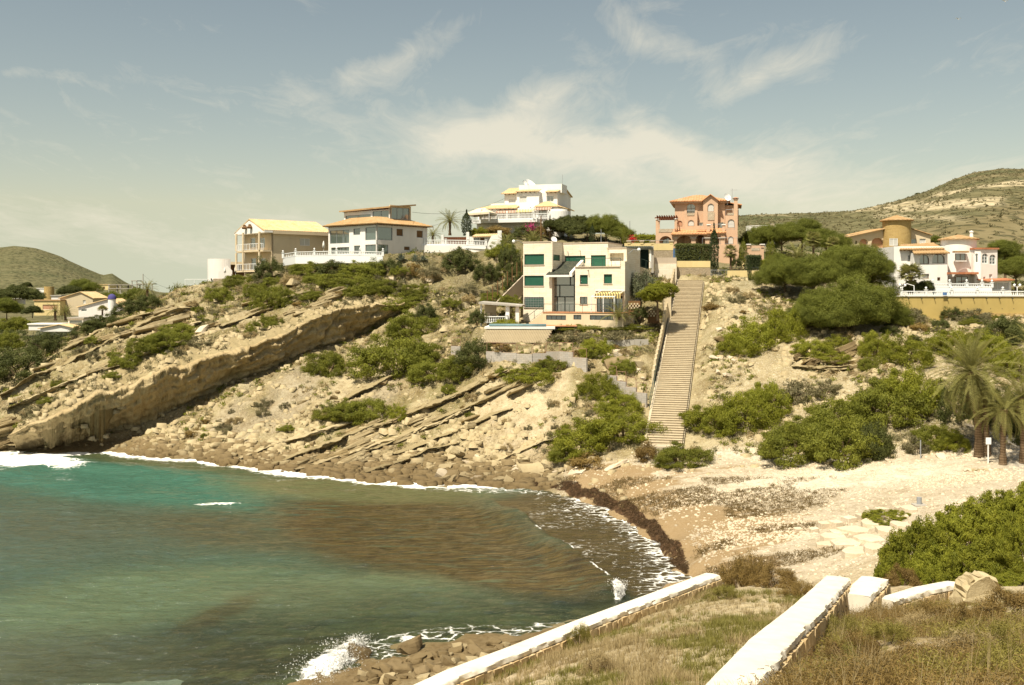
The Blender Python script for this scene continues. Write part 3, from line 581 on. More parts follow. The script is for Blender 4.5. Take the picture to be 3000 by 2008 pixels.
ZZ = ZZ+rel*(1-np.exp(-((R-rdg)/60)**2)*.8)*(5.0*fbm(XX*.012, YY*.012, 4, 101)+1.0*fbm(XX*.06, YY*.06, 3, 103))
edge = sstep(215, 250, R); ZZ = np.where((R < 250) & (XX > -138) & (XX < 158), np.minimum(ZZ, gz(XX, np.clip(YY, 152, 255))-1.5), ZZ)
ZZ = np.where(PX < -150, np.minimum(ZZ, -3+sstep(250, 900, R)*60), ZZ)
PYY = HY-(ZZ-CH)/YY*F
cc = np.zeros(XX.shape+(3,)); cc[:] = (.155, .14, .072); nzz = fbm(XX*.01, YY*.01, 4, 111); cc = lerp3(cc, (.20, .165, .09), sstep(-0.1, 0.4, nzz)); cc = lerp3(cc, (.10, .105, .05), sstep(0.1, 0.5, fbm(XX*.02, YY*.02, 4, 112))*.8)
wob = 10*fbm(XX*.03, YY*.03, 3, 113)
def band(x0, y0, x1, y1, th_, lo, hi):
    yc = y0+(y1-y0)*(PX-x0)/(x1-x0); return sstep(th_*1.3, th_*.6, np.abs(PYY+wob-yc))*sstep(lo-20, lo+20, PX)*sstep(hi+20, hi-20, PX)*(R > 300)
bare = np.maximum.reduce([band(2500, 615, 2850, 592, 12, 2500, 2940), band(2740, 570, 2840, 556, 8, 2735, 2845), band(2870, 546, 3000, 535, 9, 2865, 3300), band(2560, 630, 2800, 640, 9, 2560, 2830)*.6, band(2200, 628, 2500, 640, 4, 2180, 2330)*.5])
cc = lerp3(cc, (.50, .415, .27), bare*(0.7+.3*sstep(-.3, .3, fbm(XX*.08, YY*.08, 3, 114))))
cc = lerp3(cc, (.13, .125, .065), sstep(500, 300, PX)*.5)
i = np.arange(XX.size).reshape(XX.shape); FF = np.stack([i[:-1, :-1], i[1:, :-1], i[1:, 1:], i[:-1, 1:]], -1).reshape(-1, 4)
tag(obj_np('hills', np.stack([XX, YY, ZZ], -1).reshape(-1, 3), FF, M['far_hill'], smooth=True, attrs={'Col': cc.reshape(-1, 3)}), 'scrub covered hills behind the houses', 'hills', kind='structure')

# the thick limestone bed whose broken edge overhangs the cove
def ledge(name, A, B, n, mat, seed, back=5.4, bulge=0.5, amp=0.55, lean=(2.6, 2.8, 2.5, 2.0, 1.3, .7, .2, .1, .1, .1), thin=False, label=None):
    A, B = np.asarray(A), np.asarray(B); t = np.linspace(0, len(A)-1, n); ip = lambda P: np.stack([np.interp(t, np.arange(len(P)), P[:, k]) for k in range(3)], 1)
    a, b = ip(A), ip(B); tang = np.gradient(b, axis=0)[:, :2]; tang /= np.linalg.norm(tang, axis=1)[:, None]; out = np.stack([tang[:, 1], -tang[:, 0]], 1)
    L = np.concatenate([[0], np.cumsum(np.linalg.norm(np.diff(b, axis=0), axis=1))]); H = b[:, 2]-a[:, 2]
    ln = np.interp(t, np.linspace(0, len(A)-1, len(lean)), lean)
    ng = 0 if thin else 12
    prof = ([(-back, 't'), (-back*.5, 't')] if thin else [(q_, 'g') for q_ in np.linspace(-back, -.35, 12)])+[(v, 'f') for v in np.linspace(0, 1, 26)]+[(1.0, 'i')]
    if not thin: b = b.copy(); b[:, :2] += out*(1.7*fbm(L*.13, 0*L, 4, seed+30))[:, None]; b[:, 2] += .7*fbm(L*.25, 0*L+4, 3, seed+31)
    rows = []
    for v, kd in prof:
        if kd == 't': p = b.copy(); p[:, :2] += out*v; p[:, 2] = np.minimum(b[:, 2]+.04, gz(p[:, 0], p[:, 1])+.05) if v > -back+.01 else gz(p[:, 0], p[:, 1])-.4; rows.append(p); continue
        if kd == 'g':
            x, y = b[:, 0]+out[:, 0]*v, b[:, 1]+out[:, 1]*v; zu = zup(x, y)-.30+.50*fbm(x*.35, y*.35, 4, seed+20)+.30*fbm(x*1.1, y*1.1, 4, seed+21, ridged=True); z = np.minimum(gz(x, y)-.35, zu) if v == -back else zu; rows.append(np.stack([x, y, z], 1)); continue
        if kd == 'i': p = a.copy(); p[:, :2] -= out*1.6; p[:, 2] -= 0.8; rows.append(p); continue
        p = b*(1-v)+a*v; nx = fbm(L*.35, v*3+0*L, 4, seed)+0.5*fbm(L*1.3, v*5+0*L, 3, seed+3, ridged=True)
        groove = np.abs(fbm(L*.16+v*.5, v*1.0+0*L, 2, seed+7)); o = bulge*math.sin(math.pi*min(v*1.2, 1))*.6+0.35*np.cos(v*3)+amp*1.5*nx*np.clip(H/3, .3, 1)-0.4*np.exp(-(groove/.05)**2)*(v > .05)
        lay = 0.16*np.sin(v*H*7+2*fbm(L*.2, 0*L, 2, seed+9)); o = o+lay+.20*fbm(L*2.6, v*9+0*L, 3, seed+11)+.16*fbm(L*.9, v*14+0*L, 2, seed+13, ridged=True)+(0 if thin else .45)*np.clip(t/3-.3, 0, 1)*np.round(1.5*fbm(L*.22, v*1.6+0*L, 2, seed+15))/1.5+(0 if thin else .22)*np.round(3*fbm(L*.8, v*4+0*L, 2, seed+16))/3+ln*(1-v)**1.2*min(v*14, 1)*.5-ln*.55*v
        p[:, 0] += out[:, 0]*o; p[:, 1] += out[:, 1]*o; p[:, 2] += 0.16*fbm(L*.9, v*4+0*L, 3, seed+5)*(1 if v < .98 else 0); rows.append(p)
    V = np.stack(rows, 0); m_ = len(rows); i = np.arange(m_*n).reshape(m_, n); Fc = np.stack([i[:-1, :-1], i[1:, :-1], i[1:, 1:], i[:-1, 1:]], -1).reshape(-1, 4)
    global LTOP
    if not thin: LTOP = V[1:12].reshape(-1, 3)
    mi = np.repeat((np.arange(m_-1) < ng).astype(int), n-1)
    return tag(obj_np(name, V.reshape(-1, 3), Fc, [mat, M['rock_bed']], smooth=False, mids=mi), label, 'rock ledge', kind='structure')
ledge('rock_ledge', LA, LB, 620, M['rock_face'], 200, label='thick overhanging tan limestone ledge above the far water line')
rl_ = random.Random(3)
for i, (pl, hh) in enumerate([([(20, 1205), (200, 1125), (420, 1025), (640, 915)], 1.0), ([(0, 1178), (130, 1104), (260, 1034), (430, 954), (580, 896)], 1.1), ([(60, 1112), (220, 1018), (350, 958), (450, 915)], 1.1), ([(300, 1105), (500, 1020), (640, 960)], .6), ([(640, 960), (800, 890), (900, 860)], .7), ([(780, 1372), (1000, 1292), (1200, 1218), (1400, 1135), (1560, 1088)], .9), ([(860, 1388), (1100, 1315), (1300, 1235), (1420, 1180)], .7), ([(960, 1352), (1250, 1245), (1480, 1145), (1640, 1075)], .8), ([(1020, 1400), (1200, 1345), (1340, 1300)], .6), ([(700, 1352), (900, 1290), (1080, 1225)], .6), ([(1130, 1330), (1330, 1265), (1500, 1195)], .5), ([(980, 1180), (1120, 1120), (1230, 1060)], .6), ([(1400, 1370), (1520, 1330), (1620, 1290)], .4), ([(2330, 1075), (2440, 1095), (2540, 1080)], .9), ([(2350, 1050), (2440, 1068), (2530, 1055)], .6), ([(0, 1270), (110, 1245)], 1.0), ([(0, 1300), (130, 1290)], .8)]):
    T_ = np.array([hit(*q) for q in pl]); s_ = np.linspace(0, len(pl)-1, 6*len(pl)); Q = np.stack([np.interp(s_, np.arange(len(pl)), T_[:, k]) for k in range(3)], 1); Q[:, 2] = np.convolve(np.pad(gz(Q[:, 0], Q[:, 1]), 3, mode='edge'), np.ones(7)/7, mode='valid'); tp = np.clip(np.minimum(s_, len(pl)-1-s_)*2.2, .12, 1)*hh*(.75+.5*vnoise(s_*2.3, s_*0, i)); B_ = Q.copy(); B_[:, 2] += tp*.55; A_ = Q.copy(); A_[:, 2] -= tp*.55
    ledge('strata_ledge', A_, B_, int(50*len(pl)), M['rock_bed' if i % 3 else 'rock_pale'], 220+30*i, back=1.6, bulge=.1, amp=.34, label='thin limestone bed cropping out of the slope, ' + ('headland' if i < 5 or i > 15 else 'right slope' if i > 13 else 'above the shore') + f' row {i+1}', lean=(.5, .5), thin=True)

# ------------------------------------------------------------------ the sea
WX, WY = np.meshgrid(np.arange(-78, 22, 0.22), np.arange(38, 122, 0.22))
WPX, WPY = proj(WX, WY, 0.0)
depth = -gz(WX, WY)
wz = 0.15*fbm(WX*.22, WY*.5, 3, 301)+0.085*fbm(WX*.7, WY*1.7, 3, 303)
sw = np.sin((WY*.8+WX*.35+2*fbm(WX*.06, WY*.06, 2, 305))*0.75); wz = wz+0.07*sw*sstep(-10, -30, WX)
crest = np.array([Pz(x, y, 0)[:2] for x, y in [(1330, 1452), (1430, 1480), (1530, 1532), (1620, 1600), (1720, 1672), (1790, 1715), (1845, 1752)]])
cs, cp = polydist(WX, WY, crest); cs = cs+0.35*fbm(WX*.3, WY*.3, 2, 306)
inside = sstep(0.0, 1.2, cp)*sstep(6.0, 5.6, cp); h_ = 0.62*np.where(cs > 0, np.exp(-(cs/.45)**2), np.exp(-(cs/2.2)**2))*inside*(0.75+.5*vnoise(WX*.25, WY*.25, 307)); wz = wz+h_
wl = np.array([Pz(x, y, 0)[:2] for x, y in [(0, 1395), (150, 1365), (330, 1375), (480, 1390), (700, 1430), (850, 1450), (1000, 1452)]]); s2, p2 = polydist(WX, WY, wl); wz = wz+0.42*np.exp(-(s2/2.0)**2)*(0.6+.6*vnoise(WX*.15, WY*.15, 308))
foam = np.zeros(WX.shape); sd, sp = polydist(WX, WY, SH); sd = np.abs(sd)
farside = (sp < 10.5); foam = foam+0.86*sstep(3.0, 0.5, sd+0.9*fbm(WX*.35, WY*.35, 3, 310))*farside*sstep(0.6, 2, sp)
foam = np.maximum(foam, 0.40*sstep(4.0, 1.0, sd)*farside)
foam = np.maximum(foam, 0.95*ell(WPX, WPY, 80, 1348, 210, 26, 0.08, .5)*(0.7+.5*vnoise(WX*.4, WY*.8, 311)))
foam = np.maximum(foam, 0.60*ell(WPX, WPY, 640, 1352, 330, 16, 0.10, .5))
lane = sstep(0.0, 1.0, cs)*sstep(0.3, 1.2, cp)*(cp < 5.95)*(WPX > 1330)*(WPX < 2080); foam = np.maximum(foam, lane*(0.44+0.16*sstep(3.5, .8, sd)+0.10*fbm(WX*.2, WY*.25, 3, 312)))
foam = np.maximum(foam, 0.56*ell(WPX, WPY, 1400, 1430, 280, 20, 0.05, .4))
foam = np.maximum(foam, 0.85*np.exp(-((cs-.15)/.28)**2)*inside*sstep(0.35, .75, vnoise(cp*6, cp*0, 313)+.15*(cp > 4)))
nearsh = ell(WPX, WPY, 1270, 1885, 330, 55, -0.12, .4); foam = np.maximum(foam, nearsh*.55); foam = np.maximum(foam, ell(WPX, WPY, 1560, 1845, 120, 25, -.2, .4)*.55)
foam = np.maximum(foam, ell(WPX, WPY, 950, 1955, 120, 40, -0.6, .5)*.80); foam = np.maximum(foam, ell(WPX, WPY, 1030, 1905, 35, 45, 0, .5)*.75); foam = np.maximum(foam, ell(WPX, WPY, 1815, 1735, 22, 28, .4, .5)*.8)
foam = np.maximum(foam, ell(WPX, WPY, 640, 1478, 80, 5, 0, .5)*.75)
wz = wz+0.16*np.clip(foam-.5, 0, 1)*fbm(WX*.9, WY*.9, 3, 315)+0.10*np.clip(foam-.6, 0, .4)
cl = np.zeros(WX.shape+(3,)); cl[:] = (.058, .088, .054)
cl = lerp3(cl, (.050, .130, .088), ell(WPX, WPY, 420, 1420, 560, 62, 0.10)); cl = lerp3(cl, (.118, .118, .048), ell(WPX, WPY, 1050, 1440, 380, 42, .05)*.9)
cl = lerp3(cl, (.075, .085, .035), ell(WPX, WPY, 520, 1355, 420, 24, .1)*.8)
cl = lerp3(cl, (.072, .092, .060), ell(WPX, WPY, 150, 1560, 520, 90)*.6); cl = lerp3(cl, (.100, .135, .070), ell(WPX, WPY, 420, 1760, 520, 90, -.1)*.8); cl = lerp3(cl, (.115, .145, .078), ell(WPX, WPY, 1150, 1740, 520, 70, -.05))
cl = lerp3(cl, (.085, .088, .045), sstep(1800, 1920, WPY)*.7); cl = lerp3(cl, (.075, .055, .028), lane*.85)
wweed = np.maximum.reduce([ell(WPX, WPY, 1180, 1560, 420, 120, .12, .3), ell(WPX, WPY, 1480, 1660, 380, 75, .18, .3), ell(WPX, WPY, 800, 1560, 380, 62, .06, .45)*.6, ell(WPX, WPY, 300, 1545, 380, 40, 0, .5)*.25, ell(WPX, WPY, 640, 1800, 130, 26, -.4, .5)*.6, lane*.8])
wweed = wweed*(1-0.9*ell(WPX, WPY, 1000, 1440, 330, 30, .05))
murk = sstep(0.1, 2.2, depth)*0.62+0.34; murk = np.maximum(murk, wweed*.96); murk = np.maximum(murk, sstep(1760, 1600, WPY)*.97)
murk = np.where(WPY > 1700, murk*(1-0.30*sstep(1720, 1850, WPY)*sstep(300, 700, WPX)), murk)
i = np.arange(WX.size).reshape(WX.shape); Fw = np.stack([i[:-1, :-1], i[:-1, 1:], i[1:, 1:], i[1:, :-1]], -1).reshape(-1, 4)
keep = (depth.ravel()[Fw].max(1) > -0.9); Fw = Fw[keep]
sea = tag(obj_np('sea', np.stack([WX, WY, wz], -1).reshape(-1, 3), Fw, M['sea_water'], smooth=True, attrs={'Col': cl.reshape(-1, 3), 'foam': foam.ravel(), 'murk': np.clip(murk, 0, 1).ravel(), 'weed': np.clip(wweed, 0, 1).ravel()}), 'green sea water in the cove with brown drifting seaweed', 'sea', kind='structure')
# the open sea beyond the cove
Vs, Fs = [], []
for (x0, x1, y0, y1) in [(-3000, -78, -800, 3000), (-78, 22, -800, 38), (-78, -40, 122, 150)]:
    b = len(Vs); Vs += [(x0, y0, -.02), (x1, y0, -.02), (x1, y1, -.02), (x0, y1, -.02)]; Fs.append((b, b+1, b+2, b+3))
nV = len(Vs); tag(obj_np('open_sea', Vs, Fs, M['sea_water'], attrs={'Col': np.tile((.03, .066, .052), (nV, 1)), 'foam': np.zeros(nV), 'murk': np.ones(nV), 'weed': np.zeros(nV)}), 'open sea outside the cove', 'sea', kind='structure')
# ------------------------------------------------------------------ building kit
class Face:
    """a vertical plane: origin (x,y), unit direction u to the right, outward normal n"""
    def __init__(f, O, u): f.O = np.array(O[:2], float); f.u = np.array(u, float)/np.linalg.norm(u); f.n = np.array([f.u[1], -f.u[0]])
    def at(f, px):
        k = (px-CX)/F; t = (f.O @ f.n)/(k*f.n[0]+f.n[1]); p = np.array([t*k, t]); return float((p-f.O) @ f.u), t
    def U(f, px): return f.at(px)[0]
    def Z(f, px, py): return CH-(py-HY)/F*f.at(px)[1]
    def pt(f, u, z, out=0.0): p = f.O+f.u*u+f.n*out; return (p[0], p[1], z)
    def off(f, d): return Face(f.O+f.n*d, f.u)
    def right(f, u): return Face(f.O+f.u*u, -f.n)                  # side wall turning back at u
    def left(f, u, depth): return Face(f.O+f.u*u-f.n*depth, f.n)   # the other side wall
    def depth_to(f, u, px):
        """how far back a side wall starting at u must run to end at photo column px"""
        p = f.O+f.u*u; k = (px-CX)/F; b = -f.n; return float((k*p[1]-p[0])/(b[0]-k*b[1]))
    def rect(f, r): xm = (r[0]+r[2])/2; return f.U(r[0]), f.U(r[2]), f.Z(xm, r[3]), f.Z(xm, r[1])
def face_px(px, d, ang): return Face(P3(px, HY, d), (math.cos(math.radians(ang)), math.sin(math.radians(ang))))
def fbox(mb, f, u0, u1, z0, z1, o0, o1): mb.hexa([f.pt(u0, z0, o1), f.pt(u1, z0, o1), f.pt(u1, z0, o0), f.pt(u0, z0, o0), f.pt(u0, z1, o1), f.pt(u1, z1, o1), f.pt(u1, z1, o0), f.pt(u0, z1, o0)]); return mb
def wall(f, u0, u1, z0, z1, holes, mat, parent, th=0.22, back=False, name='wall', kind=None):
    hs = [h for h in holes]; us = sorted({u0, u1, *[min(max(x, u0), u1) for h in hs for x in h[:2]]}); zs = sorted({z0, z1, *[min(max(x, z0), z1) for h in hs for x in h[2:4]]})
    nu, nz = len(us)-1, len(zs)-1; solid = np.ones((nu+2, nz+2), bool); solid[0] = solid[-1] = False; solid[:, 0] = solid[:, -1] = False
    for i in range(nu):
        for j in range(nz):
            cu, cz = (us[i]+us[i+1])/2, (zs[j]+zs[j+1])/2
            if any(h[0] < cu < h[1] and h[2] < cz < h[3] for h in hs): solid[i+1, j+1] = False
    mb = MB()
    for i in range(nu):
        for j in range(nz):
            if not solid[i+1, j+1]: continue
            a, b, c, d = us[i], us[i+1], zs[j], zs[j+1]
            mb.add([f.pt(a, c), f.pt(b, c), f.pt(b, d), f.pt(a, d)], [(0, 1, 2, 3)])
            if back: mb.add([f.pt(a, c, -th), f.pt(b, c, -th), f.pt(b, d, -th), f.pt(a, d, -th)], [(3, 2, 1, 0)])
            for s, q in ((solid[i, j+1], (a, c, a, d)), (solid[i+2, j+1], (b, d, b, c)), (solid[i+1, j], (b, c, a, c)), (solid[i+1, j+2], (a, d, b, d))):
                if not s: mb.add([f.pt(q[0], q[1]), f.pt(q[2], q[3]), f.pt(q[2], q[3], -th), f.pt(q[0], q[1], -th)], [(0, 1, 2, 3)])
    for h in hs:
        if len(h) > 4 and h[4]:                          # arched head: two spandrels
            r = (h[1]-h[0])/2; ah = min(r, (h[3]-h[2])*.55); um = (h[0]+h[1])/2
            for sg in (-1, 1):
                arc = [(um+sg*r*math.cos(x), h[3]-ah+ah*math.sin(x)) for x in np.linspace(0, math.pi/2, 7)]; poly = [(um+sg*r, h[3])]+arc; n = len(poly)
                mb.add([f.pt(*p) for p in poly]+[f.pt(p[0], p[1], -th) for p in poly], [tuple(range(n)), tuple(range(2*n-1, n-1, -1))]+[(i, (i+1) % n, n+(i+1) % n, n+i) for i in range(n)])
    me = mb.build(name, mat, parent); return me
PANE = {'g': 'glass_dark', 't': 'glass_teal', 'y': 'glass_grey', 's': 'green_shutter', 'w': 'white_shutter', 'd': 'brown_wood', 'o': 'peach_shade'}  # the open style fills a recess with peach darkened to stand for shade
def window(f, h, style, parent, th=0.22, frame='white_paint', sill=None, mull=1, bars=0, fw=0.06):
    u0, u1, z0, z1 = h[:4]; mb = MB(); r = -th*.55
    for a, b, c, d in ((u0, u1, z0, z0+fw), (u0, u1, z1-fw, z1), (u0, u0+fw, z0+fw, z1-fw), (u1-fw, u1, z0+fw, z1-fw)): fbox(mb, f, a, b, c, d, r-.05, r+.03)
    for i in range(1, mull+1): m_ = u0+(u1-u0)*i/(mull+1); fbox(mb, f, m_-.03, m_+.03, z0+fw, z1-fw, r-.05, r+.025)
    for i in range(1, bars+1): m_ = z0+(z1-z0)*i/(bars+1); fbox(mb, f, u0+fw, u1-fw, m_-.025, m_+.025, r-.05, r+.02)
    w_ = mb.build('window', M[frame], parent)
    p = MB(); fbox(p, f, u0+.01, u1-.01, z0+.01, z1-.01, r-.04, r-.015); p.build('pane', M[PANE[style]], w_)
    if sill: q = MB(); fbox(q, f, u0-.06, u1+.06, z0-.11, z0-.004, -th*.4, .07); q.build('sill', M[sill], w_)
    return w_
def panel(f, r, mat, parent, holes=(), th=0.22, frame='white_paint', sill=None, back=False, name='wall', zb=None, zt=None):
    """wall between photo columns; holes as (px0,py0,px1,py1,style[,mullions,bars])"""
    u0, u1 = f.U(r[0]), f.U(r[2]); z0 = f.Z((r[0]+r[2])/2, r[3]) if zb is None else zb; z1 = f.Z((r[0]+r[2])/2, r[1]) if zt is None else zt; hs = []
    for h in holes: a = f.rect(h[:4]); hs.append((max(a[0], u0+.05), min(a[1], u1-.05), max(a[2], z0+.05), min(a[3], z1-.05), 'a' in h[4]))
    w_ = wall(f, u0, u1, z0, z1, hs, M[mat], parent, th, back, name)
    for h, q in zip(holes, hs):
        st = h[4].replace('a', '')
        if st and st != '-': window(f, q, st, parent, th, frame, sill, h[5] if len(h) > 5 else (1 if q[1]-q[0] > .8 and st not in 'sw' else 0), h[6] if len(h) > 6 else 0)
    return u0, u1, z0, z1
def core(f, u0, u1, z0, z1, depth, mat, parent, th=0.22, name='building_body', top=True):
    mb = MB(); fbox(mb, f, u0, u1, z0, z1, -depth, -th-.001); return mb.build(name, M[mat], parent)
def tile_roof(P0, P1, P2, P3_, mat, parent, step=0.34, amp=0.05, th=0.14, name='roof'):
    """corrugated clay-tile slope: eave P0-P1, ridge P3-P2"""
    P0, P1, P2, P3_ = [np.array(p, float) for p in (P0, P1, P2, P3_)]; e = P1-P0; L = np.linalg.norm(e); e = e/L
    a, b = (P3_-P0) @ e, (P2-P0) @ e; up = P3_-P0-a*e; nr = np.cross(e, up); nr /= np.linalg.norm(nr)
    if nr[2] < 0: nr = -nr
    n = max(int(L/step)*2, 4); mb = MB(); vs = []
    for i in range(n+1):
        s = L*i/n; fr = 1.0
        if a > .05 and s < a: fr = s/a
        elif b < L-.05 and s > b: fr = (L-s)/(L-b)
        lo = P0+e*s; hi = lo+up*fr if (a >= -.05 and b <= L+.05) else lo+(P3_-P0)*(1-i/n)+(P2-P1)*(i/n)
        o = nr*(amp if i % 2 else -amp*.3); vs += [lo+o, hi+o, lo-nr*th, hi-nr*th*.5]
    fs = []
    for i in range(n):
        k = i*4; j = k+4; fs += [(k, j, j+1, k+1), (k, k+2, j+2, j), (k+2, k+3, j+3, j+2), (k+1, j+1, j+3, k+3)]
    fs += [(0, 1, 3, 2), (n*4, n*4+2, n*4+3, n*4+1)]; mb.add(vs, fs); return mb.build(name, M[mat], parent)
def cone_roof(c, r, z0, z1, mat, parent, n=44, th=.12):
    vs = [(c[0], c[1], z1)]; fs = []
    for i in range(n): t = 2*math.pi*i/n; h = .05 if i % 2 else -.03; vs += [(c[0]+r*math.cos(t), c[1]+r*math.sin(t), z0+h), (c[0]+r*math.cos(t), c[1]+r*math.sin(t), z0-th)]
    for i in range(n): j = (i+1) % n; fs += [(0, 1+2*i, 1+2*j), (1+2*i, 2+2*i, 2+2*j, 1+2*j)]
    fs.append(tuple(2+2*i for i in range(n))); return MB().add(vs, fs).build('roof', M[mat], parent)
def tails(f, u0, u1, z, parent, step=0.55, out=0.45, mat='red_wood', s=0.07):
    mb = MB()
    for u_ in np.arange(u0+.2, u1-.1, step): fbox(mb, f, u_-s, u_+s, z-.16, z, -.05, out)
    return mb.build('rafter_tails', M[mat], parent, kind='stuff')
def cyl(c, r, z0, z1, mat, parent, name='tower', n=40, a0=0, a1=2*math.pi): return MB().lathe([(r, z0), (r, z1)] if a1-a0 < 6.2 else [(0.01, z0), (r, z0), (r, z1), (0.01, z1)], (c[0], c[1], 0), n, a0, a1).build(name, M[mat], parent, smooth=False)
def smooth_by_angle(o):
    o.data.polygons.foreach_set("use_smooth", np.ones(len(o.data.polygons), dtype=bool)); o.data.set_sharp_from_angle(angle=math.radians(40)); return o
def balustrade(name, label, pts, mat='white_paint', ball=True, post=0.26, base=None, group=None, rail=0.10):
    """pts: (px, y_top, y_bottom, d); posts stand at the points, balusters between"""
    W3 = [(P3(p[0], p[1], p[3]), P3(p[0], p[2], p[3])) for p in pts]; c = W3[len(W3)//2][1]; root = wempty(name, c, label, 'balustrade', group); m = M[mat]
    for (t, b) in W3:
        mb = MB().box(t[0]-post/2, t[0]+post/2, t[1]-post/2, t[1]+post/2, b[2], t[2]+.10)
        mb.box(t[0]-post/2-.05, t[0]+post/2+.05, t[1]-post/2-.05, t[1]+post/2+.05, t[2]+.102, t[2]+.17)
        if ball: mb.lathe([(0.01, .17), (.08, .19), (.05, .24), (.12, .31), (.14, .38), (.10, .46), (0.01, .50)], (t[0], t[1], t[2]), 10)
        mb.build('post', m, root)
    rl = MB(); bl = MB(); bs = MB()
    for i in range(len(W3)-1):
        (t0, b0), (t1, b1) = W3[i], W3[i+1]; a, b = Vector(t0), Vector(t1); dxy = (b-a); dxy.z = 0; L = dxy.length; dxy.normalize(); nn = Vector((dxy.y, -dxy.x, 0))
        def seg(mb, p, q, h, w_): mb.hexa([p+nn*w_-Vector((0, 0, h)), q+nn*w_-Vector((0, 0, h)), q-nn*w_-Vector((0, 0, h)), p-nn*w_-Vector((0, 0, h)), p+nn*w_, q+nn*w_, q-nn*w_, p-nn*w_])
        seg(rl, a, b, rail, .11); B0, B1 = Vector(b0), Vector(b1); seg(rl, B0+Vector((0, 0, .12)), B1+Vector((0, 0, .12)), .12, .12)
        n = max(int(L/0.24), 2)
        for k in range(1, n):
            s = k/n; lo = B0.lerp(B1, s); z0, z1 = lo.z+.12, a.lerp(b, s).z-rail; h = z1-z0
            bl.lathe([(.05, z0), (.045, z0+h*.15), (.075, z0+h*.42), (.04, z0+h*.68), (.05, z1)], (lo.x, lo.y, 0), 6)
        if base: seg(bs, B0-Vector((0, 0, .001)), B1-Vector((0, 0, .001)), base, .10)
    rl.build('rail', m, root); bl.build('balusters', m, root, kind='stuff')
    if base: bs.build('base_wall', m, root)
    return root
def railing(name, label, pts, h, mat, step=1.2, thin=0.025, fine=0.0, parent=None):
    """metal railing along 3D base points"""
    root = parent or wempty(name, pts[0], label, 'railing'); mb = MB(); rl = MB(); fb = MB()
    for i in range(len(pts)-1):
        a, b = Vector(pts[i]), Vector(pts[i+1]); n = max(int((b-a).length/step), 1); up = Vector((0, 0, h))
        rl.tube(a+up, b+up, thin*1.2, 5); rl.tube(a+up*.12, b+up*.12, thin*.8, 4)
        for k in range(n+(i == len(pts)-2)): p = a.lerp(b, k/n); mb.tube(p, p+up, thin, 5)
        if fine:
            for k in range(int((b-a).length/fine)): p = a.lerp(b, (k+.5)*fine/(b-a).length); fb.tube(p+up*.12, p+up, thin*.5, 3)
    rl.build('rail', M[mat], root); mb.build('uprights', M[mat], root, kind='stuff')
    if fine: fb.build('bars', M[mat], root, kind='stuff')
    return root
def dish(loc, r, az, el, label, mast=0.6):
    root = wempty('satellite_dish', loc, label, 'satellite dish'); d = Vector((math.sin(az)*math.cos(el), -math.cos(az)*math.cos(el), math.sin(el))); c = Vector(loc)+Vector((0, 0, mast+r*.6))
    a = d.orthogonal().normalized(); b = d.cross(a); vs = []; fs = []; n = 22; R_ = 5
    for j in range(R_+1):
        q = j/R_; vs += [c+(a*math.cos(2*math.pi*i/n)+b*math.sin(2*math.pi*i/n))*(r*q+.001)+d*(q*q*r*.30-r*.25) for i in range(n)]
    k = len(vs); vs += [v-d*.03 for v in vs]
    for j in range(R_):
        for i in range(n): p, q = j*n+i, j*n+(i+1) % n; fs += [(p, q, q+n, p+n), (k+p+n, k+q+n, k+q, k+p)]
    MB().add(vs, fs).build('reflector', M['white_paint'], root, smooth=True)
    MB().tube(loc, c-d*r*.2, .05).tube(c-d*r*.2, c+d*r*.75-Vector((0, 0, r*.3)), .025).build('mast', M['grey_metal'], root); return root

# ------------------------------------------------------------------ pale stone house in the middle
Ff = face_px(1533, 127.0, -22)
H = wempty('stone_house', P3(1690, 945, 126), 'pale stone clad cubic house with green shutters beside the long stairs', 'house')
zG = 13.7; T = 'travertine'
def Zf(py): return Ff.Z(1575, py)
uL0, uL1, z0, z1 = panel(Ff, (1533, 711, 1617, 945), T, H, [(1536, 745, 1594, 776, 's'), (1536, 808, 1593, 838, 's'), (1536, 871, 1593, 901, 's')], frame='dark_metal', sill='trim_beige', zb=zG)
sR = Ff.depth_to(uL1, 1648); Fs = Ff.right(uL1)
core(Ff, uL0, uL1, z0, z1, 8.5, T, H)
f2 = Face(Fs.O+Fs.n*.2, Fs.u); panel(f2, (1618.5, 711, 1646, 790), T, H, [(1621, 747, 1641, 764, 's')], th=.19, frame='dark_metal', zt=z1-.003)
Fr = Ff.off(-sR); uS0 = Fr.U(1648); zt = Fr.Z(1700, 714); zbal = Fr.Z(1740, 786)
uA, uB, _, _ = panel(Fr, (1648, 714, 1781, 786), T, H, [(1655, 750, 1715, 772, 's'), (1731, 748, 1775, 785, 's')], frame='dark_metal', zb=zG+.01, zt=zt)
core(Fr, uA-.3, uB, zG+.01, zt, 6.5, T, H)
mb = MB()                                                 # copings
for (f, a, b, z, dpt) in ((Ff, uL0, uL1, z1, 8.5), (Fr, uA, uB, zt, 6.5)): fbox(mb, f, a-.06, b+.06, z+.002, z+.13, -dpt-.06, .06)
mb.build('coping', M['trim_beige'], H)
# loggia to the right of the roof terrace
uC, uD = uB+.002, Fr.U(1836); zl = Fr.Z(1810, 729); panel(Fr.off(.35), (1782, 729, 1836, 786), T, H, [(1786, 742, 1827, 765, '-')], th=.9, zb=zG+.01, zt=zl); core(Fr.off(.35), Fr.off(.35).U(1782), Fr.off(.35).U(1836), zG+.01, zl, 6.4, T, H, th=.9)
mb = MB(); fbox(mb, Fr, uC-.05, uD+.1, zl+.002, zl+.12, -6.1, .42); mb.build('coping', M['trim_beige'], H)
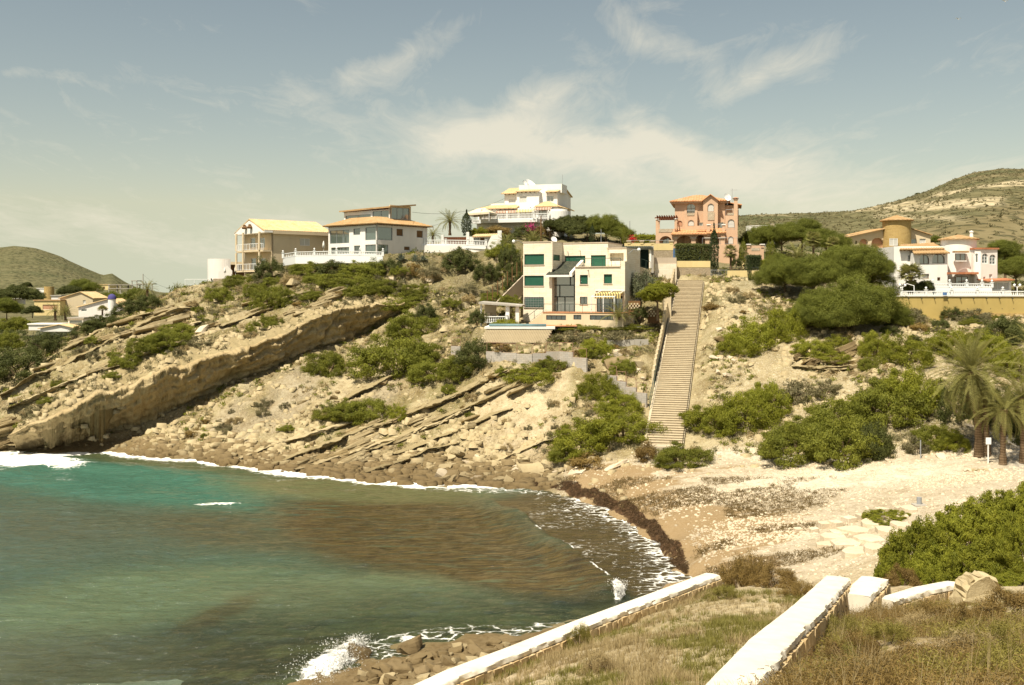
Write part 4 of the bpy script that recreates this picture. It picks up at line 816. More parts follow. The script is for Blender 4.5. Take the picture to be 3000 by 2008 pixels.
# lower right block with the roof terrace on top
Fb = Ff.off(0.25); zb1 = Fb.Z(1755, 786)
uE, uG, zq0, zq1 = panel(Fb, (1685, 783, 1831, 945), T, H, [(1699, 806, 1722, 833, 's'), (1769, 804, 1793, 831, 's'), (1699, 870, 1721, 891, 'g'), (1748, 868, 1824, 915, 'g', 3)], th=.3, frame='dark_metal', sill='trim_beige', zb=zG)
core(Fb, uE, uG, zG, zq1, sR+.3, T, H, th=.3)
mb = MB(); fbox(mb, Fb, uE-.1, uG-.55, zq1+.002, zq1+.10, -.3, .12); mb.build('terrace_edge', M['trim_beige'], H)
fbox(MB(), Fb, 0, 1, 0, 1, 0, 1)
mb = MB(); fbox(mb, Fb, uG-.5, uG, zq1+.002, Fb.Z(1828, 766), -sR, 0); mb.build('parapet', M[T], H)
railing('balcony_railing', '', [Fb.pt(uE+.1, zq1+.1, 0), Fb.pt(uG-.55, zq1+.1, 0)], 0.95, 'green_rail', 1.0, parent=H)
# stair hall glazing, set back, under the dark tiled lean-to
Fg = Ff.off(-0.9); gu0, gu1 = Fg.U(1619), Fg.U(1686); gz0, gz1 = Fg.Z(1650, 917), Fg.Z(1650, 806)
mb = MB(); fbox(mb, Fg, gu0, gu1, gz0, gz1, -.06, -.02); g_ = mb.build('stair_window', M['glass_grey'], H)
mb = MB()
for pxx, y0, y1 in ((1621, 806, 917), (1640, 836, 870), (1671, 806, 838), (1683, 806, 917), (1633, 870, 917), (1655, 870, 917)): uu = Fg.U(pxx); fbox(mb, Fg, uu-.05, uu+.05, Fg.Z(pxx, y1), Fg.Z(pxx, y0), -.018, .06)
for py_ in (836, 870): fbox(mb, Fg, gu0, gu1, Fg.Z(1650, py_)-.06, Fg.Z(1650, py_)+.06, -.018, .05)
mb.build('mullion', M['dark_metal'], g_); core(Fg, gu0-.2, gu1+.2, zG, gz1, 2.4, T, H)
a = Ff.off(.75); b = Fr
Pl0, Pl1, Pu1, Pu0 = a.pt(a.U(1600), a.Z(1635, 803)), a.pt(a.U(1668), a.Z(1635, 803)), b.pt(b.U(1702), b.Z(1675, 766)), b.pt(b.U(1650), b.Z(1675, 766))
tile_roof(Pl0, Pl1, Pu1, Pu0, 'tile_dark', H, 0.30, .05, .16, 'lean_to_roof')
mb = MB(); fbox(mb, a, a.U(1600), a.U(1668), a.Z(1635, 812), a.Z(1635, 806), -.3, .04)
q0, q1 = Vector(Pl1), Vector(Pu1); sd = Vector((Ff.u[0], Ff.u[1], 0)); mb.hexa([q0-Vector((0, 0, .35)), q0+sd*.35-Vector((0, 0, .35)), q1+sd*.35-Vector((0, 0, .35)), q1-Vector((0, 0, .35)), q0+Vector((0, 0, .14)), q0+sd*.35+Vector((0, 0, .14)), q1+sd*.35+Vector((0, 0, .14)), q1+Vector((0, 0, .14))])
mb.build('roof_edge', M['white_plaster'], H)
# raised terrace with cellar windows, steps and railing
Ft = Ff.off(2.4); zT = Ft.Z(1700, 917)
tu0, tu1, _, _ = panel(Ft, (1590, 917, 1826, 945), 'cream_plaster', H, [(1600, 924, 1658, 938, 'g', 3), (1680, 923, 1703, 937, 'g', 1), (1728, 924, 1796, 938, 'g', 3)], th=.2, frame='dark_metal', zb=zG-.3, zt=zT)
core(Ft, tu0, tu1, zG-.3, zT, 2.3, 'cream_plaster', H, th=.2); mb = MB(); fbox(mb, Ft, tu0-.05, tu1+.05, zT+.002, zT+.07, -2.3, .08); mb.build('terrace_paving', M['terracotta'], H)
railing('terrace_railing', '', [Ft.pt(tu0+.1, zT+.07, -.05), Ft.pt(tu1-.1, zT+.07, -.05)], 0.95, 'green_rail', 1.5, parent=H)
for k in range(8):
    mb = MB(); uu = tu0-.002-k*.26; fbox(mb, Ft, uu-.26, uu, zG-.3, zT-.12-k*(zT-zG)/8.6, -1.2, -.1); mb.build('step', M['beige_plaster'], H)
railing('step_railing', '', [Ft.pt(tu0, zT, -.1), Ft.pt(tu0-2.2, zG, -.1)], 0.95, 'green_rail', 1.2, parent=H)
fi = Ff.off(.05); gr = MB(); r = fi.rect((1535, 871, 1593, 901))   # window grille
for k in range(13): uu = r[0]+(r[1]-r[0])*k/12; gr.tube(fi.pt(uu, r[2], .08), fi.pt(uu, r[3], .08), .02, 4)
for k in range(7): zz = r[2]+(r[3]-r[2])*k/6; gr.tube(fi.pt(r[0], zz, .08), fi.pt(r[1], zz, .08), .02, 4)
gr.build('window_grille', M['grey_metal'], H)
for pxx, pyy, f in ((1664, 737, Fr), (1700, 734, Fr), (1724, 791, Fb)): MB().tube(f.pt(f.U(pxx), f.Z(pxx, pyy), -.1), f.pt(f.U(pxx), f.Z(pxx, pyy)-.1, .45), .05).build('rain_spout', M['trim_beige'], H)
# striped awning on its white frame
AW = wempty('patio_awning', Fb.pt(Fb.U(1785), zT+.1, 1), 'yellow and grey striped awning on a white frame at the stone house patio', 'awning')
au0, au1 = Fb.U(1745), Fb.U(1828); za0, za1 = Fb.Z(1787, 856), Fb.Z(1787, 862)
c = [Fb.pt(au0+.35, za0, .05), Fb.pt(au1, za0, .05), Fb.pt(au1, za1, 1.5), Fb.pt(au0+.35, za1, 1.5)]; up = Vector((0, 0, .03)); ca = MB().hexa([Vector(p)-up for p in (c[3], c[2], c[1], c[0])]+[Vector(p) for p in (c[3], c[2], c[1], c[0])]).build('cloth', M['awning_yellow'], AW)
vl = MB(); n = 24
for k in range(n):
    a0_, a1_ = au0+.35+(au1-au0-.35)*k/n, au0+.35+(au1-au0-.35)*(k+1)/n; dz_ = .10*abs(math.sin(k*1.57)); vl.add([Fb.pt(a0_, za1-.02, 1.52), Fb.pt(a1_, za1-.02, 1.52), Fb.pt(a1_, za1-.48-dz_, 1.52), Fb.pt(a0_, za1-.48-.10+dz_, 1.52), Fb.pt(a0_, za1-.02, 1.49), Fb.pt(a1_, za1-.02, 1.49), Fb.pt(a1_, za1-.48-dz_, 1.49), Fb.pt(a0_, za1-.48-.10+dz_, 1.49)], [(0, 1, 2, 3), (7, 6, 5, 4), (3, 2, 6, 7)])
vl.build('valance', M['awning_yellow'], AW)
fr = MB()
for k in (0, .42, .80): uu = au0+(au1-au0)*k; fr.tube(Fb.pt(uu, zT+.05, 1.7), Fb.pt(uu, za1-.30, 1.7), .06); fr.tube(Fb.pt(uu, za1-.30, 1.7), Fb.pt(uu+.8, za0+.2, .05), .04)
fr.tube(Fb.pt(au0, za1-.30, 1.7), Fb.pt(au0+(au1-au0)*.82, za1-.30, 1.7), .06); fr.tube(Fb.pt(au0, za0+.2, .1), Fb.pt(au1, za0+.2, .1), .05); fr.build('frame', M['white_paint'], AW)
# carport with dark board gate, ramp with railing
CP = wempty('carport', P3(1875, 790, 137), 'carport with dark tiled roof and green gate behind the stone house', 'carport')
Fc = face_px(1812, 138, -6)
tile_roof(Fc.pt(Fc.U(1812), Fc.Z(1860, 726), .6), Fc.pt(Fc.U(1913), Fc.Z(1860, 726), .6), Fc.pt(Fc.U(1913), Fc.Z(1860, 719), -3), Fc.pt(Fc.U(1812), Fc.Z(1860, 719), -3), 'tile_dark', CP, .3, .05, .3)
mb = MB(); fbox(mb, Fc, Fc.U(1846), Fc.U(1902), Fc.Z(1870, 800), Fc.Z(1870, 727), -2.2, -2.0); mb.build('gate', M['green_board'], CP)
mb = MB(); fbox(mb, Fc, Fc.U(1902), Fc.U(1908), Fc.Z(1870, 786), Fc.Z(1870, 726), 0, .3); mb.build('post', M['white_plaster'], CP); mb = MB(); fbox(mb, Fc, Fc.U(1908)+.01, Fc.U(1915), Fc.Z(1870, 800), Fc.Z(1870, 722), -.3, .2); mb.build('pier', M['concrete'], CP)
ra, rb_ = P3(1838, 769, 130), P3(1906, 792, 133)
mb = MB(); A0, B0 = Vector(ra), Vector(rb_); bk = Vector((0.5, 6, 0)); th_ = Vector((0, 0, .9)); mb.hexa([A0-th_, B0-th_, B0-th_+bk, A0-th_+bk, A0, B0, B0+bk, A0+bk]); mb.build('ramp', M['beige_plaster'], CP)
railing('ramp_railing', '', [tuple(A0), tuple(B0)], 1.05, 'green_rail', .8, parent=CP)
mb = MB(); f = face_px(1843, 133.5, -6); fbox(mb, f, f.U(1843), f.U(1902), 13.8, f.Z(1870, 800), -.4, 0); mb.build('ramp_wall', M[T], CP)
def arm_lamp(px0, py0, px1, py1, d, label):
    a, b = Vector(P3(px0, py0, d)), Vector(P3(px1, py1, d-1.2)); root = wempty('wall_lamp', a, label, 'lamp')
    MB().tube(a, (a+b)/2+Vector((0, 0, .25)), .04).tube((a+b)/2+Vector((0, 0, .25)), b, .035).build('arm', M['grey_metal'], root); MB().lathe([(0.01, -.22), (.15, -.16), (.21, 0), (.15, .16), (0.01, .22)], b, 12).build('globe', M['white_paint'], root, smooth=True)
arm_lamp(1840, 744, 1872, 732, 124, 'white globe lamp on an arm by the carport'); arm_lamp(1532, 714, 1505, 708, 127, 'white globe lamp on an arm at the back corner of the stone house')
dish(P3(1623, 712, 131), .42, .5, .5, 'small white dish on the flat roof of the stone house', .2)
# pool deck: paving, blue cover, split block wall
PD = wempty('pool_deck', P3(1500, 960, 121), 'pool deck with blue rolled cover over a checkered block wall', 'pool deck')
Fp = face_px(1405, 118.0, -4); pu0, pu1 = Fp.U(1424), Fp.U(1618); pz1, pz0 = Fp.Z(1520, 958), Fp.Z(1500, 1004); bu0, bu1 = Fp.U(1407), Fp.U(1600)
mb = MB(); fbox(mb, Fp, pu0-.2, pu1+.3, pz1-.25, pz1, -5.5, .12); mb.build('coping', M['white_plaster'], PD)
mb = MB(); fbox(mb, Fp, Fp.U(1500), Fp.U(1690), pz1+.002, pz1+.05, -7, -1.4); mb.build('paving', M['terracotta'], PD)
mb = MB(); mb.tube(Fp.pt(Fp.U(1432), pz1+.17, -.5), Fp.pt(Fp.U(1600), pz1+.17, -.5), .16, 10); mb.build('pool_cover', M['pool_blue'], PD, smooth=True)
mb = MB(); mb.hexa([Fp.pt(bu0+.1, pz0-2.2, .75), Fp.pt(bu1, pz0-2.2, .75), Fp.pt(bu1, pz0-2.2, -.4), Fp.pt(bu0+.1, pz0-2.2, -.4), Fp.pt(pu0+.1, pz1-.25, -.08), Fp.pt(pu1, pz1-.25, -.08), Fp.pt(pu1, pz1-.25, -.4), Fp.pt(pu0+.1, pz1-.25, -.4)]); mb.build('wall_core', M['marl_frame'], PD)
rows, cols = 11, 27; blk = MB().hexa([(-.13, -.10, -.06), (.13, -.10, -.06), (.13, .12, -.06), (-.13, .12, -.06), (-.12, -.09, .06), (.12, -.09, .06), (.12, .12, .06), (-.12, .12, .06)])
bm0 = blk.build('block', M['beige_plaster'], PD); bme = bm0.data; bpy.data.objects.remove(bm0)
for r_ in range(rows):
    s = (r_+.5)/rows; zz = pz0+(pz1-.28-pz0)*s; oo = .58*(1-s)-.06
    for c_ in range(cols):
        q = (c_+(.25 if r_ % 2 else .75))/cols; uu = (bu0+(pu0-bu0)*s)*(1-q)+(bu1+(pu1-bu1)*s)*q
        o = bpy.data.objects.new('block', bme); o.location = Fp.pt(uu, zz, oo); o.rotation_euler = (.25, 0, math.atan2(Fp.u[1], Fp.u[0])); link(o, PD)
# barbecue shelter
SB = wempty('barbecue_shelter', P3(1450, 945, 123), 'small open shelter with grey slab roof and white balustrade left of the stone house', 'shelter')
f = face_px(1408, 124, -8); mb = MB(); mb.hexa([f.pt(f.U(1405), f.Z(1405, 891), .6), f.pt(f.U(1530), f.Z(1530, 899), .6), f.pt(f.U(1530), f.Z(1530, 899), -3), f.pt(f.U(1405), f.Z(1405, 891), -3), f.pt(f.U(1405), f.Z(1405, 885), .6), f.pt(f.U(1530), f.Z(1530, 895), .6), f.pt(f.U(1530), f.Z(1530, 893), -3), f.pt(f.U(1405), f.Z(1405, 883), -3)]); mb.build('roof', M['concrete'], SB)
for pxx, w_ in ((1408, 4), (1482, 11), (1511, 10)): mb = MB(); fbox(mb, f, f.U(pxx), f.U(pxx+w_), zG-.4, f.Z(pxx, 893), -.1, .2); mb.build('pillar', M['white_plaster'], SB)
mb = MB(); fbox(mb, f, f.U(1410), f.U(1445), zG-.4, f.Z(1425, 890), -2.6, -2.3); fbox(mb, f, f.U(1418), f.U(1430), zG-.4, f.Z(1425, 918), -2.29, -1.6); mb.build('back_wall', M['cream_plaster'], SB)
balustrade('shelter_balustrade', 'short white balustrade in front of the barbecue shelter', [(1410, 927, 946, 123.6), (1484, 927, 947, 123.2)], ball=False)
# ------------------------------------------------------------------ glass fronted villa
def corner_faces(px, d, phi):
    """two faces of a building whose near corner stands at photo column px: left face ends there, right face starts there"""
    ph = math.radians(phi); C = P3(px, HY, d); r = Face(C, (math.cos(ph), math.sin(ph))); l = Face(C, (math.sin(ph), -math.cos(ph))); return l, r
def quad_prism(mb, tops, z0):
    n = len(tops); vs = [(p[0], p[1], z0) for p in tops]+[tuple(p) for p in tops]; mb.add(vs, [tuple(range(n))[::-1], tuple(range(n, 2*n))]+[(i, (i+1) % n, n+(i+1) % n, n+i) for i in range(n)]); return mb
G = wempty('glass_villa', P3(1104, 760, 155), 'white two storey villa with wide corner glazing and a glazed top floor', 'house')
l, r = corner_faces(1104, 150, 50); zE, zB = 27.75, 21.6; WP = 'white_plaster'
lu0, ru1 = l.U(962), r.U(1252)
panel(l, (962, 652, 1104, 770), WP, G, [(966, 675, 1023, 714, 't', 2), (1035, 670, 1055, 689, 'g', 0), (1070, 666, 1102.5, 704, 't', 0), (970, 725, 1023, 745, 't', 1), (1037, 720, 1055, 745, 'g', 0), (1070, 717, 1102.5, 745, 't', 1)], frame='grey_metal', zb=zB, zt=zE)
panel(r, (1104, 652, 1252, 770), 'pinkish_white', G, [(1106, 666, 1150, 704, 't', 0), (1162, 671, 1181, 692, 'd', 0), (1221, 676, 1239, 697, 'd', 0), (1106, 717, 1138, 745, 't', 1), (1184, 723, 1201, 734, 'd', 0)], frame='grey_metal', zb=zB, zt=zE)  # right face in the dimmer white: its shade is put into the colour
C0 = np.array(l.O); mb = MB(); b0 = C0+l.u*(-.23)-l.n*.0
pA, pB, pC, pD = C0+l.u*-.22-r.u*-.22, C0+r.u*(ru1)-l.u*.22, C0+r.u*ru1+l.u*lu0, C0+l.u*lu0+r.u*.22
quad_prism(mb, [(*pA, zE), (*pB, zE), (*pC, zE), (*pD, zE)], zB); mb.build('building_body', M['pinkish_white'], G)
ov = .65; eA, eB, eC, eD = C0+(l.u*ov-r.u*ov), C0+r.u*(ru1+ov)+l.u*ov, C0+r.u*(ru1+ov)+l.u*(lu0-ov), C0+l.u*(lu0-ov)-r.u*ov
zi = 29.0; iA, iB, iC, iD = C0+l.u*-2.6+r.u*2.2, C0+l.u*-2.6+r.u*(ru1-2.4), C0+l.u*(lu0+2.6)+r.u*(ru1-2.4), C0+l.u*(lu0+2.6)+r.u*2.2
for a, b, c, d in ((eD, eA, iA, iD), (eA, eB, iB, iA), (eB, eC, iC, iB), (eC, eD, iD, iC)): tile_roof((*a, zE+.05), (*b, zE+.05), (*c, zi), (*d, zi), 'tile_brown', G, .36, .05, .16)
tails(l, lu0, 0, zE-.02, G); tails(r, 0, ru1, zE-.02, G)
l2, r2 = corner_faces(1143, 154.5, 50); a0, b1 = l2.U(1008), r2.U(1204); zb2, zt2 = 28.2, 30.35
panel(l2, (1008, 610, 1143, 655), WP, G, [(1012, 630, 1086, 650, 't', 1), (1091, 618, 1139, 647, 't', 1)], frame='grey_metal', zb=zb2, zt=zt2); panel(r2, (1143, 610, 1204, 645), 'beige_plaster', G, [(1147, 609, 1200, 643, 't', 2)], frame='grey_metal', zb=zb2, zt=zt2+.5)
C2 = l2.O; mb = MB(); quad_prism(mb, [(*(C2-l2.u*.22+r2.u*.22), zt2+.2), (*(C2+r2.u*b1-l2.u*.22), zt2+.75), (*(C2+r2.u*b1+l2.u*a0), zt2+.75), (*(C2+l2.u*a0+r2.u*.22), zt2+.05)], zb2-.6); mb.build('top_floor_body', M['beige_plaster'], G)
ov = .55; q = [(*(C2+l2.u*ov-r2.u*ov), zt2+.25), (*(C2+r2.u*(b1+ov)+l2.u*ov), zt2+.85), (*(C2+r2.u*(b1+ov)+l2.u*(a0-ov)), zt2+.85), (*(C2+l2.u*(a0-ov)-r2.u*ov), zt2+.1)]
mb = MB(); n4 = [(p[0], p[1], p[2]-.22) for p in q]; mb.hexa(n4+q); mb.build('top_roof', M['tile_brown'], G); tails(l2, a0, 0, zt2+.0, G)
balustrade('terrace_balustrade', 'white balustrade with ball finials below the glass villa', [(829, 744, 757, 147), (866, 738, 751, 147.5), (921, 737, 750, 147), (986, 735, 748, 146.5), (1055, 736, 749, 145.5), (1122, 738, 751, 144.5)], base=1.1)
# closed parasol and wooden screen on that terrace
def parasol(px, py0, py1, d, label, open_=0):
    b, t_ = Vector(P3(px, py0, d)), Vector(P3(px, py1, d)); root = wempty('closed_parasol', b, label, 'parasol'); MB().tube(b, t_, .03).build('pole', M['white_paint'], root)
    h = t_.z-b.z; MB().lathe([(.05, h*.35), (.20, h*.38), (.16, h*.7), (.05, h*.97), (.01, h)], b, 10).build('cloth', M['parasol_cloth'], root, smooth=True)
parasol(948, 738, 706, 150, 'closed white parasol beside the glass villa terrace'); parasol(659, 808, 784, 163, 'closed white parasol furthest to the left on the lower terrace'); parasol(690, 808, 779, 163, 'closed white parasol nearer the cream house on the lower terrace')

# ------------------------------------------------------------------ cream gabled house
Y = wempty('gabled_house', P3(797, 800, 158), 'cream gabled house with round columned balconies and yellow tile roof', 'house')
l, r = corner_faces(797, 155, 40); zE, zB, zA = 27.0, 20.2, 28.95; lu0, ru1 = l.U(716), r.U(962); C0 = l.O; CP_ = 'cream_plaster'
panel(l, (716, 674, 797, 800), CP_, Y, [(733, 697, 748, 726, 'y', 0), (758, 697, 776, 726, 'y', 1), (735, 757, 750, 790, 'y', 0), (762, 757, 778, 790, 'y', 1)], zb=zB, zt=zE); panel(r, (797, 674, 962, 800), CP_, Y, [(879, 699, 908, 720, 'w', 1)], zb=zB, zt=zE)
mb = MB(); pA, pB, pC, pD = C0-l.u*.22+r.u*.22, C0+r.u*ru1-l.u*.22, C0+r.u*ru1+l.u*lu0, C0+l.u*lu0+r.u*.22; quad_prism(mb, [(*pA, zE), (*pB, zE), (*pC, zE), (*pD, zE)], zB); mb.build('building_body', M[CP_], Y)
mid = lu0/2; og = 1.5                               # the gable hangs over the balconies
g0, g1, ga = C0+l.u*(lu0-.5)-r.u*og, C0+l.u*.5-r.u*og, C0+l.u*mid-r.u*og; h0, h1, ha = C0+l.u*(lu0-.5)+r.u*(ru1+.5), C0+l.u*.5+r.u*(ru1+.5), C0+l.u*mid+r.u*(ru1+.5)
tile_roof((*g1, zE+.02), (*h1, zE+.02), (*ha, zA), (*ga, zA), 'tile_yellow', Y, .36, .05, .3); tile_roof((*h0, zE+.02), (*g0, zE+.02), (*ga, zA), (*ha, zA), 'tile_yellow', Y, .36, .05, .3)
mb = MB(); tri = [(*g0, zE-.35), (*g1, zE-.35), (*g1, zE-.05), (*ga, zA-.3), (*g0, zE-.05)]; bkv = Vector((*(r.u*1.4), 0)); mb.add([Vector(p) for p in tri]+[Vector(p)+bkv for p in tri], [(0, 1, 2, 3, 4), (9, 8, 7, 6, 5)]+[(i, (i+1) % 5, 5+(i+1) % 5, 5+i) for i in range(5)]); mb.build('gable', M[WP], Y)
mb = MB(); quad_prism(mb, [(*(C0+l.u*0-r.u*.02+r.u*ru1*0+l.u*.5), zE-.02), (*(C0+r.u*ru1+l.u*.5), zE-.02), (*(C0+r.u*ru1+l.u*.03), zE-.02), (*(C0+l.u*.03+r.u*0), zE-.02)], zE-.5); mb.build('eave_box', M[CP_], Y)
for zf in (24.05, 21.0):                            # two balcony floors with bowed front
    cx_ = C0+l.u*mid; mb = MB(); arc = [cx_+l.u*(-(mid)*math.cos(t)*.95)*-1+(-r.u)*(1.3+.9*math.sin(t)) for t in np.linspace(0, math.pi, 14)]; base = [C0+l.u*(mid+abs(mid)*.95)-r.u*.01, C0+l.u*(mid-abs(mid)*.95)-r.u*.01]
    poly = list(arc)+[base[0], base[1]] if np.linalg.norm(arc[-1]-base[0]) < np.linalg.norm(arc[-1]-base[1]) else list(arc)+[base[1], base[0]]
    n = len(poly); mb.add([(*p, zf-.25) for p in poly]+[(*p, zf) for p in poly], [tuple(range(n))[::-1], tuple(range(n, 2*n))]+[(i, (i+1) % n, n+(i+1) % n, n+i) for i in range(n)]); mb.build('balcony_floor', M[CP_], Y)
    railing('balcony_railing', '', [(*(p*1), zf) for p in arc], .95, 'white_paint', .7, .03, .25, parent=Y)
    for k in (2, 6, 11): p = arc[k]; MB().tube((*p, zf), (*p, zf+2.75), .17, 10).build('column', M[CP_], Y)
mb = MB(); p = C0+l.u*mid-r.u*1.8
for s_ in (-.9, .9): q = p+l.u*s_; mb.lathe([(.35, 27.4), (.45, 27.6), (.2, 27.9), (.25, 28.0), (0.01, 28.1)], (q[0], q[1], 0), 8)
mb.build('gable_ornaments', M['brown_wood'], Y)
# ------------------------------------------------------------------ low curved white house at the tip
Q = wempty('curved_white_house', P3(650, 810, 168), 'low white house with a curved wall at the edge of the hilltop', 'house')
c = P3(662, 800, 168); zz0, zz1 = 18.0, P3(650, 760, 168)[2]; MB().lathe([(2.9, zz0), (2.9, zz1), (2.65, zz1), (2.65, zz0)], (c[0], c[1], 0), 22, math.radians(150), math.radians(300)).build('curved_wall', M['pinkish_white'], Q)
f = face_px(640, 164, 0); mb = MB(); mb.add([f.pt(f.U(640), zz0), f.pt(f.U(680), zz0), f.pt(f.U(680), f.Z(680, 795)), f.pt(f.U(666), f.Z(666, 778)), f.pt(f.U(640), f.Z(640, 798)), f.pt(f.U(640), zz0, -.3), f.pt(f.U(680), zz0, -.3), f.pt(f.U(680), f.Z(680, 795), -.3), f.pt(f.U(666), f.Z(666, 778), -.3), f.pt(f.U(640), f.Z(640, 798), -.3)], [(0, 1, 2, 3, 4), (9, 8, 7, 6, 5)]+[(i, (i+1) % 5, 5+(i+1) % 5, 5+i) for i in range(5)]); mb.build('wing_wall', M['pinkish_white'], Q)
f = face_px(664, 171, 0); mb = MB(); fbox(mb, f, f.U(664), f.U(714), f.Z(690, 776), f.Z(690, 768), -4, .8); mb.build('roof_slab', M['beige_plaster'], Q); mb = MB(); fbox(mb, f, f.U(662), f.U(714), zz0, f.Z(690, 776), -4, -2); mb.build('back_wall', M['brown_wood'], Q)  # back wall coloured dark brown to stand for shade in the opening
f = face_px(541, 158, 2); mb = MB(); fbox(mb, f, f.U(541), f.U(624), f.Z(580, 846), f.Z(580, 838), -.3, 0); mb.build('parapet', M['pinkish_white'], Q); railing('parapet_railing', '', [f.pt(f.U(541), f.Z(580, 838), -.15), f.pt(f.U(623), f.Z(580, 838), -.15)], 1.0, 'white_paint', 1.4, .03, .16, parent=Q)
f = face_px(624, 159, 0); mb = MB(); fbox(mb, f, f.U(624), f.U(690), f.Z(650, 835), f.Z(650, 817), -.5, 0); mb.build('stone_wall', M['rubble_grey'], Q)

# ------------------------------------------------------------------ lower white terrace with tool shed
TW = wempty('white_garden_terrace', P3(1340, 730, 158), 'white walled terrace with brown fence and tiled shed between the two white villas', 'terrace')
f = face_px(1210, 157, -3); 
mb = MB(); fbox(mb, f, f.U(1216), f.U(1428), f.Z(1320, 742), f.Z(1320, 719), -.4, 0); mb.build('retaining_wall', M[WP], TW)
mb = MB(); fbox(mb, f, f.U(1290), f.U(1366), f.Z(1330, 712), f.Z(1330, 690), -5.2, -5.0); mb.build('fence', M['red_wood'], TW)
for k in range(12): mb = MB(); uu = f.U(1290+k*6.6); fbox(mb, f, uu, uu+.08, f.Z(1330, 712), f.Z(1330, 690), -4.999, -4.95); mb.build('fence_slat', M['brown_wood'], TW)
for a, b, t_, o in ((1366, 1374, 680, 0), (1458, 1470, 676, .3), (1286, 1293, 685, -3)): mb = MB(); fbox(mb, f, f.U(a), f.U(b), f.Z(a, 740), f.Z(a, t_), o-.6, o); mb.build('pillar', M[WP], TW)
panel(f.off(-2), (1374, 694, 1434, 740), WP, TW, [(1388, 698, 1402, 720, 'g', 0), (1407, 697, 1419, 720, 'd', 0)], frame='brown_wood'); fo = f.off(-2); core(fo, fo.U(1374), fo.U(1434), fo.Z(1404, 740), fo.Z(1404, 694), 2.5, WP, TW)
tile_roof(fo.pt(fo.U(1384), fo.Z(1410, 694), .7), fo.pt(fo.U(1462), fo.Z(1410, 692), .7), fo.pt(fo.U(1458), fo.Z(1410, 685), -1.6), fo.pt(fo.U(1390), fo.Z(1410, 685), -1.6), 'tile_yellow', TW, .34)
mb = MB(); fs_ = f.off(.2); vs = [fs_.pt(fs_.U(1428), fs_.Z(1428, 740)), fs_.pt(fs_.U(1466), fs_.Z(1466, 738)), fs_.pt(fs_.U(1466), fs_.Z(1466, 688)), fs_.pt(fs_.U(1440), fs_.Z(1440, 690)), fs_.pt(fs_.U(1428), fs_.Z(1428, 715))]; mb.add([Vector(v) for v in vs]+[Vector(v)+Vector((0, .3, 0)) for v in vs], [(0, 1, 2, 3, 4), (9, 8, 7, 6, 5)]+[(i, (i+1) % 5, 5+(i+1) % 5, 5+i) for i in range(5)]); mb.build('end_wall', M[WP], TW)
balustrade('garden_balustrade', 'white balustrade on the terrace with the brown fence', [(1213, 705, 720, 157.5), (1244, 703, 718, 157.4), (1306, 703, 717, 157), (1371, 704, 719, 156.6), (1424, 706, 721, 156.3)], ball=False, base=.5)

# ------------------------------------------------------------------ white villa on the hilltop with the big dish
E = wempty('hilltop_villa', P3(1550, 690, 190), 'tall white villa on the crest with tiled eaves and long balcony', 'house')
f = face_px(1478, 189, -18); u0, u1 = f.U(1478), f.U(1633); zt, zb = f.Z(1555, 566), f.Z(1555, 645)
panel(f, (1478, 566, 1633, 645), WP, E, [(1490, 583, 1511, 604, 'w', 0), (1601, 574, 1622, 592, 'y', 1)], zb=zb, zt=zt); dep = f.depth_to(u1, 1672); core(f, u0, u1, zb, zt, dep, WP, E)
fb_ = f.off(1.1); panel(fb_, (1514, 562, 1579, 615), WP, E, [(1522, 574, 1543, 595, 'w', 0)], zb=f.Z(1545, 618)); core(fb_, fb_.U(1514), fb_.U(1579), f.Z(1545, 618), fb_.Z(1546, 562), 1.3, WP, E)
zr = f.Z(1555, 543); md = -dep*.45
tile_roof(f.pt(u0-.5, zt, .7), f.pt(f.U(1516), zt, .7), f.pt(f.U(1516), zr, md), f.pt(u0-.5, zr, md), 'tile_yellow', E); tile_roof(f.pt(f.U(1600), zt+.1, .7), f.pt(u1+.3, zt+.1, .7), f.pt(u1+.3, zr, md), f.pt(f.U(1604), zr, md), 'tile_yellow', E)
tile_roof(fb_.pt(fb_.U(1513), fb_.Z(1546, 561), .5), fb_.pt(fb_.U(1581), fb_.Z(1546, 561), .5), fb_.pt(fb_.U(1581), fb_.Z(1546, 554), -1.2), fb_.pt(fb_.U(1513), fb_.Z(1546, 554), -1.2), 'tile_yellow', E)
tile_roof(f.pt(u1+.3, zt, -dep-.5), f.pt(u0-.5, zt, -dep-.5), f.pt(u0-.5, zr, md), f.pt(u1+.3, zr, md), 'tile_yellow', E)
mb = MB(); fbox(mb, f, f.U(1516), f.U(1642), zt, zr+.15, md-.3, -.9); mb.build('roof_parapet', M[WP], E); tails(f, u0, f.U(1514), zt-.05, E, .8, .55); tails(f, f.U(1600), u1, zt+.02, E, .8, .55); tails(fb_, fb_.U(1514), fb_.U(1580), fb_.Z(1546, 561)-.1, E, .8, .4)
s_ = f.right(u1); mb = MB(); tri = [s_.pt(0.0, zt, .01), s_.pt(dep, zt, .01), s_.pt(-md, zr-.05, .01)]; mb.add([Vector(p) for p in tri]+[Vector(p)-Vector((*(s_.n*.3), 0)) for p in tri], [(0, 1, 2), (5, 4, 3), (0, 3, 4, 1), (1, 4, 5, 2), (2, 5, 3, 0)]); mb.build('gable', M['pinkish_white'], E)  # gable turned right takes the dimmer white as painted shade
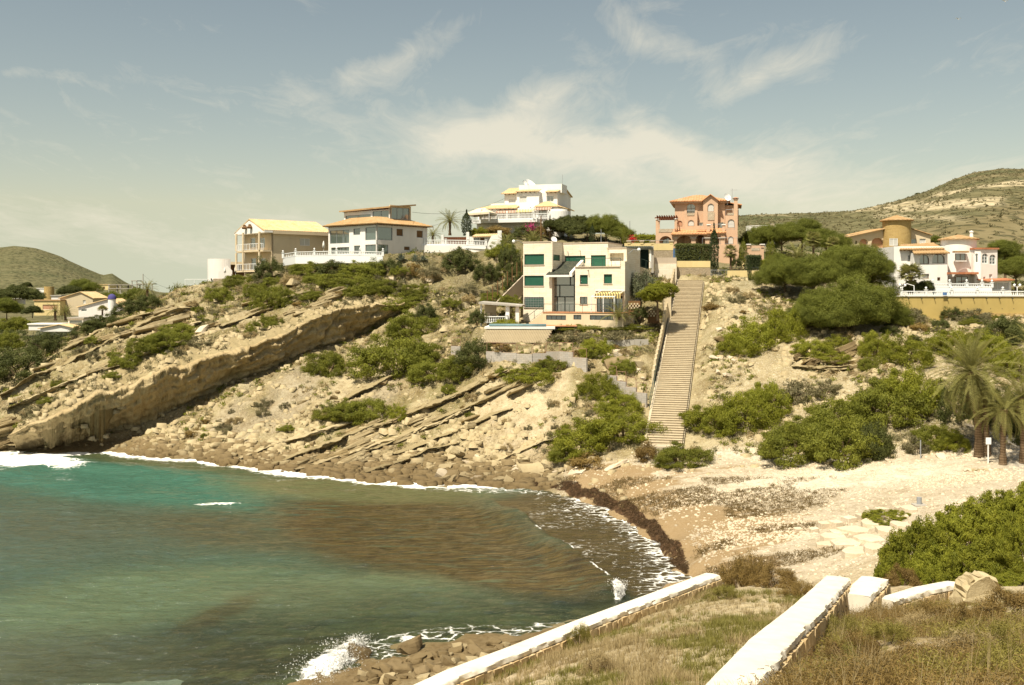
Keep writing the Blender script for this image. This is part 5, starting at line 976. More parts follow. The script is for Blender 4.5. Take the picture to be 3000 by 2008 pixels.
# ground floor with awnings, right wing
fl = f.off(2.2); lz0, lz1 = fl.Z(1490, 650), fl.Z(1490, 611); panel(fl, (1400, 611, 1580, 650), WP, E, [(1404, 624, 1452, 645, 'w', 2), (1456, 622, 1514, 645, 'w', 2), (1524, 620, 1570, 645, 'w', 2)], frame='brown_wood', zb=lz0, zt=lz1); core(fl, fl.U(1400), fl.U(1580), lz0, lz1, 5, WP, E)
tile_roof(fl.pt(fl.U(1396), lz1, .7), fl.pt(fl.U(1516), lz1, .7), fl.pt(fl.U(1516), lz1+.75, -1.8), fl.pt(fl.U(1428), lz1+.75, -1.8), 'tile_yellow', E); tails(fl, fl.U(1404), fl.U(1514), lz1-.05, E, .8, .5); mb = MB(); fbox(mb, fl, fl.U(1428), fl.U(1516), lz1+.76, lz1+1.1, -2.2, -1.85); mb.build('roof_parapet', M[WP], E)
fw = f.off(3.2); wz0, wz1 = fw.Z(1597, 655), fw.Z(1597, 606); panel(fw, (1570, 606, 1627, 655), WP, E, [(1579, 613, 1600, 632, 'y', 1)], zb=wz0, zt=wz1, frame='brown_wood'); wu0, wu1 = fw.U(1570), fw.U(1627); wd = fw.depth_to(wu1, 1671); core(fw, wu0, wu1, wz0, wz1, wd, WP, E)
i0, i1 = fw.pt(wu0+1, wz1+1.15, -2.4), fw.pt(wu1-2.0, wz1+1.15, -2.4); tile_roof(fw.pt(wu0-.3, wz1, .7), fw.pt(wu1+.7, wz1, .7), i1, i0, 'tile_yellow', E); tile_roof(fw.pt(wu1+.7, wz1, .7), fw.pt(wu1+.7, wz1, -wd-.5), fw.pt(wu1-2.0, wz1+1.15, -wd+2), i1, 'tile_yellow', E); tails(fw, wu0, wu1, wz1-.05, E, .8, .5)
sw_ = fw.right(wu1); panel(Face(sw_.O+sw_.n*.2, sw_.u), (1631, 606, 1670, 640), 'pinkish_white', E, [(1638, 614, 1645, 622, 'd', 0), (1652, 616, 1661, 625, 'y', 0)], th=.19, zb=wz0, zt=wz1-.01)  # side wall in the dimmer white, shade painted into the plaster
for a, b, y0, y1, mt, lb in ((1458, 1516, 616, 621, 'awning_red', 'red striped awning over the left shutters of the hilltop villa'), (1518, 1568, 613, 618, 'awning_gold', 'gold striped awning over the middle shutters of the hilltop villa'), (1571, 1620, 606, 612, 'awning_red', 'red striped awning over the patio door of the hilltop villa')):
    fa = (fl if a < 1570 else fw); zA_, zB_ = fa.Z((a+b)/2, y0), fa.Z((a+b)/2, y1); root = wempty('window_awning', fa.pt(fa.U((a+b)/2), zB_, .5), lb, 'awning'); mb = MB(); mb.hexa([fa.pt(fa.U(a), zB_-.04, 1.1), fa.pt(fa.U(b), zB_-.04, 1.1), fa.pt(fa.U(b), zA_-.04, .02), fa.pt(fa.U(a), zA_-.04, .02), fa.pt(fa.U(a), zB_, 1.1), fa.pt(fa.U(b), zB_, 1.1), fa.pt(fa.U(b), zA_, .02), fa.pt(fa.U(a), zA_, .02)]); mb.build('cloth', M[mt], root)
    mb = MB(); fbox(mb, fa, fa.U(a), fa.U(b), zB_-.32, zB_-.041, 1.07, 1.1); mb.build('valance', M[mt], root)
ft = f.off(6.0); tz = ft.Z(1490, 643); mb = MB(); fbox(mb, ft, ft.U(1380), ft.U(1573), tz-.55, tz, -4, 0); mb.build('balcony_floor', M[WP], E); mb = MB(); fbox(mb, ft, ft.U(1380), ft.U(1640), tz-5.5, tz-.552, -8, -3.0); mb.build('undercroft', M[WP], E)
def bpt(ff, px, h0, h1): uu = ff.U(px); p = ff.pt(uu, 0, -.2); d = p[1]; z = tz; return (CX+p[0]/d*F, HY-(z+h1-CH)/d*F, HY-(z+h0-CH)/d*F, d)
balustrade('balcony_balustrade', 'long white balustrade along the balcony of the hilltop villa', [bpt(ft, x, 0, .95) for x in (1407, 1484, 1563, 1606)]); balustrade('side_balustrade', 'short white balustrade below the canvas gazebo', [(1383, 645, 655, 181), (1406, 645, 655, 180.5)], ball=False)
tcx = P3(1637, 640, 182); cyl(tcx, 2.05, P3(1637, 648, 182)[2]-.3, P3(1637, 621, 182)[2], WP, E, 'turret', 26); cyl(tcx, 1.5, P3(1637, 621, 182)[2]+.001, P3(1637, 614, 182)[2], WP, E, 'turret_rim', 26); cyl((tcx[0]-.6, tcx[1]), .9, 26, P3(1637, 648, 182)[2]-.302, WP, E, 'turret_foot', 20)
GZ = wempty('canvas_gazebo', P3(1410, 645, 182), 'cream canvas gazebo on the left end of the hilltop villa', 'gazebo'); c0 = [P3(1366, 623, 183), P3(1432, 627, 179), P3(1456, 623, 183), P3(1390, 620, 187)]; zc = c0[0][2]-.2; ap = (sum(p[0] for p in c0)/4-.6, 183, P3(1400, 610, 183)[2]); ap2 = (ap[0]+1.2, 183, ap[2])
cr = [(p[0], p[1], zc) for p in c0]; mb = MB(); mb.add(cr+[ap, ap2]+[(p[0], p[1], zc-.35) for p in c0], [(0, 1, 4), (1, 5, 4), (1, 2, 5), (2, 3, 5), (3, 4, 5), (3, 0, 4), (0, 6, 7, 1), (1, 7, 8, 2), (2, 8, 9, 3), (3, 9, 6, 0)]); mb.build('canopy', M['canvas'], GZ)
for p in cr: MB().tube((p[0]*.985, p[1], 30.0), (p[0]*.985, p[1], zc), .05).build('post', M['white_paint'], GZ)
dish(P3(1556, 556, 190), 1.25, .95, .75, 'large white satellite dish on the roof of the hilltop villa', .3); dish(P3(1538, 548, 190), .55, .9, .5, 'small satellite dish left of the large one on the hilltop villa', .4)
root = wempty('antenna_mast', P3(1648, 548, 192), 'thin antenna mast on the ridge of the hilltop villa', 'antenna'); MB().tube(P3(1648, 550, 192), P3(1648, 512, 192), .035).build('mast', M['grey_metal'], root)

# ------------------------------------------------------------------ peach villa
K = wempty('peach_villa', P3(2050, 770, 160), 'peach coloured three storey villa with arched windows and orange hip roof', 'house'); PP = 'peach_plaster'
f = face_px(1977, 163, -12); u0, u1 = f.U(1977), f.U(2124); zt, zb = f.Z(2050, 590), f.Z(2050, 780)
panel(f, (1977, 590, 2124, 780), PP, K, [(2012, 598, 2037, 625, 'ya', 1, 1), (2015, 645, 2034, 662, 'wa', 0), (2047, 652, 2118, 672, 'y', 3), (1984, 647, 1999, 664, 'oa', 0), (1941, 700, 1965, 722, 'ya')][:4], frame='brown_wood', zb=zb, zt=zt); core(f, u0, u1, zb, zt, 8.5, PP, K)
rz = f.Z(2050, 567)+.1; i0, i1 = f.pt(f.U(2034), rz, -4.2), f.pt(f.U(2050), rz, -4.2); e = .8
tile_roof(f.pt(u0-e, zt, e), f.pt(u1+e, zt, e), i1, i0, 'tile_orange', K, .42, .07); tile_roof(f.pt(u1+e, zt, e), f.pt(u1+e, zt, -8.5-e), i1, i1, 'tile_orange', K, .42, .07); tile_roof(f.pt(u0-e, zt, -8.5-e), f.pt(u0-e, zt, e), i0, i0, 'tile_orange', K, .42, .07); tile_roof(f.pt(u1+e, zt, -8.5-e), f.pt(u0-e, zt, -8.5-e), i0, i1, 'tile_orange', K, .42, .07)
mb = MB(); fbox(mb, f, u0-.6, u1+.6, zt-.35, zt-.16, -8.9, .6); mb.build('eave', M[PP], K)
fd = f.off(1.1); d0, d1 = fd.U(2060), fd.U(2103); dz0, dz1 = fd.Z(2080, 780), fd.Z(2080, 586)
panel(fd, (2060, 586, 2103, 780), PP, K, [(2073, 597, 2092, 621, 'wa', 0)], frame='brown_wood', zb=dz0, zt=dz1); core(fd, d0, d1, dz0, dz1, 1.2, PP, K); dm, dzr = (d0+d1)/2, fd.Z(2082, 572)
mb = MB(); tri = [fd.pt(d0, dz1), fd.pt(d1, dz1), fd.pt(dm, dzr)]; bv = Vector((*(-fd.n*3.4), 0)); mb.add([Vector(p) for p in tri]+[Vector(p)+bv for p in tri], [(0, 1, 2), (5, 4, 3), (0, 3, 4, 1), (1, 4, 5, 2), (2, 5, 3, 0)]); mb.build('bay_gable', M[PP], K)
for s in (-1, 1):
    ue = d0-.35 if s < 0 else d1+.35; a, b = fd.pt(ue, dz1-.22, .35), fd.pt(ue, dz1-.22, -3.5); c, d = fd.pt(dm, dzr+.12, -3.5), fd.pt(dm, dzr+.12, .35)
    tile_roof(b, a, d, c, 'tile_orange', K, .42, .05, .1) if s < 0 else tile_roof(a, b, c, d, 'tile_orange', K, .42, .05, .1)
mb = MB(); fp = fd.off(.03); rr_ = fp.rect((2073, 622, 2093, 646)); fbox(mb, fp, *rr_, -.02, .04); mb.build('stone_panel', M['stone_panel'], K)
fk = f.off(.9); panel(fk, (2005, 628, 2043, 780), PP, K, [(2015, 645, 2034, 663, 'wa', 0)], frame='brown_wood'); core(fk, fk.U(2005), fk.U(2043), fk.Z(2024, 780), fk.Z(2024, 628), 1.0, PP, K); mb = MB(); a = fk.rect((2005, 617, 2012, 628)); b = fk.rect((2036, 617, 2043, 628)); 
for q_ in (a, b): fbox(mb, fk, q_[0], q_[1], q_[2], q_[3], -.8, 0)
mb.build('balcony_pier', M[PP], K); mb = MB(); q_ = fk.rect((2013, 625, 2034, 632)); fbox(mb, fk.off(.02), *q_, -.01, .05); mb.build('stone_panel', M['stone_panel'], K); railing('balcony_rail', '', [fk.pt(fk.U(2012), fk.Z(2024, 628), -.05), fk.pt(fk.U(2036), fk.Z(2024, 628), -.05)], .6, 'grey_metal', 2, parent=K)
panel(f.off(.3), (2046, 652, 2059, 674), 'stone_panel', K, [(2048, 653, 2058, 672, 'y', 0)], th=.28); panel(f.off(.3), (2104, 652, 2122, 674), 'stone_panel', K, [(2107, 653, 2119, 672, 'y', 0)], th=.28)
# tower on the right
ft = f.off(1.6); tu0, tu1 = ft.U(2124.5), ft.U(2161); tz0, tz1 = ft.Z(2143, 780), ft.Z(2143, 632); panel(ft, (2124.5, 632, 2161, 780), PP, K, [(2132, 643, 2152, 668, 'wa', 0), (2133, 693, 2149, 716, 'wa', 0)], frame='brown_wood', zb=tz0, zt=tz1); core(ft, tu0, tu1, tz0, tz1, 9, PP, K)
fu = f.off(-.6); panel(fu, (2124, 602, 2164, 640), PP, K, [], zb=tz1-1); core(fu, fu.U(2118), fu.U(2164), tz1-1, fu.Z(2140, 606), 6.5, PP, K); tile_roof(fu.pt(fu.U(2164)+.5, fu.Z(2150, 600), .4), fu.pt(fu.U(2164)+.5, fu.Z(2150, 600), -7), fu.pt(fu.U(2120), fu.Z(2120, 592), -7), fu.pt(fu.U(2120), fu.Z(2120, 592), .4), 'tile_orange', K)
mb = MB(); ch = ft.off(-.1); c0_, c1_ = ch.U(2150), ch.U(2161); fbox(mb, ch, c0_, c1_, tz1, ch.Z(2155, 585), -1.0, -.1); fbox(mb, ch, c0_-.1, c1_+.1, ch.Z(2155, 585)+.002, ch.Z(2155, 583.5), -1.1, 0); fbox(mb, ch, c0_+.05, c0_+.2, ch.Z(2155, 583.5)+.002, ch.Z(2155, 581), -.95, -.15); fbox(mb, ch, c1_-.2, c1_-.05, ch.Z(2155, 583.5)+.002, ch.Z(2155, 581), -.95, -.15); cm = mb.build('chimney', M[PP], K)
pk = ch.pt((c0_+c1_)/2, ch.Z(2155, 577), -.55); bz = ch.Z(2155, 581); q4 = [ch.pt(c0_-.18, bz, 0.1), ch.pt(c1_+.18, bz, .1), ch.pt(c1_+.18, bz, -1.2), ch.pt(c0_-.18, bz, -1.2)]; MB().add(q4+[pk], [(0, 1, 4), (1, 2, 4), (2, 3, 4), (3, 0, 4), (3, 2, 1, 0)]).build('chimney_cap', M['tile_red'], cm)
mb = MB(); q_ = ft.rect((2131, 624, 2150, 631)); fbox(mb, ft, *q_, -.4, -.2); mb.build('stone_panel', M['stone_panel'], K); railing('roof_terrace_rail', '', [ft.pt(tu0+.1, tz1, -.2), ft.pt(ch.U(2150)-.1, tz1, -.2)], .95, 'grey_metal', 1.2, parent=K)
# portico: lean-to tiles, piers with caps and arches
fq = f.off(3.4); pz1 = fq.Z(2040, 686); panel(fq, (1967, 684, 2073, 780), PP, K, [(1981, 690, 2031, 790, 'a-'), (2038, 689, 2066, 790, 'a-')], th=.6, back=True, zb=zb); 
panel(f.off(.02), (1976, 690, 2076, 780), 'peach_shade', K, [(1986, 697, 2012, 726, 'ya', 1), (2038, 697, 2052, 726, 'ya', 1)], th=.2, frame='brown_wood')  # wall behind the portico arches darkened in colour, as if shaded
tile_roof(fq.pt(fq.U(1966), pz1, .7), fq.pt(fq.U(2076), pz1, .7), f.pt(f.U(2072), f.Z(2040, 672), 0.02), f.pt(f.U(1976), f.Z(2040, 672), .02), 'tile_orange', K, .42, .07); fq2 = f.off(4.4); tile_roof(fq2.pt(fq2.U(2073), fq2.Z(2100, 684), .5), fq2.pt(fq2.U(2128), fq2.Z(2100, 682), .5), f.pt(f.U(2124), f.Z(2100, 671), 1.62), f.pt(f.U(2066), f.Z(2100, 671), 1.62), 'tile_orange', K, .42, .07)
for a, b in ((1976, 1983), (2025, 2038), (2066, 2083), (2107, 2123)):
    ff = fq if a < 2060 else fq2; mb = MB(); fbox(mb, ff, ff.U(a), ff.U(b), zb, ff.Z(a, 700), -.75, .12); pr = mb.build('pier', M[PP], K); mb = MB(); fbox(mb, ff, ff.U(a)-.12, ff.U(b)+.12, ff.Z(a, 700)+.002, ff.Z(a, 696), -.85, .24); mb.build('pier_cap', M['trim_beige'], pr)
mb = MB(); fbox(mb, fq2, fq2.U(2073), fq2.U(2124), fq2.Z(2100, 692), fq2.Z(2100, 685), -.6, 0); mb.build('portico_beam', M[PP], K)
mb = MB(); q_ = fq.rect((2040, 661, 2074, 673)); fbox(mb, fq.off(-.6), *q_, -.4, 0); mb.build('terrace_parapet', M[PP], K)
for a in (2072, 2116): mb = MB(); fbox(mb, fq2, fq2.U(a), fq2.U(a+8), fq2.Z(a, 678), fq2.Z(a, 660), -1.0, -.3); pr = mb.build('terrace_post', M[PP], K); mb = MB(); fbox(mb, fq2, fq2.U(a)-.1, fq2.U(a+8)+.1, fq2.Z(a, 660)+.002, fq2.Z(a, 657), -1.1, -.2); mb.build('post_cap', M[WP], pr)
railing('terrace_rail', '', [fq2.pt(fq2.U(2080), fq2.Z(2100, 674), -.6), fq2.pt(fq2.U(2152), fq2.Z(2100, 674), -.6)], .9, 'grey_metal', 1.5, parent=K)
mb = MB(); fbox(mb, fq2, fq2.U(2066), fq2.U(2165), fq2.Z(2110, 780), fq2.Z(2110, 717), -3, .4); mb.build('garden_terrace', M[PP], K); railing('garden_rail', '', [fq2.pt(fq2.U(2058), fq2.Z(2110, 717), .3), fq2.pt(fq2.U(2160), fq2.Z(2110, 717), .3)], 1.0, 'grey_metal', 1.2, parent=K)
# pergola wing on the left
fg = f.off(2.6); panel(fg, (1921, 671, 1977, 780), PP, K, [(1931, 692, 1969, 785, 'a-')], th=.5, back=True, zb=zb); fh = f.off(-1.2); panel(fh, (1924, 680, 1977, 780), 'peach_shade', K, [(1941, 698, 1963, 726, 'ya', 1)], frame='brown_wood'); mb = MB(); fbox(mb, fg, fg.U(1921), fg.U(1977), fg.Z(1950, 672)-.2, fg.Z(1950, 672)+.05, -4, -.01); mb.build('terrace_floor', M[PP], K)  # back wall under the pergola wing painted darker for the shade there
mb = MB(); q_ = fg.rect((1930, 671, 1971, 681)); fbox(mb, fg, *q_, -.02, .05); mb.build('stone_panel', M['stone_panel'], K)
pgz = fg.Z(1950, 643)
for a in (1921, 1976): 
    for o in (-.6, -4.2): mb = MB(); fbox(mb, fg, fg.U(a), fg.U(a+7), fg.Z(1950, 671), pgz-.02, o, o+.55); pr = mb.build('pergola_pier', M[PP], K); mb = MB(); fbox(mb, fg, fg.U(a)-.1, fg.U(a+7)+.1, pgz-.015, pgz+.13, o-.1, o+.65); mb.build('pier_cap', M[WP], pr)
mb = MB(); [fbox(mb, fg, fg.U(1918), fg.U(1986), pgz+.132, pgz+.36, o+.15, o+.38) for o in (-.6, -4.2)]; mb.build('pergola_beam', M['red_wood'], K)
for k in range(9): uu = fg.U(1924+k*7); mb = MB(); fbox(mb, fg, uu, uu+.12, pgz+.362, pgz+.62, -4.6, .35); mb.build('pergola_slat', M['red_wood'], K)
mb = MB(); q_ = fg.rect((1966, 694, 1977, 780)); mb.build('x', None) if 0 else None
dish(P3(2131, 600, 160), .62, .4, .35, 'satellite dish beside the chimney of the peach villa', .8); root = wempty('roof_antenna', P3(2145, 610, 162), 'thin television antenna above the peach villa chimney', 'antenna'); mb = MB().tube(P3(2145, 605, 162), P3(2145, 553, 162), .03); [mb.tube(P3(2141-3, y_, 162), P3(2160, y_-1, 162), .015, 4) for y_ in (557, 560)]; mb.build('mast', M['grey_metal'], root)
# retaining walls below it
def slab_wall(name, label, px0, px1, bands, d, ang=0, th=.4, cat='wall', caps=None):
    ff = face_px(px0, d, ang); xm = (px0+px1)/2; root = wempty(name, ff.pt((ff.U(px1))/2, ff.Z(xm, bands[-1][1])), label, cat)
    for (y0, y1, mt, nm, o) in bands: mb = MB(); fbox(mb, ff, ff.U(px0), ff.U(px1), ff.Z(xm, y1)+.002, ff.Z(xm, y0), -th, o); mb.build(nm, M[mt], root)
    return root, ff
WR, ff = slab_wall('garden_wall', 'yellow and rubble garden wall above the carport with capped posts', 1913, 1972, [(714, 734, 'yellow_plaster', 'plaster_band', .03), (734, 800, 'rubble_grey', 'rubble_base', .0)], 146)
for a in (1838, 1876, 1908, 1962): mb = MB(); q_ = ff.rect((a, 708, a+9, 716)); fbox(mb, ff, *q_, -.4, .05); pr = mb.build('post', M['yellow_plaster'], WR); mb = MB(); fbox(mb, ff, q_[0]-.1, q_[1]+.1, q_[3]+.002, q_[3]+.16, -.5, .15); mb.build('post_cap', M['trim_beige'], pr)
mb = MB(); q_ = ff.rect((1830, 713, 1913, 733)); fbox(mb, ff, *q_, -.38, -.01); mb.build('plaster_band', M['yellow_plaster'], WR); railing('wall_rail', '', [ff.pt(ff.U(1840), ff.Z(1880, 714), -.1), ff.pt(ff.U(1968), ff.Z(1880, 714), -.1)], .45, 'grey_metal', 3, parent=WR)
slab_wall('stair_head_wall', 'pale block wall with slotted parapet at the head of the stairs', 1918, 1982, [(755, 773, 'trim_beige', 'slotted_parapet', .0), (773, 830, T, 'block_wall', .05)], 138.5, 0)
slab_wall('yellow_wall', 'low yellow wall on rubble footing right of the stair head', 1984, 2081, [(765, 784, 'yellow_plaster', 'plaster_band', .03), (784, 830, 'rubble_grey', 'rubble_base', 0)], 139.5, 0)
WG, ff = slab_wall('long_yellow_wall', 'long low yellow garden wall with iron fence below the cypresses', 2132, 2267, [(793, 812, 'yellow_plaster', 'plaster_band', .03), (812, 838, 'rubble_grey', 'rubble_base', 0)], 138, 0); railing('fence', '', [ff.pt(ff.U(2132), ff.Z(2200, 793), -.2), ff.pt(ff.U(2267), ff.Z(2200, 793), -.2)], .42, 'dark_metal', 1, .02, .18, parent=WG)
GA, ff = slab_wall('garden_gate', 'grey metal garden gate between two yellow walls', 2083, 2131, [(808, 830, 'rubble_grey', 'base', 0)], 139); railing('gate_bars', '', [ff.pt(ff.U(2083), ff.Z(2100, 808), -.2), ff.pt(ff.U(2131), ff.Z(2100, 808), -.2)], .75, 'grey_metal', 1, .025, .2, parent=GA)
SP, ff = slab_wall('peach_outbuilding', 'small peach outbuilding with parapet between the cypresses', 2190, 2238, [(720, 765, 'peach_plaster', 'wall', 0)], 150, -5, 3, 'outbuilding')
for a in (2188, 2229): mb = MB(); q_ = ff.rect((a, 718, a+10, 726)); fbox(mb, ff, *q_, -.6, .1); pr = mb.build('post', M['peach_plaster'], SP); mb = MB(); fbox(mb, ff, q_[0]-.08, q_[1]+.08, q_[3]+.002, q_[3]+.14, -.7, .2); mb.build('post_cap', M[WP], pr)
mb = MB(); q_ = ff.rect((2201, 727, 2226, 735)); fbox(mb, ff, *q_, 0, .04); mb.build('stone_panel', M['stone_panel'], SP)
# round white house beyond
RW = wempty('round_white_house', P3(2235, 690, 235), 'small white house with a round balustraded roof terrace in the distance', 'house'); c = P3(2230, 690, 238); r_ = 3.4; zt = P3(2230, 676, 238)[2]; cyl(c, r_, zt-6, zt, WP, RW, 'round_wall', 30)
MB().lathe([(r_, zt+.9), (r_+.1, zt+.9), (r_+.1, zt+1.02), (r_, zt+1.02), (r_, zt+.9)], (c[0], c[1], 0), 30).build('rail', M[WP], RW); mb = MB()
for k in range(60): t = 2*math.pi*k/60; mb.tube((c[0]+r_*math.cos(t), c[1]+r_*math.sin(t), zt), (c[0]+r_*math.cos(t), c[1]+r_*math.sin(t), zt+.92), .06, 5)
mb.build('balusters', M[WP], RW, kind='stuff'); mb = MB(); ff = face_px(2258, 232, 0); q_ = ff.rect((2259, 656, 2269, 690)); fbox(mb, ff, *q_, -.8, 0); mb.build('chimney', M['trim_beige'], RW); dish(P3(2249, 680, 225), .6, .3, .4, 'white satellite dish among the pines behind the peach villa', .3)

# ------------------------------------------------------------------ stone tower house
N = wempty('stone_tower_house', P3(2620, 800, 172), 'house with a round ochre stone tower and low tiled wings', 'house'); c = P3(2627, 700, 174); rr_ = 40/F*174; zt, zb = P3(0, 646, 172)[2], 19
cyl(c, rr_, zb, zt, 'rubble_ochre', N, 'tower', 44); cone_roof((c[0], c[1]), rr_+.45, zt+.12, P3(0, 634, 174)[2]+.2, 'tile_brown', N)
f = face_px(2482, 173, 8); zt2 = f.Z(2530, 690); panel(f, (2484, 690, 2597, 780), 'cream_plaster', N, [(2505, 706, 2511, 716, 'g', 0), (2518, 700, 2543, 722, 'ao', 0), (2553, 697, 2590, 727, 'ao', 0)], th=.8, zb=zb, zt=zt2); core(f, f.U(2484), f.U(2597), zb, zt2, 6, 'cream_plaster', N, th=.8)
tile_roof(f.pt(f.U(2597), f.Z(2597, 668), .6), f.pt(f.U(2597), f.Z(2597, 668), -7), f.pt(f.U(2476), f.Z(2476, 695), -7), f.pt(f.U(2476), f.Z(2476, 695), .6), 'tile_brown', N, .36); mb = MB(); mb.add([f.pt(f.U(2484), zt2, -.01), f.pt(f.U(2597), zt2, -.01), f.pt(f.U(2597), f.Z(2597, 670), -.01), f.pt(f.U(2484), f.Z(2484, 694), -.01), f.pt(f.U(2484), zt2, -.8), f.pt(f.U(2597), zt2, -.8), f.pt(f.U(2597), f.Z(2597, 670), -.8), f.pt(f.U(2484), f.Z(2484, 694), -.8)], [(0, 1, 2, 3), (7, 6, 5, 4), (0, 3, 7, 4), (1, 5, 6, 2), (2, 6, 7, 3)]); mb.build('gable', M['cream_plaster'], N)
f = face_px(2664, 175, -6); panel(f, (2664, 690, 2726, 780), 'cream_plaster', N, [(2670, 701, 2684, 716, 'g', 0), (2694, 700, 2712, 714, 'w', 0)], zb=zb, zt=f.Z(2695, 690)); core(f, f.U(2664), f.U(2726), zb, f.Z(2695, 690), 6, 'cream_plaster', N); mb = MB(); mb.add([f.pt(f.U(2660), f.Z(2695, 690), -.02), f.pt(f.U(2726), f.Z(2695, 690), -.02), f.pt(f.U(2660), f.Z(2660, 668), -.02), f.pt(f.U(2660), f.Z(2695, 690), -5), f.pt(f.U(2726), f.Z(2695, 690), -5), f.pt(f.U(2660), f.Z(2660, 668), -5)], [(0, 1, 2), (5, 4, 3), (0, 2, 5, 3), (1, 4, 5, 2), (0, 3, 4, 1)]); mb.build('gable', M['cream_plaster'], N)
tile_roof(f.pt(f.U(2730), f.Z(2695, 688), -6), f.pt(f.U(2730), f.Z(2695, 688), .4), f.pt(f.U(2662), f.Z(2662, 667), .4), f.pt(f.U(2662), f.Z(2662, 667), -6), 'tile_brown', N, .36)
ft = Face((c[0]-rr_*.93, c[1]-rr_*.93-.3), (.93, .1)); mb = MB()
for a, b in ((2607, 2631), (2650, 2658)): fq = face_px(a, 171.2-(0 if a < 2640 else -.9), 0); q_ = fq.rect((a, 699, b, 720)); window(fq, q_, 'w', N, .3, 'white_paint')
slab_wall('ochre_stone_wall', 'ochre rubble retaining wall left of the white tower villa', 2566, 2622, [(727, 790, 'rubble_ochre', 'rubble', 0)], 150, 4)

# ------------------------------------------------------------------ white villa with round tower on the right
V_ = wempty('white_tower_villa', P3(2790, 865, 131), 'white villa with a round tower, arched windows and brown tile roofs', 'house'); c = P3(2808, 800, 131.5); rr_ = 49/F*131; zb = 16.6; zt = P3(0, 702, 130)[2]
smooth_by_angle(cyl(c, rr_, zb, zt, WP, V_, 'tower', 48)); cone_roof((c[0], c[1]), rr_+.35, zt+.1, P3(0, 687, 131)[2], 'tile_brown', V_, 48)
f = face_px(2619, 131, -4); panel(f, (2619, 726, 2764, 870), WP, V_, [(2659, 748, 2677, 767, 'g', 1)], zb=zb, zt=f.Z(2660, 722)); core(f, f.U(2619), f.U(2764), zb, f.Z(2660, 722), 8, WP, V_)
tile_roof(f.pt(f.U(2631), f.Z(2690, 731), .7), f.pt(f.U(2762), f.Z(2690, 729), .7), f.pt(f.U(2764), f.Z(2690, 708), -3.6), f.pt(f.U(2664), f.Z(2690, 713), -3.6), 'tile_brown', V_, .32); tails(f, f.U(2632), f.U(2680), f.Z(2690, 732), V_, .5, .5)
f2 = f.off(1.5); q = panel(f2, (2677, 742, 2776, 870), WP, V_, [(2694, 747, 2722, 774, 'ay', 1), (2731, 744, 2768, 772, 'ay', 1), (2746, 813, 2755, 823, 'd', 0), (2702, 803, 2722, 818, 'w', 0)], th=.45, frame='brown_wood', zb=zb, zt=f2.Z(2725, 741)); core(f2, q[0], q[1], zb, q[3], 1.6, WP, V_, th=.45)
tile_roof(f2.pt(f2.U(2672), f2.Z(2720, 743), .7), f2.pt(f2.U(2778), f2.Z(2720, 741), .7), f2.pt(f2.U(2776), f2.Z(2720, 729), -1.8), f2.pt(f2.U(2682), f2.Z(2720, 729), -1.8), 'tile_brown', V_, .32); tails(f2, f2.U(2676), f2.U(2774), f2.Z(2720, 743), V_, .5, .5)
fr_ = face_px(2855, 128.6, -35); r1 = fr_.U(2873); panel(fr_, (2855, 731, 2873, 870), WP, V_, [(2857, 743, 2865, 770, 'ag', 0)], zb=zb, zt=fr_.Z(2864, 731)); fz = fr_.Z(2864, 731); fn = Face(fr_.pt(r1, 0)[:2], (math.cos(.25), math.sin(.25))); r2_ = fn.U(2922)
panel(fn, (2873, 731, 2922, 870), 'pinkish_white', V_, [(2877, 743, 2894, 772, 'ag', 1, 2), (2899, 746, 2917, 775, 'ag', 1, 2), (2881, 811, 2887, 823, 'd', 0), (2898, 804, 2907, 823, 'w', 0)], zb=zb, zt=fz)  # right facet painted the dimmer white in place of real shade
mb = MB(); A_, B_, C_ = fr_.pt(0, 0), fr_.pt(r1, 0), fn.pt(r2_, 0); quad_prism(mb, [(A_[0], A_[1]+.3, fz), (B_[0], B_[1]+.26, fz), (C_[0]-.05, C_[1]+.24, fz), (C_[0]-1.5, C_[1]+7, fz), (A_[0]-1, A_[1]+7, fz)], zb); mb.build('wing_body', M['pinkish_white'], V_); mb = MB(); quad_prism(mb, [(A_[0]-.1, A_[1]-.1, fz+.2), (B_[0]+.02, B_[1]-.2, fz+.2), (C_[0]+.2, C_[1]-.1, fz+.2), (C_[0]-1.3, C_[1]+7.2, fz+.2), (A_[0]-1, A_[1]+7.2, fz+.2)], fz+.002); mb.build('roof_edge', M['tile_red'], V_)
fw = face_px(2790, 129.15, 0); q_ = fw.rect((2815-18, 745, 2815+14, 766)); fw2 = face_px(2796, 129.0, 0); window(fw2.off(.25), fw2.rect((2798, 743, 2828, 764)), 'y', V_, .4, 'brown_wood', 'white_plaster', 1); mb = MB(); fbox(mb, fw2, *fw2.rect((2792, 736, 2834, 741)), -.2, .55); mb.build('window_hood', M['tile_brown'], V_)
mb = MB(); fx = face_px(2784, 128.2, 0); fbox(mb, fx, *fx.rect((2783, 798, 2862, 804)), -1.4, .5); mb.build('porch_roof', M['tile_red'], V_); window(fx.off(-.5), fx.off(-.5).rect((2801, 811, 2838, 838)), 'y', V_, .4, 'brown_wood', None, 1); MB().lathe([(.28, 24.2), (.2, 25.3), (.26, 25.35), (.26, 25.5), (0.01, 25.6)], (P3(2846, 690, 131)[0], 131, 0), 10).build('chimney', M[WP], V_)
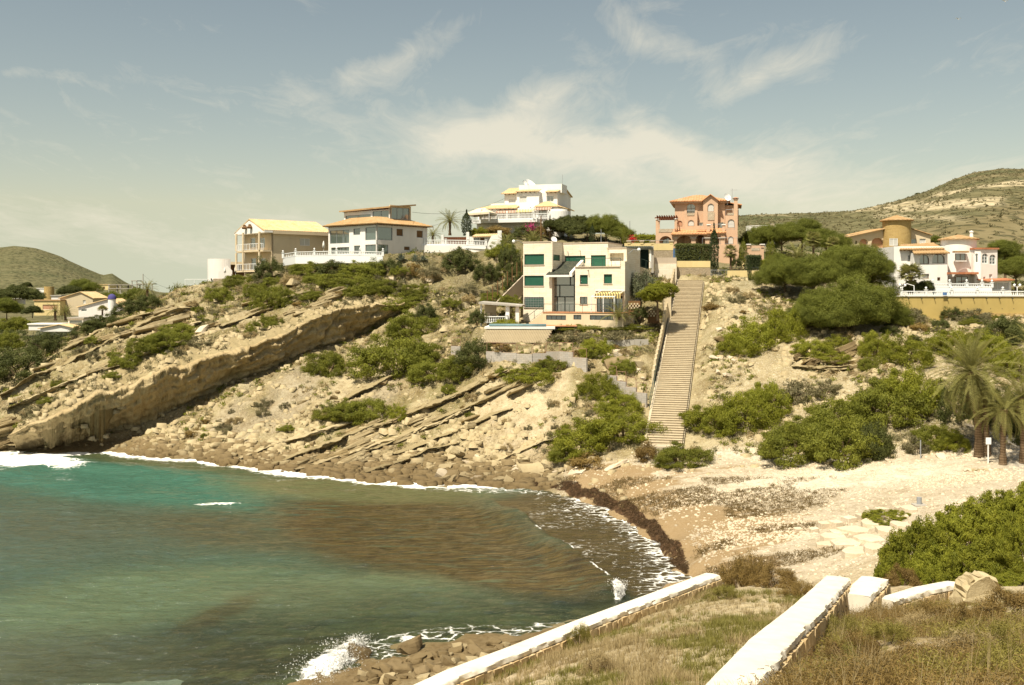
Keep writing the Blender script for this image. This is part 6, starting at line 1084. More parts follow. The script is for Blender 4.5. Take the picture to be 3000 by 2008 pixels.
fo = face_px(2888, 125.5, -3); mb = MB(); mb.hexa([fo.pt(fo.U(2886), fo.Z(2925, 826), .6), fo.pt(fo.U(2966), fo.Z(2925, 822), .6), fo.pt(fo.U(2976), fo.Z(2925, 817), -3), fo.pt(fo.U(2890), fo.Z(2925, 820), -3), fo.pt(fo.U(2886), fo.Z(2925, 823), .6), fo.pt(fo.U(2966), fo.Z(2925, 819), .6), fo.pt(fo.U(2976), fo.Z(2925, 814), -3), fo.pt(fo.U(2890), fo.Z(2925, 817), -3)]); mb.build('porch_tiles', M['tile_red'], V_); panel(fo, (2904, 824, 2962, 862), WP, V_, [(2908, 828, 2956, 850, 'w', 2)], zb=zb); core(fo, fo.U(2904), fo.U(2962), zb, fo.Z(2933, 824), 2.5, WP, V_)
balustrade('porch_balustrade', 'upper white balustrade in front of the white tower villa', [(2733, 831, 842, 124.5), (2782, 831, 842, 124), (2832, 831, 842, 123.6), (2877, 831, 842, 123.3), (2906, 832, 843, 123)], base=.9, ball=True)
# ochre retaining wall and its long balustrade
OW = wempty('ochre_retaining_wall', P3(2820, 920, 119.8), 'long ochre retaining wall below the white tower villa', 'wall'); f = face_px(2642, 120, -1.5)
mb = MB(); fbox(mb, f, f.U(2632), f.U(3200), f.Z(2820, 918)-(0 if 0 else 1.6), f.Z(2820, 869), -.5, 0); mb.build('plaster_face', M['ochre_wall'], OW); mb = MB(); fbox(mb, f, f.U(2632)-.1, f.U(3200), f.Z(2820, 869)+.002, f.Z(2820, 867), -1.2, .12); mb.build('coping', M['white_plaster'], OW); mb = MB(); fbox(mb, f, f.U(2800), f.U(3200), f.Z(2820, 955), f.Z(2820, 918)-.002, -.5, .1); mb.build('rubble_footing', M['rubble_ochre'], OW)
mb = MB(); sl = f.left(f.U(2632), 8); fbox(mb, sl, 0, 7.5, f.Z(2820, 930), f.Z(2820, 869)-.003, -.4, 0.02); mb.build('return_wall', M['ochre_wall'], OW)
mb = MB()
for k in range(14): uu = f.U(2660+k*38); mb.tube(f.pt(uu, f.Z(2820, 872), -.1), f.pt(uu+.04, f.Z(2820, 872)-.15, .3), .045, 5)
for k in range(10): uu = f.U(2800+k*34); mb.tube(f.pt(uu, f.Z(2820, 905), -.1), f.pt(uu, f.Z(2820, 905), .02), .05, 5)
mb.build('drain_pipes', M['dark_metal'], OW, kind='stuff')
balustrade('wall_balustrade', 'long white balustrade on top of the ochre retaining wall', [(x, 853, 867, 120-(x-2642)/F*3.2) for x in (2640, 2713, 2788, 2863, 2938, 3013, 3090)], base=None); sg = P3(2768, 861, 119.55); o = tag(MB().box(sg[0]-.24, sg[0]+.24, sg[1]-.03, sg[1], sg[2]-.18, sg[2]+.16).build('blue_sign', M['blue_net'], None), 'small blue sign hung on the long white balustrade', 'sign')
def post_lamp(px, py0, py1, d, label, heads=2):
    b, t_ = Vector(P3(px, py0, d)), Vector(P3(px, py1, d)); root = wempty('garden_lamp', b, label, 'lamp'); MB().tube(b, t_, .05).build('post', M['white_paint'], root)
    for k in range(heads): s = (-1, 1)[k] if heads == 2 else 0; MB().tube(t_-Vector((0, 0, .1)), t_+Vector((s*.3, 0, .05)), .025).lathe([(0.01, -.05), (.13, .02), (.16, .16), (.08, .26), (0.01, .28)], t_+Vector((s*.32, 0, .05)), 8).build('lantern', M['white_paint'], root)
post_lamp(2644, 868, 840, 121.5, 'white twin garden lamp at the left end of the long balustrade'); post_lamp(2980, 868, 840, 120.5, 'white twin garden lamp at the right end of the long balustrade'); post_lamp(1416, 645, 617, 181, 'dark twin lamp on the balcony by the gazebo'); post_lamp(1559, 640, 610, 180, 'dark twin lamp on the balcony by the patio door')
cr_ = wempty('boat_crane', P3(2678, 868, 122), 'white bent pole leaning beside the left garden lamp', 'pole'); MB().tube(P3(2678, 868, 122), P3(2678, 838, 122), .05).tube(P3(2678, 838, 122), P3(2655, 831, 122), .04).build('pole', M['white_paint'], cr_)

# ------------------------------------------------------------------ far village on the left
def far_house(name, label, px0, px1, y0, y1, d, mat, roof=None, peak=None, dep=8, holes=(), ang=0):
    ff = face_px(px0, d, ang); root = wempty(name, P3((px0+px1)/2, y1, d), label, 'house'); u0, u1, za, zb_ = panel(ff, (px0, y0, px1, y1), mat, root, holes); core(ff, u0, u1, za, zb_, dep, mat, root)
    if peak: 
        up, zp = ff.U(peak[0]), ff.Z(peak[0], peak[1]); mb = MB(); tri = [ff.pt(u0, zb_), ff.pt(u1, zb_), ff.pt(up, zp)]; bv = Vector((*(-ff.n*dep), 0)); mb.add([Vector(p) for p in tri]+[Vector(p)+bv for p in tri], [(0, 1, 2), (5, 4, 3), (0, 3, 4, 1), (1, 4, 5, 2), (2, 5, 3, 0)]); mb.build('gable', M[mat], root)
        tile_roof(ff.pt(u0-.4, zb_, -dep-.3), ff.pt(u0-.4, zb_, .3), ff.pt(up, zp+.15, .3), ff.pt(up, zp+.15, -dep-.3), roof or 'tile_yellow', root, .5); tile_roof(ff.pt(u1+.4, zb_, .3), ff.pt(u1+.4, zb_, -dep-.3), ff.pt(up, zp+.15, -dep-.3), ff.pt(up, zp+.15, .3), roof or 'tile_yellow', root, .5)
    elif roof: mb = MB(); fbox(mb, ff, u0-.2, u1+.2, zb_+.002, zb_+.25, -dep-.2, .2); mb.build('roof', M[roof], root)
    return root
far_house('beige_gable_house', 'beige house with a broad gable in the valley on the left', 176, 272, 874, 925, 250, 'beige_plaster', 'tile_yellow', (236, 857), 9, [(243, 880, 251, 890, 'w', 0)])
far_house('low_beige_house', 'low cream house front left of the beige gable house', 100, 176, 882, 925, 247, 'yellow_plaster', 'tile_brown', None, 7, [(125, 893, 170, 908, 'o', 0)])
WH = far_house('white_gable_house', 'white house with a long gable and a blue domed turret', 230, 362, 900, 960, 205, 'pinkish_white', 'tile_yellow', (318, 878), 7, [(238, 906, 254, 913, 'y', 0)]); c = P3(328, 890, 202.5); cyl(c, 1.75*.42, P3(0, 912, 202)[2], P3(0, 877, 202)[2], WP, WH, 'turret', 18); MB().lathe([(.82, 0), (.80, .35), (.62, .75), (.3, .98), (0.01, 1.05)], (c[0], c[1], P3(0, 877, 202)[2]), 18).build('dome', M['blue_dome'], WH, smooth=True)
far_house('white_terrace_house', 'low white walled terrace in front of the two palms', 84, 178, 952, 968, 200, WP, 'white_plaster', None, 4); far_house('white_garage', 'small white garage right of the two palms', 200, 244, 934, 962, 196, WP, 'concrete', None, 5, [(203, 938, 240, 958, 'y', 0)]); far_house('orange_roof_shed', 'low shed with orange tile roof below the white garage', 118, 222, 962, 972, 192, WP, 'tile_yellow', (175, 953), 5)
far_house('white_pavilion', 'small white pavilion in the far left valley with the house beyond', 108, 134, 846, 857, 420, WP, 'white_plaster', None, 8); cyl(P3(144, 850, 410), 1.9, 10, P3(0, 840, 410)[2], 'rubble_ochre', wempty('round_mill', P3(144, 858, 410), 'round ochre mill tower below the left hill', 'tower'), 'mill_wall', 18)
far_house('yellow_far_house', 'small yellow house below the left hill beside the concrete frame', 273, 322, 835, 850, 400, 'yellow_plaster', 'tile_yellow', None, 10, [(285, 840, 293, 848, 'd', 0), (300, 840, 308, 848, 'd', 0)]); far_house('white_far_house', 'white house with chimneys left of the beige gable', 150, 178, 868, 884, 262, 'pinkish_white', 'concrete', None, 7); far_house('grey_far_house', 'pale house at the left border behind the trees', 2, 36, 878, 892, 330, 'pinkish_white', 'white_plaster', None, 9)
CF = wempty('unfinished_building', P3(360, 885, 330), 'unfinished concrete building frame of slabs and posts', 'building frame'); f = face_px(316, 330, 3)
for a, b, y_ in ((316, 398, 834), (316, 390, 845), (316, 390, 859), (345, 388, 871)): mb = MB(); fbox(mb, f, f.U(a), f.U(b), f.Z(350, y_+2), f.Z(350, y_), -9, 0); mb.build('slab', M['concrete'], CF)
for a in (317, 350, 385):
    for o in (-.5, -8.5): mb = MB(); fbox(mb, f, f.U(a), f.U(a+3), f.Z(350, 885), f.Z(350, 834)-.01, o, o+.4); mb.build('post', M['concrete'], CF)
for a, b, y0, y1 in ((384, 402, 822, 834), (400, 447, 831, 834)): mb = MB(); fbox(mb, f, f.U(a), f.U(b), f.Z(400, y0+2.5), f.Z(400, y0), -5, 0); mb.build('roof_slab', M['concrete'], CF); mb = MB(); fbox(mb, f, f.U(a+1), f.U(a+3), f.Z(400, y1+20), f.Z(400, y0+2.5)-.01, -.5, -.1); fbox(mb, f, f.U(b-3), f.U(b-1), f.Z(400, y1+20), f.Z(400, y0+2.5)-.01, -.5, -.1); mb.build('post', M['concrete'], CF)
def pole(name, px, y0, y1, d, label, mat='brown_wood', r_=.11):
    return tag(MB().tube(P3(px, y0, d), P3(px, y1, d), r_, 7, r_*.75).build(name, M[mat], None), label, 'pole')
pole('utility_pole', 419, 860, 803, 300, 'grey utility pole beside the concrete frame', 'concrete', .18); pole('utility_pole', 1585, 715, 632, 150, 'wooden utility pole behind the stone house roof', 'brown_wood', .12); pole('utility_pole', 2465, 830, 758, 128, 'wooden utility pole among the pines', 'brown_wood', .12); pole('flag_pole', 1761, 712, 672, 140, 'thin pale pole behind the stone house', 'grey_metal', .05); pole('cable_mast', 1845, 712, 648, 260, 'distant lattice mast left of the peach villa', 'grey_metal', .12)
def wire(a, b, sag, label):
    mb = MB(); a, b = Vector(a), Vector(b); p = a
    for k in range(1, 13): t = k/12; q = a.lerp(b, t)-Vector((0, 0, sag*4*t*(1-t))); mb.tube(p, q, .025, 3); p = q
    tag(mb.build('power_line', M['dark_metal'], None), label, 'wire')
wire(P3(419, 804, 300), P3(520, 850, 170), .8, 'power line falling from the grey utility pole'); wire(P3(1206, 646, 155), P3(1290, 655, 190), .6, 'power line leaving the glass villa'); wire(P3(1207, 622, 160), P3(1478, 582, 189), 1.2, 'power line between the glass villa and the hilltop villa')
# ------------------------------------------------------------------ the long public stairs
SS = wempty('long_staircase', tuple(ST0), 'long straight stone staircase climbing from the beach to the villas', 'staircase')
sd = ST1-ST0; sL = float(np.linalg.norm(sd[:2])); sdir = np.array([sd[0], sd[1]])/sL; sn = np.array([sdir[1], -sdir[0]])
sang = math.atan2(sdir[1], sdir[0]); run, rise = sL/ST_N, sd[2]/ST_N; rng = random.Random(5)
hw = ST_W/2; stepm = MB().box(0, run*1.25, -hw, hw, -rise*2.6, 0.0).build('step', M['stair_stone'], SS, bevel=.025); sme = stepm.data; bpy.data.objects.remove(stepm)
nosem = MB().box(-.05, .16, -hw-.012, hw+.012, .002, .045).build('nosing', M['beige_plaster'], SS, bevel=.012); nme = nosem.data; bpy.data.objects.remove(nosem)
for k in range(ST_N):
    p = ST0+sd*(k/ST_N); o = bpy.data.objects.new('step', sme); o.location = (p[0], p[1], p[2]+rise+rng.uniform(-.012, .012)); o.rotation_euler = (rng.uniform(-.004, .004), 0, sang+rng.uniform(-.003, .003)); link(o, SS)
    q = bpy.data.objects.new('nosing', nme); q.parent = o; COL.objects.link(q)
def spt(a, b, z=0.0): p = ST0+sd*(a/sL); return (p[0]+sn[0]*b, p[1]+sn[1]*b, p[2]+z)
mb = MB(); a0, a1 = -.3, sL+.2                              # side curbs below the flight
for s, tz_ in ((-1, .10), (1, -.22)): b0, b1 = s*(hw+.02), s*(hw+(.26 if s < 0 else .10)); mb.hexa([spt(a0, b0, -1.8), spt(a1, b0, -1.8), spt(a1, b1, -1.8), spt(a0, b1, -1.8), spt(a0, b0, tz_), spt(a1, b0, tz_), spt(a1, b1, tz_), spt(a0, b1, tz_)])
mb.build('side_curb', M['stair_stone'], SS)
mb = MB().box(-.3, 1.3, -hw-.1, hw+.1, -.8, -.02); o = mb.build('landing', M['stair_stone'], SS); o.rotation_euler = (0, 0, sang); o.location = (ST0[0]-sdir[0]*1.2, ST0[1]-sdir[1]*1.2, ST0[2])
# stepped plaster wall on the house side of the stairs
SW = wempty('stepped_side_wall', spt(15, -hw-.5), 'stepped pale wall along the left side of the long staircase', 'wall'); seg = 1.15; k = 0; a = 12.5
while a < sL-1:
    tall = 1.25 if a < 26 else 1.75; top = spt(a+seg, 0, tall if a > 14 else 1.0)[2]; mb = MB(); b0, b1 = -hw-.38, -hw-.62; lo = spt(a, 0, -1.2)[2]
    P = [spt(a, b0), spt(a+seg-.004, b0), spt(a+seg-.004, b1), spt(a, b1)]; mb.hexa([(p[0], p[1], lo) for p in P]+[(p[0], p[1], top) for p in P]); mb.build('wall_step', M['yellow_plaster' if k % 5 == 7 else 'beige_plaster'], SW); a += seg; k += 1
mb = MB(); p = spt(31, -hw-.5); mb.box(p[0]-.45, p[0]+.45, p[1]-.45, p[1]+.45, p[2]-1, p[2]+3.2); mb.build('pillar', M['beige_plaster'], SW)
railing('stair_handrail', 'thin green handrail mesh on the lower left side of the staircase', [spt(6.5, -hw-.3, .1), spt(18.5, -hw-.3, .1)], 1.1, 'green_rail', 1.0)
# ------------------------------------------------------------------ garden block walls with rusty frames
def ground_wall(name, label, pts, h, mat, frames=True, th=.2, d=None):
    W3 = [hit(px, py) for px, py in pts]; root = wempty(name, W3[0], label, 'wall'); fr = 0
    for i in range(len(W3)-1):
        a, b = Vector(W3[i]), Vector(W3[i+1]); L = (b-a).length; n = max(int(round(L/1.9)), 1)
        for k in range(n):
            p, q = a.lerp(b, k/n), a.lerp(b, (k+1)/n-.004); d_ = (q-p); d_.z = 0; d_.normalize(); nn = Vector((d_.y, -d_.x, 0)); zt = max(p.z, q.z)+h; zb = min(p.z, q.z)-.8
            mb = MB(); mb.hexa([Vector((*(p+nn*th/2).xy, zb)), Vector((*(q+nn*th/2).xy, zb)), Vector((*(q-nn*th/2).xy, zb)), Vector((*(p-nn*th/2).xy, zb)), Vector((*(p+nn*th/2).xy, zt)), Vector((*(q+nn*th/2).xy, zt)), Vector((*(q-nn*th/2).xy, zt)), Vector((*(p-nn*th/2).xy, zt))]); mb.build('wall_panel', M[mat], root)
            if frames:
                e = .06; u_, v_ = p+d_*e, q-d_*e; A = [Vector((*u_.xy, zt)), Vector((*v_.xy, zt)), Vector((*v_.xy, zt+1.0)), Vector((*u_.xy, zt+1.0))]; mb = MB()
                for j in range(4): mb.tube(A[j], A[(j+1) % 4], .035, 4)
                mb.build('frame', M['marl_frame'], root)
    return root
ground_wall('block_wall', 'grey block wall with rusty frames below the pool deck', [(1322, 1040), (1350, 1038)], .9, 'blockwork'); ground_wall('block_wall', 'long grey block wall with rusty frames under the terraced garden', [(1425, 1062), (1560, 1070), (1640, 1060), (1720, 1095)], 1.0, 'blockwork'); ground_wall('block_wall', 'stepped grey block wall running down to the staircase', [(1780, 1130), (1835, 1165), (1895, 1195)], 1.0, 'blockwork')
ground_wall('low_block_wall', 'low concrete wall on the slope left of the staircase', [(1775, 1015), (1900, 1012)], .6, 'concrete', False); ground_wall('terrace_edge_wall', 'low white edge of the terraced garden under the pool deck', [(1500, 975), (1640, 966), (1760, 958), (1880, 962)], .15, 'white_plaster', False)
# handrail stair and flank wall up the slope left of the stone house
HS = wempty('side_garden_stairs', P3(1440, 905, 130), 'narrow garden stairs with a sloping wall left of the stone house', 'stairs'); a, b = Vector(P3(1440, 905, 129)), Vector(P3(1545, 800, 139)); mb = MB(); nn = Vector((.6, -.8, 0))*.12; lo = Vector((0, 0, -2.2)); up = Vector((0, 0, .25)); mb.hexa([a+nn+lo, b+nn+lo, b-nn+lo, a-nn+lo, a+nn+up, b+nn+up, b-nn+up, a-nn+up]); mb.build('sloping_wall', M['trim_beige'], HS)
for k in range(8): p = a.lerp(b, k/7.5)+Vector((-.5, -.6, .4)); MB().tube(p, p+Vector((0, 0, 1.9)), .06, 5).build('rail_post', M['brown_wood'], HS)
# brick screen walls right of the stone house
def screen_wall(label, px0, px1, y0, y1, d):
    ff = face_px(px0, d, -6); root = wempty('screen_wall', ff.pt(ff.U(px1)/2, ff.Z(px0, y1)), label, 'wall'); mb = MB(); u1 = ff.U(px1); z0, z1 = ff.Z(px0, y1), ff.Z(px0, y0); fbox(mb, ff, 0, u1, z0-.8, z1, -.25, -.1); mb.build('backing', M['brown_wood'], root); mb = MB(); nr = max(int((z1-z0)/.24), 2); nc = int(u1/.36)
    for r_ in range(nr):
        for c_ in range(nc+1): uu = (c_+(.5 if r_ % 2 else 0))*.36; fbox(mb, ff, max(uu-.1, 0), min(uu+.1, u1), z0+r_*.24, z0+r_*.24+.2, -.099, .02)
    mb.build('bricks', M['beige_plaster'], root, kind='stuff')
screen_wall('patterned brick screen wall just right of the stone house', 1841, 1876, 882, 905, 122.5); screen_wall('lower patterned brick screen wall by the staircase', 1898, 1932, 910, 928, 121)
# ------------------------------------------------------------------ whitewashed path walls in front
def path_wall(name, label, pts, width, h, seed, stone_side=1, zdrop=None, round_end=True):
    """pts: 3D points of the centre line of the wall's top, near to far"""
    rg = random.Random(seed); P_ = [Vector(p) for p in pts]; L = [0]
    for i in range(len(P_)-1): L.append(L[-1]+(P_[i+1]-P_[i]).length)
    def at(s):
        for i in range(len(P_)-1):
            if s <= L[i+1] or i == len(P_)-2:
                t = (s-L[i])/(L[i+1]-L[i]); d = (P_[i+1]-P_[i]); d.z = 0; d.normalize(); return P_[i].lerp(P_[i+1], t), d
    root = wempty(name, P_[0]-Vector((0, 0, h)), label, 'wall'); n = int(L[-1]/.12); prof = [(-.52, -h), (-.53, -h*.5), (-.52, -.10), (-.505, -.03), (-.46, -.004), (-.2, .008), (0, .012), (.2, .008), (.45, -.006), (.50, -.03), (.515, -.12), (.46, -.15), (.45, -h)]; m_ = len(prof); V = []
    for i in range(n+1):
        c, d = at(L[-1]*i/n); nr = Vector((d.y, -d.x, 0))
        for j, (o, z) in enumerate(prof): w_ = 0.007*(math.sin(i*.5+j*1.7)+math.sin(i*.17+j)) + (rg.uniform(-.035, .035) if j in (9, 10, 11) else rg.uniform(-.010, .010)); V.append(c+nr*(o*width+w_)+Vector((0, 0, z+w_*.6)))
    i_ = np.arange((n+1)*m_).reshape(n+1, m_); Fc = np.stack([i_[:-1, :-1], i_[1:, :-1], i_[1:, 1:], i_[:-1, 1:]], -1).reshape(-1, 4)
    o = obj_np('plastered_body', np.array([tuple(v) for v in V]), Fc, M['whitewash'], root, smooth=True); smooth_by_angle(o)
    for e, s in ((0, 0.0), (n, L[-1])):                     # end caps
        c, d = at(s); nr = Vector((d.y, -d.x, 0)); mb = MB(); vs = [c+nr*(q[0]*width)+Vector((0, 0, q[1])) for q in prof]; mb.add(vs, [tuple(range(m_))]); mb.build('end_face', M['whitewash'], root)
    s = .1; rows = int((h-.14)/.24)                          # stones showing on the weathered side
    while s < L[-1]-.05:
        lw = rg.uniform(.24, .52)
        zz = .14; 
        while zz < h-.1:
            hh = rg.uniform(.20, .38); c, d = at(min(s+lw/2, L[-1])); nr = Vector((d.y, -d.x, 0)); g_ = .012; pts8 = []
            slope = (P_[-1].z-P_[0].z)/L[-1]
            for dz_ in (-(zz+hh-g_), -(zz+g_)):
                for (ds, oo) in ((-lw/2+g_, .47), (lw/2-g_, .47), (lw/2-g_*2.5, .47+.13), (-lw/2+g_*2.5, .47+.13)): pts8.append(c+d*(ds+rg.uniform(-.015, .015))+nr*(oo*width-(.0 if oo < .5 else rg.uniform(-.02, .025)))+Vector((0, 0, dz_+slope*ds+rg.uniform(-.012, .012))))
            q = [pts8[1], pts8[0], pts8[3], pts8[2], pts8[5], pts8[4], pts8[7], pts8[6]]
            if stone_side and zz < .95: MB().hexa(q).build('stone', M['wall_stone'], root)
            zz += hh
        s += lw
    return root
m, t = newmat('wall_stone'); p = pos(t); n = t.noise(p, 5, 5, .65); rn = t.n('ShaderNodeObjectInfo', out=5); c = t.mix(rn, (.56, .42, .23), (.62, .50, .31)); c = t.mix(t.ramp(n, [(.4, 0.0), (.7, .8)]), c, (.42, .28, .13)); finish(t, bsdf(t, c, .9, bump(t, n, .6, .04), .1))
path_wall('front_path_wall', 'whitewashed stone wall running from the bottom edge toward the beach', [P3(2125, 2030, 11.8), P3(2250, 1880, 15.6), P3(2370, 1775, 20.2), P3(2455, 1690, 26.0)], .60, 1.15, 3)
path_wall('short_path_wall', 'short steep whitewashed wall stub right behind the front wall end', [P3(2508, 1744, 24.3), P3(2560, 1692, 26.8)], .66, 1.05, 4)
path_wall('low_path_wall', 'low whitewashed wall sloping right behind the wall stub', [P3(2592, 1757, 25.2), P3(2700, 1724, 26.6), P3(2795, 1706, 28.0)], .42, .7, 6)
path_wall('sea_path_wall', 'long whitewashed parapet above the near rocks and the water', [P3(1180, 2040, 22.6), P3(1330, 1970, 23.9), P3(1500, 1906, 25.9), P3(1700, 1826, 28.5), P3(1900, 1752, 31.6), P3(2088, 1682, 35.3)], .55, .85, 7)
# broken rounded wall end
BW = wempty('broken_arch_wall', P3(2880, 1760, 25), 'weathered rounded end of a broken plaster wall in the scrub', 'wall'); f = face_px(2826, 26.0, 12); rs = random.Random(2); prof = []
for k in range(25): tt = math.pi*k/24; prof.append((f.U(2884)-1.0*f.U(2942)*.5*math.cos(tt)*1.0, f.Z(2884, 1775)+(f.Z(2884, 1686)-f.Z(2884, 1775))*(math.sin(tt)**.7)))
V = []; n = len(prof)
for o in (0.0, -.12, -.45, -.55):
    for (u_, z_) in prof: V.append(f.pt(u_*(1 if o in (-.12, -.45) else .97)+rs.uniform(-.06, .06), z_-(0 if o in (-.12, -.45) else .05)+rs.uniform(-.07, .04), o+rs.uniform(-.05, .05)))
Fc = [(j*n+i, j*n+i+1, (j+1)*n+i+1, (j+1)*n+i) for j in range(3) for i in range(n-1)]; mb = MB().add(V, Fc+[tuple(range(n)), tuple(range(4*n-1, 3*n-1, -1))]); mb.build('plaster_mass', M['rock_pale'], BW, smooth=False)
# ------------------------------------------------------------------ signs and posts on the beach
def sign_post(name, px, py, h, label, plate=None, mat='white_paint', r_=.05, cat='sign'):
    b = Vector(hit(px, py)); root = wempty(name, b, label, cat); MB().tube(b-Vector((0, 0, .2)), b+Vector((0, 0, h)), r_, 8).build('post', M[mat], root)
    if plate: mb = MB().box(b.x-plate[0]/2, b.x+plate[0]/2, b.y-.08, b.y-.05, b.z+h-plate[1], b.z+h+.05); mb.build('plate', M['white_paint'], root, bevel=.01)
sign_post('beach_sign', 2895, 1362, 2.0, 'small white sign board on a post beside the road palms', (.42, .48)); sign_post('road_post', 2697, 1345, 1.5, 'bare grey post at the edge of the beach track', None, 'grey_metal', .045, 'post')
b = Vector(hit(2693, 1484)); root = wempty('concrete_bollard', b, 'short grey concrete bollard at the end of the rock shelf', 'bollard'); MB().box(b.x-.42, b.x+.42, b.y-.35, b.y+.35, b.z-.4, b.z+.12).build('plinth', M['concrete'], root, bevel=.03); MB().tube(b+Vector((0, 0, .12)), b+Vector((0, 0, .58)), .17, 14).build('cylinder_post', M['grey_metal'], root)
# gulls in the sky
for (px, py, d, lab) in ((2808, 57, 160, 'white gull flying high near the top right'), (2945, 5, 150, 'white gull at the very top edge of the sky')):
    c = Vector(P3(px, py, d)); root = wempty('gull', c, lab, 'bird'); MB().add([c+Vector(v) for v in [(-.55, .1, .16), (-.25, -.06, .22), (0, -.10, .05), (0, .12, .04), (-.22, .10, .17), (.25, -.06, .22), (.55, .1, .16), (.22, .10, .17), (0, -.3, .0), (.06, 0, -.05), (-.06, 0, -.05), (0, .32, .02)]], [(0, 1, 4), (1, 2, 3, 4), (2, 5, 7, 3), (5, 6, 7), (8, 9, 2), (8, 2, 10), (9, 11, 3), (10, 3, 11), (8, 10, 9), (9, 10, 11)]).build('body', M['white_paint'], root)
# ------------------------------------------------------------------ plant kit
def leaves(P, N, size, rs, aspect=2.2, face=.55, tint=None):
    """one quad leaf per point: P (n,3), N outward directions, size (n,)"""
    n = len(P); m_ = N/(np.linalg.norm(N, axis=1)[:, None]+1e-6)+face*rs.normal(size=(n, 3)); d = np.cross(m_, rs.normal(size=(n, 3))); d[:, 2] += .05; d /= np.linalg.norm(d, axis=1)[:, None]+1e-6
    q = np.cross(d, m_); q /= np.linalg.norm(q, axis=1)[:, None]+1e-6; s = np.asarray(size)[:, None]
    a, b = P-q*s/aspect*.5, P+q*s/aspect*.5; c, e = P+d*s+q*s/aspect*.28, P+d*s-q*s/aspect*.28
    V = np.stack([a, b, c, e], 1).reshape(-1, 3); return V, np.arange(4*n).reshape(-1, 4), np.repeat(tint if tint is not None else rs.random(n), 4)
def crown_pts(rs, n, clumps, rad, flat=0.75, shell=0.55, lowcut=-0.35, spread=1.0, cr=(0.28, 0.46)):
    """points gathered in clumps over a dome of unit radius"""
    C = rs.normal(size=(clumps*3, 3)); C /= np.linalg.norm(C, axis=1)[:, None]; C = C[C[:, 2] > lowcut][:clumps]; C *= rs.uniform(shell, 0.90, size=(len(C), 1))*(1+.18*np.sin(3*np.arctan2(C[:, 1], C[:, 0])+rs.random()*6))[:, None]; C[:, :2] *= spread
    k = rs.integers(0, len(C), n); R = rs.uniform(*cr, size=len(C)); d = rs.normal(size=(n, 3)); d /= np.linalg.norm(d, axis=1)[:, None]; rr = rs.random(n)**(1/2.2)
    P = C[k]+d*(rr*R[k])[:, None]; N = d*.8+P*.4; ct = rs.random(len(C)); t = np.clip(ct[k]*.6+rs.random(n)*.45, 0, 1)
    P[:, 2] *= flat; keep = P[:, 2] > -0.28*flat/0.75; return P[keep]*rad, N[keep], t[keep]
BUSH = {}; TOP = {}
def bush_proto(key, mat, seed, n, clumps, leaf, flat=.7, twig=True, aspect=2.2, **kw):
    """unit-radius bush: crown mesh + woody stems mesh"""
    rs = np.random.default_rng(seed); P, N, t = crown_pts(rs, n, clumps, 1.0, flat, **kw); V, Fc, tt = leaves(P, N, leaf*rs.uniform(.6, 1.3, len(P)), rs, aspect, tint=t); V[:, 2] += .18*flat
    cm = mesh_np('crown', V, Fc, M[mat], attrs={'tint': tt}); mb = MB(); TOP[key] = (float(np.percentile(V[:, 2], 99.5)), float(np.percentile(np.abs(V[:, 0]), 99)))
    for k in range(7): a = 6.28*k/7+rs.random(); q = Vector((.55*math.cos(a), .55*math.sin(a), flat*.55)); mb.tube((0, 0, -.25), q*.55+Vector((0, 0, .05)), .035, 4, .022); mb.tube(q*.55+Vector((0, 0, .05)), q*1.15, .022, 4, .008)
    o = mb.build('stem', M['bark'], None); sm = o.data; bpy.data.objects.remove(o); BUSH[key] = (cm, sm)
for i in range(4): bush_proto(f'juniper{i}', 'leaf_juniper', 20+i, 26000, 150, .036, .62, cr=(.10, .21))
for i in range(3): bush_proto(f'dark{i}', 'leaf_dark', 30+i, 18000, 110, .042, .75, cr=(.11, .23))
for i in range(3): bush_proto(f'bright{i}', 'leaf_bright', 40+i, 26000, 150, .034, .60, cr=(.10, .21))
for i in range(3): bush_proto(f'grey{i}', 'leaf_grey', 50+i, 3200, 30, .11, .70, cr=(.18, .34), aspect=4)
for i in range(3): bush_proto(f'dry{i}', 'leaf_dry', 60+i, 2000, 24, .16, .70, cr=(.2, .36), aspect=6)
for i in range(2): bush_proto(f'olive{i}', 'leaf_olive', 70+i, 7000, 44, .07, .85, cr=(.18, .32))
for i in range(3): bush_proto(f'pine{i}', 'leaf_pine', 80+i, 20000, 100, .040, .80, cr=(.18, .30), aspect=3)
for i in range(2): bush_proto(f'brown{i}', 'leaf_brown', 90+i, 4200, 30, .10, .70, cr=(.18, .34), aspect=4)
USED = {}
def plant(kind, px, py, wpx, hpx, label, name='bush', cat='bush', group=None, seed=None, rot=None, squash=1.0, at=None, deep=1.0):
    """a bush whose foot is seen at photo (px,py), wpx wide and hpx tall there"""
    x, y, z = at or hit(px, py); rg = random.Random(int(px*7+py*13)); vs = [k for k in BUSH if k.rstrip('0123456789') == kind]; key = vs[rg.randrange(len(vs))]; cm, sm = BUSH[key]
    rx = wpx*(1.22 if kind in ('juniper', 'bright') else 1.05)/F*y/2/TOP[key][1]; rz = hpx*(.88 if kind in ('juniper', 'bright') else .92)/F*y/TOP[key][0]; root = bpy.data.objects.new(name, None); root.empty_display_size = .3; link(root); root.location = (x, y+rx*.25, z); root.rotation_euler = (0, 0, rg.uniform(-.6, .6) if rot is None else rot)
    root.scale = (rx, rx*deep, rz)
    tag(root, label, cat, group)
    for nm, me in (('crown', cm), ('stem', sm)): o = bpy.data.objects.new(nm, me); o.parent = root; COL.objects.link(o)
    return root
